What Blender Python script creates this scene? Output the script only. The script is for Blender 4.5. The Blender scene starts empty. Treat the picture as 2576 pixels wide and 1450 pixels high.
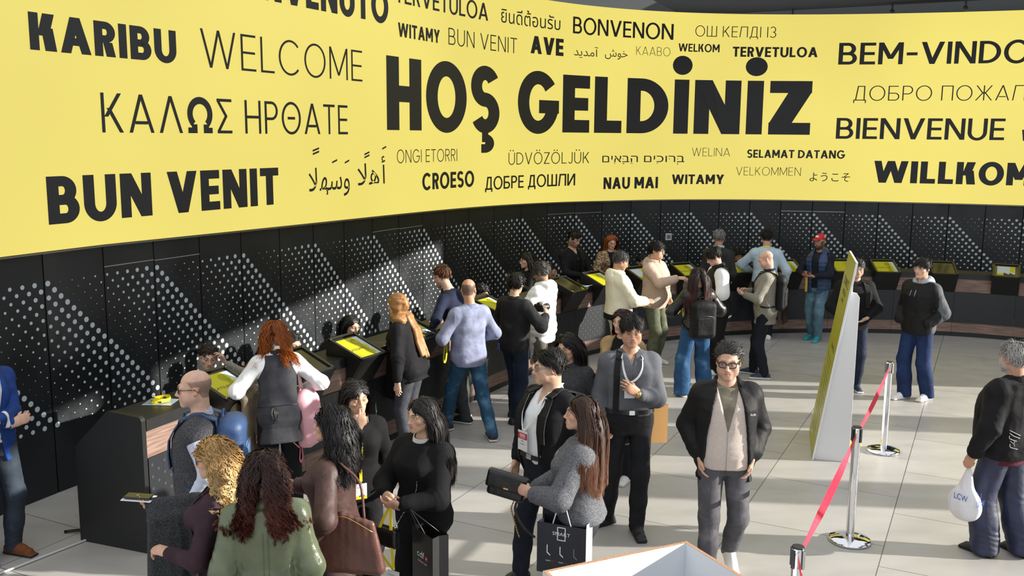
import bpy, math, random, os
import numpy as np
from mathutils import Vector, Matrix
SC = bpy.context.scene
COL = SC.collection
# ---------------------------------------------------------------- camera
CAM_H = 3.3; F_PX = 2400.0; PITCH = math.radians(9.1); ROLL = math.radians(0.5)
cam = bpy.data.cameras.new('camera'); cam.sensor_fit = 'HORIZONTAL'; cam.sensor_width = 36.0
cam.lens = F_PX / 2576 * 36.0; cam.clip_end = 200
camo = bpy.data.objects.new('camera', cam); COL.objects.link(camo)
_f = Vector((0, math.cos(PITCH), -math.sin(PITCH))); _r0 = Vector((1, 0, 0)); _u0 = _r0.cross(_f)
_r = _r0 * math.cos(ROLL) + _u0 * math.sin(ROLL); _u = -_r0 * math.sin(ROLL) + _u0 * math.cos(ROLL)
camo.matrix_world = Matrix(((_r.x, _u.x, -_f.x, 0), (_r.y, _u.y, -_f.y, 0), (_r.z, _u.z, -_f.z, CAM_H), (0, 0, 0, 1)))
SC.camera = camo
# ---------------------------------------------------------------- light
SC.view_settings.view_transform = 'Standard'; SC.view_settings.look = 'None'
SC.view_settings.gamma = 1.0; SC.view_settings.use_curve_mapping = False; SC.view_settings.exposure = 0.0
SC.cycles.max_bounces = 6; SC.cycles.diffuse_bounces = 3; SC.cycles.glossy_bounces = 3
SC.cycles.transmission_bounces = 4; SC.cycles.transparent_max_bounces = 8
SC.cycles.caustics_reflective = False; SC.cycles.caustics_refractive = False
SC.cycles.use_denoising = True; SC.cycles.sample_clamp_indirect = 6.0
world = bpy.data.worlds.new('daylight'); SC.world = world; world.use_nodes = True
_bg = world.node_tree.nodes['Background']; _bg.inputs[0].default_value = (0.93, 0.96, 1.0, 1); _bg.inputs[1].default_value = 1.15
SUN_AZ = math.radians(5.0); SUN_EL = math.radians(17.0)     # rays travel to -x and slightly +y
_sd = Vector((-math.cos(SUN_AZ) * math.cos(SUN_EL), math.sin(SUN_AZ) * math.cos(SUN_EL), -math.sin(SUN_EL)))
sun = bpy.data.lights.new('sun', 'SUN'); sun.energy = 9.8; sun.angle = math.radians(0.55); sun.color = (1.0, 0.95, 0.86)
suno = bpy.data.objects.new('sun', sun); COL.objects.link(suno); suno.location = (25, -2, 12)
suno.rotation_euler = _sd.to_track_quat('-Z', 'Y').to_euler()
# ---------------------------------------------------------------- materials
_MC = {}
def mat(name, col, rough=0.6, metal=0.0, kind=None, sc=1.0, amt=0.3, col2=None, spec=0.5, emit=0.0, alpha=1.0, sheen=0.0, coat=0.0):
    """procedural material; kind picks the surface pattern"""
    if name in _MC: return _MC[name]
    m = bpy.data.materials.new(name); m.use_nodes = True; nt = m.node_tree; N = nt.nodes; L = nt.links
    b = N['Principled BSDF']; c4 = (col[0], col[1], col[2], 1)
    b.inputs['Base Color'].default_value = c4; b.inputs['Roughness'].default_value = rough; b.inputs['Metallic'].default_value = metal
    b.inputs['Specular IOR Level'].default_value = spec
    if sheen: b.inputs['Sheen Weight'].default_value = sheen
    if coat: b.inputs['Coat Weight'].default_value = coat
    if emit:
        b.inputs['Emission Color'].default_value = c4; b.inputs['Emission Strength'].default_value = emit
    if alpha < 1: b.inputs['Alpha'].default_value = alpha
    def nd(t, **kw):
        n = N.new(t)
        for k, v in kw.items():
            if k in n.inputs: n.inputs[k].default_value = v
            else: setattr(n, k, v)
        return n
    tc = nd('ShaderNodeTexCoord'); obj = tc.outputs['Object']
    def noise(scale, detail=3.0, vec=None):
        n = nd('ShaderNodeTexNoise'); n.inputs['Scale'].default_value = scale; n.inputs['Detail'].default_value = detail
        L.new(vec if vec else obj, n.inputs['Vector']); return n.outputs['Fac']
    def mapped(s):
        mp = nd('ShaderNodeMapping'); mp.inputs['Scale'].default_value = s; L.new(obj, mp.inputs['Vector']); return mp.outputs['Vector']
    def ramp(fac, stops):
        r = nd('ShaderNodeValToRGB'); e = r.color_ramp.elements
        while len(e) < len(stops): e.new(0.5)
        for x, (p, c) in zip(e, stops): x.position = p; x.color = (c[0], c[1], c[2], 1)
        L.new(fac, r.inputs['Fac']); return r.outputs['Color']
    def bump(h, strength, dist=0.01):
        bn = nd('ShaderNodeBump'); bn.inputs['Strength'].default_value = strength; bn.inputs['Distance'].default_value = dist
        L.new(h, bn.inputs['Height']); L.new(bn.outputs['Normal'], b.inputs['Normal'])
    def math_(op, a, bb=None, v=None):
        n = nd('ShaderNodeMath'); n.operation = op; L.new(a, n.inputs[0])
        if bb is not None: L.new(bb, n.inputs[1])
        elif v is not None: n.inputs[1].default_value = v
        return n.outputs[0]
    d = lambda k: tuple(min(1.0, x * k) for x in col)
    if kind in ('cloth', 'wool', 'denim', 'check', 'spots') and spec == 0.5 and rough > .6: b.inputs['Specular IOR Level'].default_value = 0.22
    if kind == 'cloth':      # soft folds and a little weave
        L.new(ramp(noise(9 * sc), [(0.3, d(1 - amt)), (0.7, d(1 + amt))]), b.inputs['Base Color'])
        h = math_('ADD', noise(14 * sc, 2.0), math_('MULTIPLY', noise(420 * sc, 1.0), v=0.12)); bump(h, 0.55, 0.012)
    elif kind == 'wool':
        c2 = col2 or d(2.0)
        L.new(ramp(noise(150 * sc, 2.0), [(0.35, d(0.6)), (0.5, col), (0.68, c2)]), b.inputs['Base Color'])
        bump(noise(190 * sc, 2.0), 0.7, 0.004)
    elif kind == 'denim':
        L.new(ramp(noise(5.0 * sc, 4.0), [(0.32, d(0.62)), (0.55, col), (0.75, col2 or d(1.7))]), b.inputs['Base Color'])
        h = math_('ADD', noise(12 * sc, 3.0), math_('MULTIPLY', noise(300 * sc, 1.0), v=0.15)); bump(h, 0.6, 0.012)
    elif kind == 'leather':
        L.new(ramp(noise(6 * sc), [(0.3, d(0.8)), (0.7, d(1.2))]), b.inputs['Base Color'])
        h = math_('ADD', noise(8 * sc, 3.0), math_('MULTIPLY', noise(160 * sc, 2.0), v=0.1)); bump(h, 0.5, 0.02)
    elif kind == 'check':    # small woven check
        v = mapped((900 * sc,) * 3); sx = nd('ShaderNodeSeparateXYZ'); L.new(v, sx.inputs[0])
        a1 = math_('SINE', math_('ADD', sx.outputs[0], sx.outputs[1])); a2 = math_('SINE', sx.outputs[2])
        s = math_('ADD', a1, a2); L.new(ramp(math_('MULTIPLY_ADD', s, v=0.25), [(0.0, d(1.0)), (0.45, col2)]), b.inputs['Base Color'])
        bump(noise(14, 2.0), 0.5, 0.012)
    elif kind == 'spots':    # animal print
        vo = nd('ShaderNodeTexVoronoi'); vo.inputs['Scale'].default_value = 42 * sc; L.new(obj, vo.inputs['Vector'])
        L.new(ramp(vo.outputs['Distance'], [(0.25, col), (0.42, (0.02, 0.015, 0.012)), (0.62, col2)]), b.inputs['Base Color']); bump(noise(14, 2.0), 0.5, 0.012)
    elif kind == 'wood':
        n = noise(3.0, 6.0, mapped((1.2 * sc, 1.2 * sc, 22 * sc)))
        L.new(ramp(n, [(0.28, d(0.55)), (0.48, col), (0.72, col2 or d(1.5))]), b.inputs['Base Color']); bump(n, 0.15, 0.003)
    elif kind == 'metal_black':
        n = noise(2.2 * sc, 5.0); sp = noise(40 * sc, 4.0)
        L.new(ramp(n, [(0.3, d(0.8)), (0.7, d(1.25))]), b.inputs['Base Color'])
        L.new(ramp(math_('ADD', math_('MULTIPLY', n, v=0.7), math_('MULTIPLY', sp, v=0.3)), [(0.35, (rough - 0.08,) * 3), (0.65, (rough + 0.12,) * 3)]), b.inputs['Roughness'])
    elif kind == 'chip':     # raw chipboard edge
        L.new(ramp(noise(130 * sc, 3.0), [(0.3, d(0.55)), (0.5, col), (0.7, d(1.5))]), b.inputs['Base Color']); bump(noise(160, 2.0), 0.6, 0.004)
    elif kind == 'skin':
        at = nd('ShaderNodeAttribute'); at.attribute_name = 'Col'
        mx = nd('ShaderNodeMix'); mx.data_type = 'RGBA'; mx.blend_type = 'MULTIPLY'; mx.inputs[0].default_value = 1.0
        L.new(at.outputs['Color'], mx.inputs[6]); L.new(ramp(noise(30, 3.0), [(0.3, (0.9, 0.88, 0.88)), (0.7, (1.08, 1.05, 1.03))]), mx.inputs[7])
        L.new(mx.outputs[2], b.inputs['Base Color'])
        b.inputs['Subsurface Weight'].default_value = 0.12; b.inputs['Subsurface Radius'].default_value = (0.012, 0.005, 0.003)
        bump(noise(260, 2.0), 0.12, 0.002)
    elif kind == 'hair':
        at = nd('ShaderNodeAttribute'); at.attribute_name = 'Col'
        L.new(at.outputs['Color'], b.inputs['Base Color'])
    elif kind == 'floor':    # large grey stone tiles laid at an angle, thin joints
        mp = nd('ShaderNodeMapping'); mp.inputs['Rotation'].default_value = (0, 0, math.radians(-63.3)); mp.inputs['Location'].default_value = sc
        L.new(obj, mp.inputs['Vector'])
        br = nd('ShaderNodeTexBrick'); br.offset = 0.35; br.inputs['Scale'].default_value = 1.0
        br.inputs['Brick Width'].default_value = 1.2; br.inputs['Row Height'].default_value = 1.2
        br.inputs['Mortar Size'].default_value = 0.0035; br.inputs['Mortar Smooth'].default_value = 0.0; br.inputs['Bias'].default_value = -0.2
        br.inputs['Color1'].default_value = (0.93, 0.93, 0.93, 1); br.inputs['Color2'].default_value = (1.04, 1.04, 1.04, 1); br.inputs['Mortar'].default_value = (0.22, 0.21, 0.20, 1)
        L.new(mp.outputs['Vector'], br.inputs['Vector'])
        mp2 = nd('ShaderNodeMapping'); mp2.inputs['Rotation'].default_value = (0, 0, math.radians(-10)); mp2.inputs['Scale'].default_value = (1.0, 2.6, 1)
        L.new(obj, mp2.inputs['Vector'])
        c = ramp(noise(1.5, 6.0, mp2.outputs['Vector']), [(0.3, d(0.90)), (0.5, col), (0.7, d(1.08))])
        mx = nd('ShaderNodeMix'); mx.data_type = 'RGBA'; mx.blend_type = 'MULTIPLY'; mx.inputs[0].default_value = 1.0
        L.new(c, mx.inputs[6]); L.new(br.outputs['Color'], mx.inputs[7]); L.new(mx.outputs[2], b.inputs['Base Color'])
        L.new(ramp(noise(5, 5.0), [(0.3, (rough - 0.06,) * 3), (0.7, (rough + 0.1,) * 3)]), b.inputs['Roughness'])
    elif kind == 'led':      # fine pixel grid of a video wall
        n = noise(0.25, 2.0); L.new(ramp(n, [(0.35, d(0.94)), (0.65, d(1.04))]), b.inputs['Emission Color'])
        b.inputs['Base Color'].default_value = (0.03, 0.03, 0.02, 1); b.inputs['Emission Strength'].default_value = emit
    elif kind == 'lens':
        tr = nd('ShaderNodeBsdfTransparent'); gl = nd('ShaderNodeBsdfGlossy'); gl.inputs['Roughness'].default_value = 0.03
        tr.inputs['Color'].default_value = c4
        ms = nd('ShaderNodeMixShader'); ms.inputs[0].default_value = amt; L.new(tr.outputs[0], ms.inputs[1]); L.new(gl.outputs[0], ms.inputs[2])
        L.new(ms.outputs[0], N['Material Output'].inputs['Surface'])
    elif kind == 'mesh':     # expanded-metal ceiling
        v = mapped((26 * sc,) * 3); ck = nd('ShaderNodeTexChecker'); ck.inputs['Scale'].default_value = 1.0
        ck.inputs['Color1'].default_value = (*d(0.3), 1); ck.inputs['Color2'].default_value = (*d(1.4), 1); L.new(v, ck.inputs['Vector']); L.new(ck.outputs['Color'], b.inputs['Base Color'])
    _MC[name] = m
    return m
def lin(r, g, b_):
    f = lambda c: (c / 255 / 12.92) if c / 255 <= 0.04045 else ((c / 255 + 0.055) / 1.055) ** 2.4
    return (f(r), f(g), f(b_))
# ---------------------------------------------------------------- mesh helpers
def link(name, me, parent=None):
    o = bpy.data.objects.new(name, me); COL.objects.link(o)
    if parent is not None: o.parent = parent
    return o
def tag(o, label=None, cat=None, group=None, kind=None):
    if label: o['label'] = label
    if cat: o['category'] = cat
    if group: o['group'] = group
    if kind: o['kind'] = kind
    return o
def empty(name, loc=(0, 0, 0), rz=0.0, label=None, cat=None, group=None, kind=None):
    o = bpy.data.objects.new(name, None); COL.objects.link(o); o.location = loc; o.rotation_euler = (0, 0, rz); o.empty_display_size = 0.2
    return tag(o, label, cat, group, kind)
def arr_mesh(name, V, Q, mats, mi=None, col=None, smooth=True):
    """mesh from numpy vertices and quads (or tris)"""
    me = bpy.data.meshes.new(name); n = len(V); Q = np.asarray(Q, np.int32); k = Q.shape[1]
    me.vertices.add(n); me.vertices.foreach_set('co', np.asarray(V, np.float32).ravel())
    me.loops.add(Q.size); me.loops.foreach_set('vertex_index', Q.ravel())
    me.polygons.add(len(Q)); me.polygons.foreach_set('loop_start', np.arange(0, Q.size, k, dtype=np.int32))
    if mi is not None: me.polygons.foreach_set('material_index', np.asarray(mi, np.int32))
    me.polygons.foreach_set('use_smooth', np.full(len(Q), smooth))
    for m in mats: me.materials.append(m)
    me.update(calc_edges=True)
    if col is not None:
        a = me.color_attributes.new('Col', 'FLOAT_COLOR', 'POINT'); a.data.foreach_set('color', np.c_[col, np.ones(n)].astype(np.float32).ravel())
    return me
class G:
    """collects polygons; build() links them as one mesh object"""
    def __init__(s): s.v = []; s.f = []; s.mi = []; s.sm = []
    def add(s, V, F, mi=0, smooth=False):
        o = len(s.v); s.v.extend([tuple(map(float, p)) for p in V])
        for f in F: s.f.append(tuple(i + o for i in f)); s.mi.append(mi); s.sm.append(smooth)
        return s
    def box(s, c, h, R=None, mi=0):
        c = np.array(c, float); P = np.array([(x, y, z) for x in (-1, 1) for y in (-1, 1) for z in (-1, 1)], float) * np.array(h)
        if R is not None: P = P @ np.array(R, float).T
        return s.add(P + c, [(0, 1, 3, 2), (4, 6, 7, 5), (0, 4, 5, 1), (2, 3, 7, 6), (0, 2, 6, 4), (1, 5, 7, 3)], mi)
    def prism(s, poly, a, bvec, mi=0):
        """poly: 3-D points of one face; bvec: extrusion"""
        n = len(poly); P = np.array(poly, float) + np.array(a, float); V = list(P) + list(P + np.array(bvec, float))
        F = [tuple(range(n))[::-1], tuple(range(n, 2 * n))] + [(i, (i + 1) % n, n + (i + 1) % n, n + i) for i in range(n)]
        return s.add(V, F, mi)
    def lathe(s, prof, c=(0, 0, 0), n=24, mi=0, smooth=True, R=None):
        V = []; F = []
        for r, z in prof:
            for i in range(n): a = 2 * math.pi * i / n; V.append((r * math.cos(a), r * math.sin(a), z))
        for j in range(len(prof) - 1):
            for i in range(n): F.append((j * n + i, j * n + (i + 1) % n, (j + 1) * n + (i + 1) % n, (j + 1) * n + i))
        V = np.array(V)
        if R is not None: V = V @ np.array(R, float).T
        return s.add(V + np.array(c, float), F, mi, smooth)
    def tube(s, P, r, n=8, mi=0, closed=False, flat=None, caps=True):
        """tube along points; r scalar or list; flat=(vector, ratio) squashes it"""
        P = np.array(P, float); m = len(P); r = np.broadcast_to(np.asarray(r, float), (m,))
        T = np.gradient(P, axis=0) if not closed else np.roll(P, -1, 0) - np.roll(P, 1, 0)
        T /= np.linalg.norm(T, axis=1)[:, None] + 1e-9
        ref = np.array((0.0, 0, 1)) if abs(T[0][2]) < 0.9 else np.array((1.0, 0, 0))
        u = np.cross(T[0], ref); u /= np.linalg.norm(u); V = []
        for i in range(m):
            u = u - T[i] * (u @ T[i]); u /= np.linalg.norm(u) + 1e-9; w = np.cross(T[i], u)
            for k in range(n):
                a = 2 * math.pi * k / n; q = (u * math.cos(a) + w * math.sin(a)) * r[i]
                if flat is not None: fv = np.array(flat[0], float); fv = fv / np.linalg.norm(fv); q = q - fv * (q @ fv) * (1 - flat[1])
                V.append(P[i] + q)
        F = []
        for i in range(m if closed else m - 1):
            for k in range(n): j = (i + 1) % m; F.append((i * n + k, i * n + (k + 1) % n, j * n + (k + 1) % n, j * n + k))
        if caps and not closed: F += [tuple(range(n))[::-1], tuple(range((m - 1) * n, m * n))]
        return s.add(V, F, mi, True)
    def ribbon(s, P, Nn, w, t=0.003, mi=0):
        """flat strap along points with surface normals"""
        P = np.array(P, float); Nn = np.array(Nn, float); Nn = np.broadcast_to(Nn, P.shape); m = len(P); T = np.gradient(P, axis=0); S = np.cross(T, Nn)
        S /= np.linalg.norm(S, axis=1)[:, None] + 1e-9; w = np.broadcast_to(np.asarray(w, float), (m,))[:, None] / 2
        nn = Nn / (np.linalg.norm(Nn, axis=1)[:, None] + 1e-9)
        V = np.stack([P - S * w, P + S * w, P + S * w + nn * t, P - S * w + nn * t], 1).reshape(-1, 3); F = []
        for i in range(m - 1):
            for k in range(4): F.append((i * 4 + k, i * 4 + (k + 1) % 4, i * 4 + 4 + (k + 1) % 4, i * 4 + 4 + k))
        F += [(3, 2, 1, 0), tuple(range(m * 4 - 4, m * 4))]
        return s.add(V, F, mi, False)
    def ball(s, c, r, mi=0, n=14, R=None):
        r = np.broadcast_to(np.asarray(r, float), (3,)); V = []; F = []; h = n // 2
        for j in range(h + 1):
            for i in range(n): t = math.pi * j / h; a = 2 * math.pi * i / n; V.append((math.sin(t) * math.cos(a), math.sin(t) * math.sin(a), math.cos(t)))
        V = np.array(V) * r
        if R is not None: V = V @ np.array(R, float).T
        for j in range(h):
            for i in range(n): F.append((j * n + i, (j + 1) * n + i, (j + 1) * n + (i + 1) % n, j * n + (i + 1) % n))
        return s.add(V + np.array(c, float), F, mi, True)
    def build(s, name, mats, parent=None, bevel=0.0):
        me = bpy.data.meshes.new(name); me.from_pydata(s.v, [], s.f)
        for m in (mats if isinstance(mats, (list, tuple)) else [mats]): me.materials.append(m)
        me.polygons.foreach_set('material_index', s.mi); me.polygons.foreach_set('use_smooth', s.sm); me.update()
        o = link(name, me, parent)
        if bevel:
            bv = o.modifiers.new('bevel', 'BEVEL'); bv.width = bevel; bv.segments = 2; bv.limit_method = 'ANGLE'
        return o
def text_geo(g, body, o, U, Vv, height, width=None, mi=0, off=0.0, center=True, font_off=0.0):
    """flat lettering as polygons: o origin, U right, Vv up"""
    c = bpy.data.curves.new('lettering', 'FONT'); c.body = body; c.size = 1.0; c.offset = font_off; c.resolution_u = 3
    t = bpy.data.objects.new('lettering', c); COL.objects.link(t); dg = bpy.context.evaluated_depsgraph_get()
    me = t.evaluated_get(dg).to_mesh(); V = np.array([v.co[:] for v in me.vertices]) if len(me.vertices) else np.zeros((0, 3)); F = [tuple(p.vertices) for p in me.polygons]
    t.evaluated_get(dg).to_mesh_clear(); bpy.data.objects.remove(t); bpy.data.curves.remove(c)
    if not len(V): return g
    V = V - np.array((V[:, 0].min(), 0, 0)); k = height / 0.72; kx = k if width is None else width / V[:, 0].max()
    U = np.array(U, float); Vv = np.array(Vv, float); Nn = np.cross(U, Vv); o = np.array(o, float)
    x0 = -V[:, 0].max() * kx / 2 if center else 0.0
    P = o + (V[:, 0:1] * kx + x0) * U + V[:, 1:2] * k * Vv + Nn * off
    g.add(P, F, mi); return g
WCX = [2.261529279e-08, -1.127223083e-06, 1.67233645e-06, 0.0007012270731, -0.01234523444, 0.08332628588, 0.1952653548, -5.039558711]
WCY = [-9.313974936e-08, 7.307390315e-06, -0.000211220472, 0.002705925948, -0.0154643334, 0.02898898547, 0.9303734285, 6.000381257]
CCX = [2.72377507e-06, -0.0001529363897, 0.002963049407, -0.02273587252, 0.07243722831, 0.3973193516, -2.856768324]
CCY = [-5.325057257e-06, 0.0002799685867, -0.005495031599, 0.04610601957, -0.1629116698, 1.062679414, 7.151491087]
BND = [1.3, 1.93, 2.553, 3.207, 3.825, 4.455, 5.097, 5.763, 6.411, 7.06, 7.708, 8.356, 8.974, 9.58, 10.234, 10.919, 11.657, 12.347, 13.055, 13.727, 14.399, 15.066, 15.672, 16.272, 16.866, 17.448, 18.024, 18.601, 19.177, 19.771, 20.383, 21.019, 21.673, 22.3, 22.93, 23.56]
pv = np.polyval
def wall_pt(s, off=0.0):
    """point of the curved back wall at arc position s, moved off metres towards the hall"""
    p = np.array((pv(WCX, s), pv(WCY, s))); d = np.array((pv(np.polyder(WCX), s), pv(np.polyder(WCY), s))); d /= np.linalg.norm(d)
    return p + np.array((d[1], -d[0])) * off, d
def ctr_pt(s, off=0.0):
    """point of the counter front; off > 0 towards the hall"""
    p = np.array((pv(CCX, s), pv(CCY, s))); d = np.array((pv(np.polyder(CCX), s), pv(np.polyder(CCY), s))); d /= np.linalg.norm(d)
    return p + np.array((d[1], -d[0])) * off, d
def zbot(s): return float(np.interp(s, [0, 3.2, 13.8, 25], [2.24, 2.24, 2.11, 2.11]))
def sweep(g, fn, s0, s1, offs, zs, n, mi=0):
    """closed box-like strip along a curve; offs/zs give the section polygon"""
    S = np.linspace(s0, s1, n + 1); V = []; F = []; m = len(offs)
    for s in S:
        for o, z in zip(offs, zs): p, _ = fn(s, o); V.append((p[0], p[1], z(s) if callable(z) else z))
    for i in range(n):
        for k in range(m): F.append((i * m + k, i * m + (k + 1) % m, (i + 1) * m + (k + 1) % m, (i + 1) * m + k))
    F += [tuple(range(m))[::-1], tuple(range(n * m, n * m + m))]
    return g.add(V, F, mi)
# ---------------------------------------------------------------- floor, ceiling, facade
M_floor = mat('stone_tiles', (0.42, 0.405, 0.38), 0.33, kind='floor', sc=(0.42, 0.62, 0), spec=0.45)
g = G(); g.add([(-16, -10, 0), (16, -10, 0), (16, 24, 0), (-16, 24, 0)], [(0, 1, 2, 3)]); tag(g.build('floor', M_floor), kind='structure')
M_black = mat('black_steel', (0.0075, 0.010, 0.0125), 0.42, kind='metal_black', spec=0.5)
M_blackp = mat('black_paint', (0.008, 0.0085, 0.009), 0.42)
M_dark = mat('dark_void', (0.004, 0.004, 0.005), 0.9)
M_grey = mat('grey_steel', (0.13, 0.14, 0.14), 0.5)
M_holes = mat('backing_sheet', (0.50, 0.57, 0.62), 0.55)
M_ceil = mat('ceiling_mesh', (0.016, 0.018, 0.017), 0.8, kind='mesh')
g = G(); zc = 5.9   # dark expanded-metal soffit above the screen, grey bulkhead behind it
g.prism([(2.65, 19.0, zc), (2.2, 16.2, zc), (16, 13, zc), (16, 14.8, zc), (8.9, 18.65, zc), (4.77, 20.9, zc), (3.4, 20.8, zc)], (0, 0, 0), (0, 0, 0.08)); g.prism([(-6, 17.6, zc), (-6, 15.0, zc), (2.2, 16.2, zc), (2.6, 19.05, zc)], (0, 0, 0), (0, 0, 0.08)); tag(g.build('ceiling', M_ceil), kind='structure')
M_bulk = mat('bulkhead_grey', (0.06, 0.066, 0.068), 0.6)
g = G(); g.prism([(-7, 19.6, 5.0), (3.4, 21.6, 5.0), (3.4, 21.6, 7.0), (-7, 19.6, 7.0)], (0, 0, 0), (0, .06, 0)); g.prism([(3.4, 21.6, 5.0), (5.2, 21.6, 5.0), (17, 15.1, 5.0), (17, 15.1, 7.0), (5.2, 21.6, 7.0), (3.4, 21.6, 7.0)], (0, 0, 0), (0, .06, 0)); tag(g.build('wall_rear', M_bulk), kind='structure')
for i, (x, y, z) in enumerate([(7.35, 19.2, 5.74), (8.5, 18.6, 5.74), (9.5, 18.1, 5.74), (5.7, 20.2, 5.74)]):
    g = G(); g.tube([(x, y, z), (x, y, z + 0.2)], 0.022); g.ball((x, y, z), 0.05); tag(g.build('trim_%d' % (i + 1), M_grey), kind='structure')
g = G(); g.prism([(7.4, 19.3, 5.60), (8.55, 18.7, 5.60), (8.55, 18.7, 5.70), (7.4, 19.3, 5.70)], (0, 0, 0), (.03, .05, 0)); tag(g.build('trim_5', M_dark), kind='structure')
# glazed facade on the right: its uprights throw the bands of shade on the floor
FACADE_BARS = [(9.79, 10.43), (7.41, 8.07), (6.54, 6.61), (4.9, 5.0), (3.3, 3.5), (1.6, 1.7)]
g = G(); FX = 12.6
def upright(y0, y1, z1=6.2): g.box((FX, (y0 + y1) / 2, z1 / 2), (0.06, (y1 - y0) / 2, z1 / 2))
for y0, y1 in FACADE_BARS: upright(y0, y1, 4.3 if y0 > 9 else 6.2)
g.box((FX, 3, 8.4), (0.06, 13, 2.5)); g.box((FX, 14.47, 1.85), (0.06, 2.54, 1.85)); g.box((FX, 15.2, 4.9), (0.06, 1.8, 1.3)); g.box((FX, -4.5, 3.1), (0.06, 4.0, 3.1))
tag(g.build('wall_right', mat('facade_frame', (0.10, 0.10, 0.10), 0.5)), kind='structure')
# ---------------------------------------------------------------- perforated back wall
wb = empty('wall_back', (0, 0, 0), kind='structure')
g = G(); sweep(g, wall_pt, 0.0, 24.6, (-0.30, -0.06, -0.06, -0.30), (0, 0, 5.5, 5.5), 60); g.build('wall_core', M_dark, wb)
DOORS = {3, 4, 10, 11, 17, 18, 25, 26}
for i in range(len(BND) - 1):
    a, b_ = BND[i] + 0.006, BND[i + 1] - 0.006; g = G()
    sweep(g, wall_pt, a, b_, (-0.06, 0.0, 0.0, -0.06), (0.004, 0.004, lambda s: zbot(s) - 0.01, lambda s: zbot(s) - 0.01), 1, 0)
    P0, _ = wall_pt(a); P1, _ = wall_pt(b_); t = np.array((*(P1 - P0), 0)); W = np.linalg.norm(t); t /= W; nrm = np.array((t[1], -t[0], 0)); P0 = np.array((*P0, 0))
    first = (i % 2 == 0)
    for row in range(21):
        for k in range(5):
            hc = 2 * k + (row % 2)                      # half-column index inside the panel
            u = (hc + 0.5) / 10.0 * W
            d = (row - hc - (0 if first else 10)) % 20  # rows below the big diagonal
            r = 0.0262 * (1 - d / 20.5) ** 1.05
            if r < 0.0030: r = 0.0030
            z = 1.835 - row * 0.0655 + (zbot(a) - 2.11) * 0.9
            c = P0 + t * u + np.array((0, 0, z)) + nrm * 0.0012
            nn = 14 if r > 0.012 else 8
            ring = [c + t * r * math.cos(q) + np.array((0, 0, r * math.sin(q))) for q in np.linspace(0, 2 * math.pi, nn, endpoint=False)]
            g.add(ring, [tuple(range(nn))], 1)
            if r > 0.008:                               # dark offset disc: painted shade along the edge of the punched hole
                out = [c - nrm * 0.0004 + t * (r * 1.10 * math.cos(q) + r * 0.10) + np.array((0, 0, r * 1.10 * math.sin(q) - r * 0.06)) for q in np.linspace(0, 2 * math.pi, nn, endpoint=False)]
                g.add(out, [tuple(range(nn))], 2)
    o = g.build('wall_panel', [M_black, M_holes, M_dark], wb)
    if i in DOORS:
        g = G(); zs = zbot(a) - 0.215
        sweep(g, wall_pt, a, b_, (0.0, 0.006, 0.006, 0.0), (zs, zs, zs + 0.008, zs + 0.008), 1); g.build('door_head_seam', mat('bare_edge', (0.45, 0.47, 0.48), 0.3, 0.6), wb)
    if i in (4, 18):
        p, _ = wall_pt(BND[i + 1] - 0.1 if i == 4 else BND[i + 1] - 0.06, 0.03); g = G(); g.ball((p[0], p[1], 0.98), (0.032, 0.032, 0.032)); g.build('door_knob', M_blackp, wb)
p, d = wall_pt(15.245, 0.012); t = np.array((d[0], d[1], 0)); nn = np.array((d[1], -d[0], 0)); R = np.array((t, nn, (0, 0, 1))).T
th = empty('thermostat', (p[0], p[1], 1.40), 0, 'small white thermostat fixed on the black perforated wall', 'thermostat')
g = G(); g.box((0, 0, 0), (0.062, 0.012, 0.065), R); g.build('casing', mat('white_plastic', (0.62, 0.66, 0.68), 0.4), th, 0.004)
g = G(); g.box(nn * 0.0125, (0.042, 0.002, 0.040), R); g.build('display', mat('grey_lcd', (0.16, 0.19, 0.20), 0.3), th)
# ---------------------------------------------------------------- curved LED wall with its greetings
led = empty('led_video_wall', (wall_pt(13)[0][0], wall_pt(13)[0][1], 2.2), 0, 'huge curved yellow screen covered with greetings in many languages above the black wall', 'screen')
LO = np.array(led.location)
M_led = mat('led_yellow', (0.87, 0.735, 0.165), 0.6, kind='led', emit=1.0)
g = G(); S = np.linspace(0.2, 24.4, 122); V = []; F = []
for s in S:
    for off, z in ((0.05, 5.575), (0.05, zbot(s) + 0.008), (-0.05, zbot(s) + 0.008), (-0.05, 5.575)): q, _ = wall_pt(s, off); V.append(np.array((q[0], q[1], z)) - LO)
for i in range(len(S) - 1):
    for k in range(4): F.append((i * 4 + k, i * 4 + (k + 1) % 4, i * 4 + 4 + (k + 1) % 4, i * 4 + 4 + k))
g.add(V, F[0::4], 0); g.add(V, [f for i, f in enumerate(F) if i % 4], 1); g.build('display_panel', [M_led, M_blackp], led)
g = G(); sweep(g, wall_pt, 0.2, 24.4, (0.02, 0.055, 0.055, 0.02), (lambda s: zbot(s) - 0.012, lambda s: zbot(s) - 0.012, lambda s: zbot(s) + 0.004, lambda s: zbot(s) + 0.004), 80)
g.v = [tuple(np.array(v) - LO) for v in g.v]; g.build('bottom_trim', mat('trim_bronze', (0.22, 0.20, 0.17), 0.35, 0.7), led)
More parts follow.
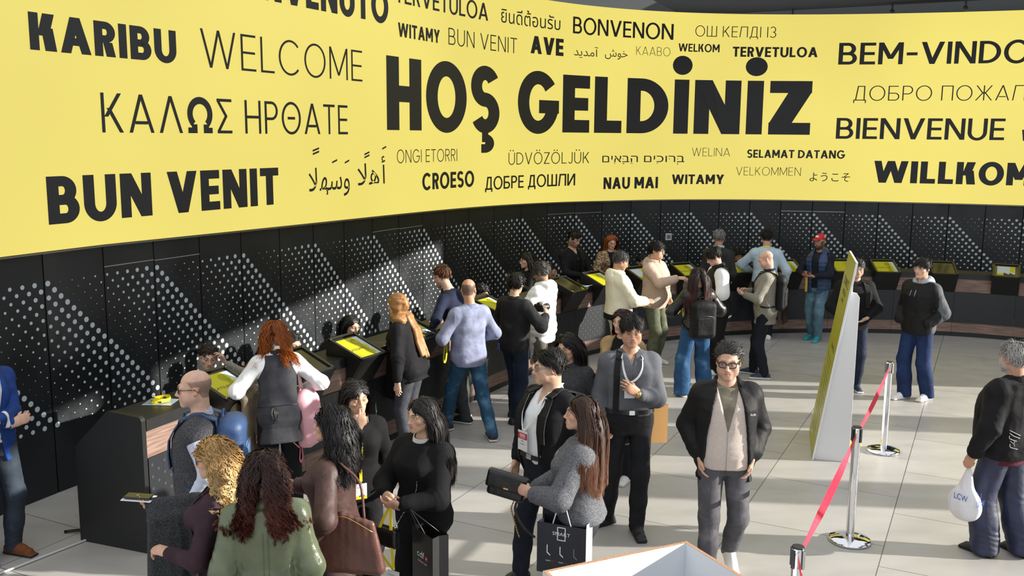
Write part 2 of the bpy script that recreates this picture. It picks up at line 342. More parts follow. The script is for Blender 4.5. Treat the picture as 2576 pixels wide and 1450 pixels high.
def glyph(ch, w):
    """capital letter as polygons in a 1-high box; w stem weight. returns polygons, advance"""
    h = w * 0.86; P = []; bold = w > 0.12
    def Rc(x0, y0, x1, y1): P.append([(x0, y0), (x1, y0), (x1, y1), (x0, y1)])
    def Dg(x0, y0, x1, y1, k=None): k = (w * 1.12 if k is None else k); P.append([(x0, y0), (x0 + k, y0), (x1 + k, y1), (x1, y1)])
    def Ar(cx, cy, rx, ry, a0, a1, tx=None, ty=None):
        tx = w if tx is None else tx; ty = h if ty is None else ty; n = max(6, int(abs(a1 - a0) / 7.5)); A = np.radians(np.linspace(a0, a1, n + 1))
        for a, b_ in zip(A[:-1], A[1:]):
            P.append([(cx + rx * math.cos(a), cy + ry * math.sin(a)), (cx + rx * math.cos(b_), cy + ry * math.sin(b_)), (cx + (rx - tx) * math.cos(b_), cy + (ry - ty) * math.sin(b_)), (cx + (rx - tx) * math.cos(a), cy + (ry - ty) * math.sin(a))])
    def dot(cx, cy, r): P.append([(cx + r * math.cos(a), cy + r * math.sin(a)) for a in np.linspace(0, 2 * math.pi, 20, endpoint=False)])
    e = 0.03 if bold else 0.02; base = {'Ş': 'S', 'İ': 'I', 'Ü': 'U', 'Ö': 'O'}.get(ch, ch); W = 0.6 + 0.25 * w
    if base == 'O': W = 0.92; Ar(W / 2, .5, W / 2, .5 + e, 0, 360)
    elif base == 'Θ': W = 0.92; Ar(W / 2, .5, W / 2, .5 + e, 0, 360); Rc(.28, .5 - h / 2, W - .28, .5 + h / 2)
    elif base == 'C': W = 0.86; Ar(.46, .5, .46, .5 + e, 42, 318)
    elif base == 'G': W = 0.90; Ar(.46, .5, .46, .5 + e, 38, 360); Rc(.48, .5 - h * .8, .92, .5 + h * .2)
    elif base == 'H': W = .66 + .3 * w; Rc(0, 0, w, 1); Rc(W - w, 0, W, 1); Rc(w, .5 - h / 2, W - w, .5 + h / 2)
    elif base == 'I' or base == 'І': W = w; Rc(0, 0, w, 1)
    elif base == 'L': W = .5 + .2 * w; Rc(0, 0, w, 1); Rc(w, 0, W, h)
    elif base in 'EЕ': W = .52 + .2 * w; Rc(0, 0, w, 1); Rc(w, 0, W, h); Rc(w, 1 - h, W, 1); Rc(w, .5 - h / 2, W - .03, .5 + h / 2)
    elif base == 'T': W = .6 + .2 * w; Rc(0, 1 - h, W, 1); Rc(W / 2 - w / 2, 0, W / 2 + w / 2, 1 - h)
    elif base == 'S':
        W = .58 + .3 * w; rx = W / 2; r1 = (1 + 2 * e + h) / 4
        Ar(rx, 1 + e - r1, rx, r1, 28, 270, w * .98, h); Ar(rx, -e + r1, rx, r1, 90, -152, w * .98, h)
    elif base == 'U': W = .68 + .3 * w; r = W / 2; Rc(0, r, w, 1); Rc(W - w, r, W, 1); Ar(r, r, r, r + e, 180, 360)
    elif base == 'J': W = .42 + .2 * w; r = W / 2; Rc(W - w, r, W, 1); Ar(r, r, r, r + e, 200, 360)
    elif base == 'D': W = .74 + .15 * w; Rc(0, 0, w, 1); Rc(w, 0, W - .5, h); Rc(w, 1 - h, W - .5, 1); Ar(W - .5, .5, .5, .5, -90, 90)
    elif base in 'PRBБ':
        W = .58 + .2 * w; y = .5 - h / 2 if base != 'P' else .42; r = (1 - y) / 2; Rc(0, 0, w, 1)
        if base != 'Б': Rc(w, y, W - r, y + h); Rc(w, 1 - h, W - r, 1); Ar(W - r, (1 + y) / 2, r, r, -90, 90)
        if base == 'R': Dg(W - w * 1.15, 0, W * .40, y + .02)
        if base in 'BБ':
            W2 = W + .05; y2 = .5 + h / 2; r2 = y2 / 2; Rc(w, 0, W2 - r2, h); Rc(w, y2 - h, W2 - r2, y2); Ar(W2 - r2, r2, r2, r2, -90, 90)
            if base == 'Б': Rc(w, 1 - h, W - .02, 1)
            W = W2
    elif base in 'AΛ':
        W = .78 + .3 * w; k = w * 1.12; Dg(0, 0, W / 2 - k / 2, 1); Dg(W - k, 0, W / 2 - k / 2, 1)
        if base == 'A': Rc(.2, .22, W - .2, .22 + h)
    elif base == 'V': W = .76 + .3 * w; k = w * 1.12; Dg(W / 2 - k / 2, 0, 0, 1); Dg(W / 2 - k / 2, 0, W - k, 1)
    elif base == 'W': W = 1.12 + .5 * w; k = w * 1.05; m_ = W / 2 - k / 2; q = W * .27 - k / 2; Dg(q, 0, 0, 1, k); Dg(q, 0, m_, 1, k); Dg(W - q - k, 0, m_, 1, k); Dg(W - q - k, 0, W - k, 1, k)
    elif base == 'M': W = .82 + .3 * w; k = w * 1.1; Rc(0, 0, w, 1); Rc(W - w, 0, W, 1); y = .25 if bold else .12; Dg(W / 2 - k / 2, y, 0, 1, k); Dg(W / 2 - k / 2, y, W - k, 1, k)
    elif base == 'N': W = .70 + .3 * w; k = w * 1.15; Rc(0, 0, w, 1); Rc(W - w, 0, W, 1); Dg(W - k, 0, 0, 1, k)
    elif base == 'K': W = .62 + .35 * w; k = w * 1.25; Rc(0, 0, w, 1); Dg(w * .8, .40, W - k - .03, 1, k); Dg(W - k, 0, w + .06, .62, k)
    elif base == 'Y': W = .70 + .3 * w; k = w * 1.15; Rc(W / 2 - w / 2, 0, W / 2 + w / 2, .42); Dg(W / 2 - k / 2, .40, 0, 1, k); Dg(W / 2 - k / 2, .40, W - k, 1, k)
    elif base == 'Z': W = .58 + .25 * w; k = w * 1.35; Rc(0, 0, W, h); Rc(0, 1 - h, W, 1); Dg(0, h * .9, W - k, 1 - h * .9, k)
    elif base == 'Σ': W = .58 + .1 * w; k = w * 1.2; Rc(0, 0, W, h); Rc(0, 1 - h, W, 1); Dg(0, h * .9, W * .5, .5, k); Dg(W * .5, .5, 0, 1 - h * .9, k)
    elif base == 'Ω':
        w2 = w * 2.0; W = .95; Ar(W / 2, .54, .47, .48, -48, 228, w2, w2); Rc(0.02, 0, .36, w2 * .8); Rc(W - .36, 0, W - .02, w2 * .8); Rc(.16, w2 * .5, .16 + w2, .25); Rc(W - .16 - w2, w2 * .5, W - .16, .25)
    elif base == 'П': W = .66 + .2 * w; Rc(0, 0, w, 1); Rc(W - w, 0, W, 1); Rc(w, 1 - h, W - w, 1)
    elif base in 'ДЛ':
        W = .72 + .25 * w; x0 = .10 if base == 'Д' else 0; xr = W - (.08 if base == 'Д' else 0); y0 = h if base == 'Д' else 0
        Rc(xr - w, y0, xr, 1); Rc(x0 + .12, 1 - h, xr, 1); Dg(x0, y0, x0 + .12, 1, w)
        if base == 'Д': Rc(0, 0, W, h); Rc(0, -.17, w * .9, 0); Rc(W - w * .9, -.17, W, 0)
    elif base == 'Ш': W = .92 + .3 * w; Rc(0, 0, w, 1); Rc(W / 2 - w / 2, 0, W / 2 + w / 2, 1); Rc(W - w, 0, W, 1); Rc(0, 0, W, h)
    elif base == 'И': W = .70 + .3 * w; k = w * 1.15; Rc(0, 0, w, 1); Rc(W - w, 0, W, 1); Dg(0, 0, W - k, 1, k)
    elif base == 'Ж': W = .98; k = w * 1.15; Rc(W / 2 - w / 2, 0, W / 2 + w / 2, 1); Dg(0, 0, W / 2 - k, .55, k); Dg(0.02, 1, W / 2 - k, .45, k); Dg(W - k, 0, W / 2, .55, k); Dg(W - k - .02, 1, W / 2, .45, k)
    elif base == '3': W = .52; r = .27; Ar(.24, .74, .26, .28, -90, 150); Ar(.24, .24 + .02, .29, .28, -150, 90)
    elif base == '-': W = .42; Rc(0.02, .40, .40, .40 + h)
    elif base == ' ': W = .26
    if ch == 'İ': dot(w / 2, 1.26, w * .56 + .03)
    if ch in 'ÜÖ':
        for q in (-.15, .15): dot(W / 2 + q, 1.17, w * .5 + .02)
    if ch == 'Ş': Rc(W / 2 - w * .28, -.17, W / 2 + w * .28, 0); Ar(W / 2, -.19, .21, .15, -90, 90, w * .75, h * .75); Rc(W / 2 - .09, -.34, W / 2 + .01, -.34 + h * .62)
    return P, W
M_let = mat('lettering_black', (0.016, 0.017, 0.021), 0.55)
def on_led(g, polys, s0, sx, z0, zy):
    for pl in polys:
        V = []
        for x, y in pl:
            q, _ = wall_pt(s0 + x * sx, 0.062); V.append(np.array((q[0], q[1], z0 + y * zy)) - LO)
        g.add(V, [tuple(range(len(V)))])
def word(txt, w, s0, s1, z, cap):
    sp = 0.10 if w > .12 else 0.17; X = []; x = 0
    for ch in txt: P, W = glyph(ch, w); X.append((x, P)); x += W + sp * (0.6 if ch in ' ' else 1)
    x -= sp; g = G(); sx = (s1 - s0) / x
    for x0, P in X: on_led(g, [[(x0 + a, b_) for a, b_ in pl] for pl in P], s0, sx, z, cap)
    g.build('greeting_lettering', M_let, led)
for t in [("KARIBU",.25,2.529,4.197,3.988,.316),("WELCOME",.075,4.533,7.444,3.975,.391),("KAΛΩΣ HPΘATE",.1,3.231,7.102,3.293,.366),("BUN VENIT",.25,2.595,5.703,2.482,.424),
    ("BENVENUTO",.24,4.887,8.068,4.774,.42),("TERVETULOA",.15,8.236,10.649,5.084,.262),("WITAMY",.22,8.296,9.358,4.630,.19),("BUN VENIT",.085,9.586,11.429,4.635,.245),("AVE",.25,11.789,12.641,4.667,.29),
    ("BONVENON",.145,12.869,15.18,5.073,.285),("KAABO",.065,14.381,15.126,4.775,.156),("HOŞ GELDİNİZ",.26,8.002,17.886,3.357,1.0),("ONGI ETORRI",.085,8.236,9.82,2.90,.186),("CROESO",.22,8.878,10.282,2.492,.245),
    ("ДOБPE ДOШЛИ",.15,10.583,12.995,2.418,.213),("ÜDVÖZÖLJÜK",.085,11.225,13.337,2.813,.2),("NAU MAI",.23,13.697,14.952,2.334,.215),("OШ KEЛДI I3",.08,15.63,17.184,5.152,.196),("WELKOM",.19,15.294,16.128,4.87,.145),
    ("TERVETULOA",.22,16.386,17.946,4.796,.183),("BEM-VINDO",.16,18.312,21.529,4.66,.396),("WELINA",.065,15.654,16.422,2.939,.156),("SELAMAT DATANG",.21,16.752,18.529,2.916,.153),("WITAMY",.22,15.252,16.326,2.409,.183),
    ("VELKOMMEN",.065,16.554,17.766,2.581,.158),("ДOБPO ПOЖAЛ",.07,18.613,21.511,4.0,.269),("BIENVENUE",.15,18.348,21.217,3.289,.388),("WILLKOM",.25,19.045,21.739,2.475,.409),("WELKOM",.22,21.511,22.273,3.28,.199)]: word(*t)
def script(body, s0, s1, z, h, off=0.0, marks=()):
    """non-Latin greeting set in the built-in font, bent onto the screen"""
    t = G(); text_geo(t, body, (0, 0, 0), (1, 0, 0), (0, 1, 0), 0.72, None, 0, 0, False, off); V = np.array(t.v); x1 = V[:, 0].max(); y1 = h
    g = G(); P = []
    for x, y, _ in V: q, _d = wall_pt(s0 + x / x1 * (s1 - s0), 0.062); P.append(np.array((q[0], q[1], z + y * y1)) - LO)
    g.add(P, t.f); g.build('greeting_lettering', M_let, led)
script('ยินดีต้อนรับ', 10.997, 12.551, 5.10, .30)
script('\u0628\u0640'[:0] + '\uFE83', 7.86, 7.95, 2.63, .40)
script('\uFEFC\uFEEB', 7.30, 7.80, 2.63, .40); script('\uFEFC\uFEEC\uFEB3\uFEED', 6.27, 7.12, 2.60, .40)
g = G()
for x, y, dx in ((7.88, .47, .10), (7.46, .36, .12), (7.46, .40, .12), (7.02, .30, .10), (6.75, .31, .11), (6.36, .42, .13), (6.36, .46, .13)): on_led(g, [[(0, 0), (1, .35), (1, .6), (0, .25)]], x, dx, 2.62 + y, .09)
g.build('greeting_lettering', M_let, led)
script('\uFEAA\uFEF3\uFEAA\uFEE3\u0622', 12.905, 13.50, 4.70, .20); script('\uFEB5\uFEEE\uFEA7', 13.66, 14.189, 4.72, .20)
script('םיִאָּבַּה םיִכוּרְּב', 13.655, 15.504, 2.825, .20); script('ようこそ', 17.928, 18.643, 2.49, .20)
# ---------------------------------------------------------------- reception counter
M_wood = mat('walnut_board', (0.20, 0.125, 0.098), 0.45, kind='wood', col2=(0.32, 0.215, 0.17))
rc = empty('reception_counter', (*ctr_pt(8)[0], 0), 0, 'long curved black and walnut reception counter in front of the perforated wall', 'counter'); RO = np.array((*ctr_pt(8)[0], 0))
def cpart(name, segs, offs, zs, m, holes=False):
    for a, b_ in segs:
        g = G(); n = max(1, int((b_ - a) / 0.14)); sweep(g, ctr_pt, a, b_, offs, zs, n)
        if holes:
            L_ = b_ - a; nc = int(L_ / 0.058)
            for i in range(nc):
                for r_ in range(5):
                    u = a + (i + 0.5) / nc * L_; z = 0.31 + r_ * 0.098 + (0.049 if i % 2 else 0); 
                    if z > 0.73: continue
                    q, d = ctr_pt(u, offs[1] + 0.0022); t = np.array((d[0], d[1], 0)); c = np.array((q[0], q[1], z)); rr = 0.0135
                    g.add([c + t * rr * math.cos(k) + np.array((0, 0, rr * math.sin(k))) for k in np.linspace(0, 2 * math.pi, 10, endpoint=False)], [tuple(range(10))], 1)
        g.v = [tuple(np.array(v) - RO) for v in g.v]; g.build(name, [m, mat('hole_brown', (0.036, 0.028, 0.024), 0.6)], rc)
SEAM = [0.03, 0.95, 1.9, 2.85, 3.8, 4.75, 5.7, 6.7, 7.66, 8.6, 9.55, 10.5, 11.13, 12.05, 12.82, 13.89, 14.87, 15.83, 16.8, 17.8]
segs = [(a + 0.002, b_ - 0.002) for a, b_ in zip(SEAM[:-1], SEAM[1:])]
cpart('worktop', [(0.03, 17.8)], (-0.42, 0.0, 0.0, -0.42), (1.045, 1.045, 1.08, 1.08), M_blackp)
cpart('fascia', segs[::2] and [(SEAM[i] + .002, SEAM[min(i + 2, len(SEAM) - 1)] - .002) for i in range(0, len(SEAM) - 1, 2)], (-0.05, -0.003, -0.003, -0.05), (0.985, 0.985, 1.044, 1.044), M_blackp)
cpart('wood_panel', segs, (-0.06, -0.02, -0.02, -0.06), (0.762, 0.762, 0.984, 0.984), M_wood)
cpart('perforated_panel', segs, (-0.05, 0.0, 0.0, -0.05), (0.244, 0.244, 0.76, 0.76), mat('counter_black', (0.011, 0.014, 0.018), 0.42), True)
cpart('wood_skirting', segs, (-0.06, -0.02, -0.02, -0.06), (0.075, 0.075, 0.242, 0.242), M_wood)
cpart('plinth', segs, (-0.10, -0.03, -0.03, -0.10), (0, 0, 0.074, 0.074), M_blackp)
q, d = ctr_pt(0.0); back = -np.array((d[1], -d[0], 0)); t = np.array((d[0], d[1], 0))
g = G(); prof = [(-0.012, 0), (-0.012, 1.085), (0.0, 1.108), (0.02, 1.118), (0.30, 1.135), (0.34, 1.125), (0.68, 0.80), (0.68, 0)]
g.prism([np.array((q[0], q[1], 0)) + back * u + np.array((0, 0, z)) for u, z in prof], -t * 0.03 - RO, t * 0.045); g.build('end_panel', M_blackp, rc, 0.004)
# tilted display housings hooked over the counter front
M_khouse = mat('kiosk_black', (0.007, 0.007, 0.007), 0.40)
M_yel = mat('display_yellow', (0.40, 0.385, 0.010), 0.4, emit=0.10, spec=0.3); M_pale = mat('display_pale', (0.40, 0.48, 0.53), 0.4, emit=0.10); M_off = mat('display_glass', (0.012, 0.013, 0.013), 0.12)
KIOSK = [(0.90, 'K', 'nearest the counter end'), (1.90, 'off', 'beside the pink backpack'), (2.72, 'K', 'beside the golden headscarf'), (3.80, 'pale', 'under the hair bun man'),
         (5.55, 'Y', 'behind the blue grey shirt'), (7.50, 'offY', 'beside the white puffer jacket'), (8.30, 'Y', 'behind the cream jacket'), (9.25, 'pale', 'behind the beige hoodie'), (10.20, 'O', 'left of the black vest'),
         (11.15, 'Y', 'before the moustached man'), (12.08, 'Y', 'beside the grey blazer man'), (13.03, 'Y', 'just left of the sloping sign'), (13.72, 'O', 'right of the sloping sign'), (14.66, 'off', 'behind the windbreaker'), (15.65, 'pale', 'farthest right along the counter')]
for s, cont, where in KIOSK:
    q, d = ctr_pt(s); a = math.atan2(d[1], d[0])
    looks = {'K': 'showing yellow KATILIMCI', 'O': 'showing yellow ÖĞRENCİ', 'off': 'with a dark screen', 'offY': 'with a dark screen and yellow corners', 'pale': 'showing a pale picture', 'Y': 'showing plain yellow'}[cont]
    k = empty('display_kiosk', (q[0], q[1], 0), a, 'tilted black counter display %s, %s' % (looks, where), 'display', 'tilted displays along the counter')
    pr = [(-0.26, 1.082), (-0.24, 1.235), (0.20, 1.07), (0.005, 0.765), (0.005, 1.082)]; hw = 0.205   # x along counter, -y towards the hall
    g = G(); g.prism([(-hw, -u, z) for u, z in pr], (0, 0, 0), (2 * hw, 0, 0)); g.build('housing', M_khouse, k, 0.003)
    A = np.array((0, 0.24, 1.235)); B = np.array((0, -0.20, 1.07)); dn = B - A; L_ = np.linalg.norm(dn); dn /= L_; X = np.array((1.0, 0, 0)); nn = np.cross(X, -dn)
    g = G()
    for c, hx, hy in ((0.0, hw, 0.016), (1.0, hw, 0.016)): g.box(A + dn * (0.016 + c * (L_ - 0.032)) + nn * 0.010, (hx, hy, 0.010), np.array((X, -dn, nn)).T)
    for sx in (-1, 1): g.box(A + dn * L_ / 2 + X * sx * (hw - 0.016) + nn * 0.010, (0.016, L_ / 2, 0.010), np.array((X, -dn, nn)).T)
    g.build('bezel', M_khouse, k)
    for sx in (-1, 1):
        for c in (0.03, L_ - 0.03): g = G(); g.ball(A + dn * c + X * sx * (hw - 0.016) + nn * 0.021, 0.005, n=8); g.build('screw', mat('screw_steel', (0.6, 0.6, 0.6), 0.25, 1.0), k)
    g = G(); C0 = A + dn * L_ / 2 + nn * 0.003; Rm = np.array((X, -dn, nn)).T; g.box(C0, (hw - 0.03, L_ / 2 - 0.03, 0.002), Rm, 0)
    def patch(x0, x1, y0, y1, mi, lift=0.0026): g.add([C0 + X * x + (-dn) * y + nn * lift for x, y in ((x0, y0), (x1, y0), (x1, y1), (x0, y1))], [(0, 1, 2, 3)], mi)
    sx_, sy_ = hw - 0.035, L_ / 2 - 0.04
    if cont in 'KYO':
        patch(-sx_, sx_, -sy_, sy_ * .86, 2); patch(-sx_, sx_ * .55, -sy_, sy_ * .86, 1, .0032)
        for cx_, cy_, r_ in ((sx_ * .5, -.02, .055), (sx_ * .45, -.12, .06), (sx_ * .35, .08, .06)):
            g.add([C0 + X * (cx_ + r_ * math.cos(q_)) - dn * (cy_ + r_ * math.sin(q_)) + nn * .0032 for q_ in np.linspace(0, 2 * math.pi, 18, endpoint=False)], [tuple(range(18))], 1)
        if cont != 'Y': text_geo(g, 'KATILIMCI' if cont == 'K' else 'ÖĞRENCİ', C0 + X * -.05 - dn * -.06, X, -dn, 0.036, 0.24, 3, .004)
    elif cont == 'pale':
        patch(-sx_ * .8, sx_ * .75, -sy_ * .8, sy_ * .8, 2); patch(sx_ * .3, sx_ * .7, -sy_ * .2, sy_ * .8, 1, .0032); patch(-sx_ * .8, -sx_ * .2, -sy_ * .8, -sy_ * .45, 1, .0032)
        for j in range(6): patch(-.04 + j * .028, -.012 + j * .028, -sy_ * .8, -sy_ * (.35 + .12 * (j % 3)), 3, .0036)
    elif cont == 'offY':
        for sx in (-1, 1): g.add([C0 + X * sx * sx_ - dn * -sy_ + nn * .0032, C0 + X * sx * sx_ - dn * (-sy_ + .09) + nn * .0032, C0 + X * sx * (sx_ - .07) - dn * -sy_ + nn * .0032], [(0, 1, 2) if sx < 0 else (0, 2, 1)], 1)
    g.build('screen', [M_off, M_yel, M_pale, M_let], k)
# ================================================================ people
def nrm(v): v = np.array(v, float); return v / (np.linalg.norm(v) + 1e-12)
_rng = np.random.RandomState(7); _TAB = _rng.uniform(-1, 1, 65536).astype(np.float32)
def vn(p):
    """value noise in [-1, 1]"""
    i = np.floor(p).astype(np.int64); f = (p - i); f = f * f * (3 - 2 * f); out = 0
    for dx in (0, 1):
        for dy in (0, 1):
            for dz in (0, 1):
                h = ((i[:, 0] + dx) * 73856093) ^ ((i[:, 1] + dy) * 19349663) ^ ((i[:, 2] + dz) * 83492791)
                w = (f[:, 0] if dx else 1 - f[:, 0]) * (f[:, 1] if dy else 1 - f[:, 1]) * (f[:, 2] if dz else 1 - f[:, 2])
                out = out + w * _TAB[h & 65535]
    return out
class Fld:
    """distance field on a grid; smooth unions; surface() extracts a quad mesh"""
    def __init__(s, lo, hi, h):
        s.h = h; s.lo = np.array(lo, float); n = np.ceil((np.array(hi, float) - s.lo) / h).astype(int) + 2
        s.ax = [(s.lo[i] + h * np.arange(n[i])).astype(np.float32) for i in range(3)]; s.v = np.full(n, 9.0, np.float32)
    def op(s, fn, lo, hi, k=0.02, sub=False):
        m = k + 3 * s.h; sl = []
        for i in range(3):
            a = max(0, int((lo[i] - m - s.lo[i]) / s.h)); b = min(s.v.shape[i], int((hi[i] + m - s.lo[i]) / s.h) + 2)
            if b <= a: return s
            sl.append(slice(a, b))
        X = s.ax[0][sl[0]][:, None, None]; Y = s.ax[1][sl[1]][None, :, None]; Z = s.ax[2][sl[2]][None, None, :]
        d = fn(X, Y, Z); sl = tuple(sl); c = s.v[sl]
        if sub: a_ = -c; h_ = np.clip(.5 + .5 * (a_ - d) / k, 0, 1); s.v[sl] = -(a_ * (1 - h_) + d * h_ - k * h_ * (1 - h_))
        else: h_ = np.clip(.5 + .5 * (c - d) / k, 0, 1); s.v[sl] = c * (1 - h_) + d * h_ - k * h_ * (1 - h_)
        return s
    def cap(s, a, b, ra, rb, k=0.02, sub=False, fl=None):
        a = np.array(a, float); b = np.array(b, float); ba = b - a; L2 = ba @ ba + 1e-12; R = max(ra, rb); lo = np.minimum(a, b) - R; hi = np.maximum(a, b) + R
        if fl is not None: fv = nrm(fl[0]); fs = fl[1]
        def fn(X, Y, Z):
            x = X - a[0]; y = Y - a[1]; z = Z - a[2]
            t = np.clip((x * ba[0] + y * ba[1] + z * ba[2]) / L2, 0, 1); x = x - t * ba[0]; y = y - t * ba[1]; z = z - t * ba[2]
            r = ra + (rb - ra) * t
            if fl is not None:
                q = (x * fv[0] + y * fv[1] + z * fv[2]) * (1 / fs - 1); x = x + q * fv[0]; y = y + q * fv[1]; z = z + q * fv[2]
                return (np.sqrt(x * x + y * y + z * z) - r) * (0.5 + 0.5 * min(fs, 1))
            return np.sqrt(x * x + y * y + z * z) - r
        return s.op(fn, lo, hi, k, sub)
    def ell(s, c, r, R=None, k=0.02, sub=False, clip=None):
        c = np.array(c, float); r = np.array(r, float); R = np.eye(3) if R is None else np.array(R); e = np.abs(R) @ r
        def fn(X, Y, Z):
            x = X - c[0]; y = Y - c[1]; z = Z - c[2]; u = [(x * R[0, i] + y * R[1, i] + z * R[2, i]) for i in range(3)]
            k0 = np.sqrt(sum((u[i] / r[i]) ** 2 for i in range(3))); k1 = np.sqrt(sum((u[i] / r[i] ** 2) ** 2 for i in range(3))) + 1e-6; d = k0 * (k0 - 1) / k1
            if clip is not None: n_, o_ = clip; d = np.maximum(d, u[0] * n_[0] + u[1] * n_[1] + u[2] * n_[2] - o_)
            return d
        return s.op(fn, c - e, c + e, k, sub)
    def box(s, c, h, R=None, r=0.01, k=0.01, sub=False):
        c = np.array(c, float); h = np.array(h, float) - r; R = np.eye(3) if R is None else np.array(R); e = np.abs(R) @ (h + r)
        def fn(X, Y, Z):
            x = X - c[0]; y = Y - c[1]; z = Z - c[2]; q = [np.abs(x * R[0, i] + y * R[1, i] + z * R[2, i]) - h[i] for i in range(3)]
            return np.sqrt(sum(np.maximum(a, 0) ** 2 for a in q)) + np.minimum(np.maximum(np.maximum(q[0], q[1]), q[2]), 0) - r
        return s.op(fn, c - e, c + e, k, sub)
    def surface(s):
        v = s.v; h = s.h; ins = v < 0; nx, ny, nz = v.shape; c = np.zeros((nx - 1, ny - 1, nz - 1), np.int8)
        for dx in (0, 1):
            for dy in (0, 1):
                for dz in (0, 1): c += ins[dx:nx - 1 + dx, dy:ny - 1 + dy, dz:nz - 1 + dz]
        act = (c > 0) & (c < 8); ids = np.argwhere(act); idx = np.full(c.shape, -1, np.int32); idx[act] = np.arange(len(ids)); acc = np.zeros((len(ids), 3)); cnt = np.zeros(len(ids))
        for a in np.ndindex(2, 2, 2):
            for d in range(3):
                if a[d]: continue
                b = list(a); b[d] = 1; va = v[ids[:, 0] + a[0], ids[:, 1] + a[1], ids[:, 2] + a[2]]; vb = v[ids[:, 0] + b[0], ids[:, 1] + b[1], ids[:, 2] + b[2]]
                m = (va < 0) != (vb < 0); t = np.where(m, va / np.where(m, va - vb, 1), 0); t = np.clip(t, 0.02, 0.98); p = np.array(a, float)[None] + 0 * acc; p[:, d] = t; acc[m] += p[m]; cnt[m] += 1
        V = s.lo + h * (ids + acc / cnt[:, None]); Q = []
        for d in range(3):
            u, w = (d + 1) % 3, (d + 2) % 3; e = np.zeros(3, int); e[d] = 1
            sl0 = [slice(0, n) for n in v.shape]; sl1 = list(sl0); sl0[d] = slice(0, v.shape[d] - 1); sl1[d] = slice(1, v.shape[d])
            ch = ins[tuple(sl0)] != ins[tuple(sl1)]; P = np.argwhere(ch); ok = (P[:, u] >= 1) & (P[:, w] >= 1) & (P[:, u] < v.shape[u] - 1) & (P[:, w] < v.shape[w] - 1); P = P[ok]
            def at(du, dw): q = P.copy(); q[:, u] -= du; q[:, w] -= dw; return idx[q[:, 0], q[:, 1], q[:, 2]]
            q = np.stack([at(1, 1), at(0, 1), at(0, 0), at(1, 0)], 1); fl_ = ~ins[P[:, 0], P[:, 1], P[:, 2]]; q[fl_] = q[fl_][:, ::-1]; Q.append(q)
        Q = np.concatenate(Q); Q = Q[(Q >= 0).all(1)]
        return V, Q
def normals(V, Q):
    n = np.cross(V[Q[:, 2]] - V[Q[:, 0]], V[Q[:, 3]] - V[Q[:, 1]]); N = np.zeros_like(V)
    for k in range(4): np.add.at(N, Q[:, k], n)
    return N / (np.linalg.norm(N, axis=1)[:, None] + 1e-12)
def relax(V, Q, it=2, f=0.5):
    for _ in range(it):
        A = np.zeros_like(V); c = np.zeros(len(V))
        for a, b in ((0, 1), (1, 2), (2, 3), (3, 0)):
            np.add.at(A, Q[:, a], V[Q[:, b]]); np.add.at(c, Q[:, a], 1); np.add.at(A, Q[:, b], V[Q[:, a]]); np.add.at(c, Q[:, b], 1)
        V = V * (1 - f) + f * A / np.maximum(c, 1)[:, None]
    return V
def rotz(a): c, s = math.cos(a), math.sin(a); return np.array(((c, -s, 0), (s, c, 0), (0, 0, 1.0)))
def rotx(a): c, s = math.cos(a), math.sin(a); return np.array(((1.0, 0, 0), (0, c, -s), (0, s, c)))
def roty(a): c, s = math.cos(a), math.sin(a); return np.array(((c, 0, s), (0, 1.0, 0), (-s, 0, c)))
def ik(S, T, l1, l2, pole):
    d = T - S; L = np.linalg.norm(d); u = d / L
    if L > (l1 + l2) * 0.995: T = S + u * (l1 + l2) * 0.995; d = T - S; L = np.linalg.norm(d)
    if L < abs(l1 - l2) + .02: L = abs(l1 - l2) + .02; T = S + u * L
    a = (l1 * l1 - l2 * l2 + L * L) / (2 * L); h = math.sqrt(max(0, l1 * l1 - a * a)); p = np.array(pole, float); p = p - u * (p @ u); p = nrm(p)
    return S + u * a + p * h, T
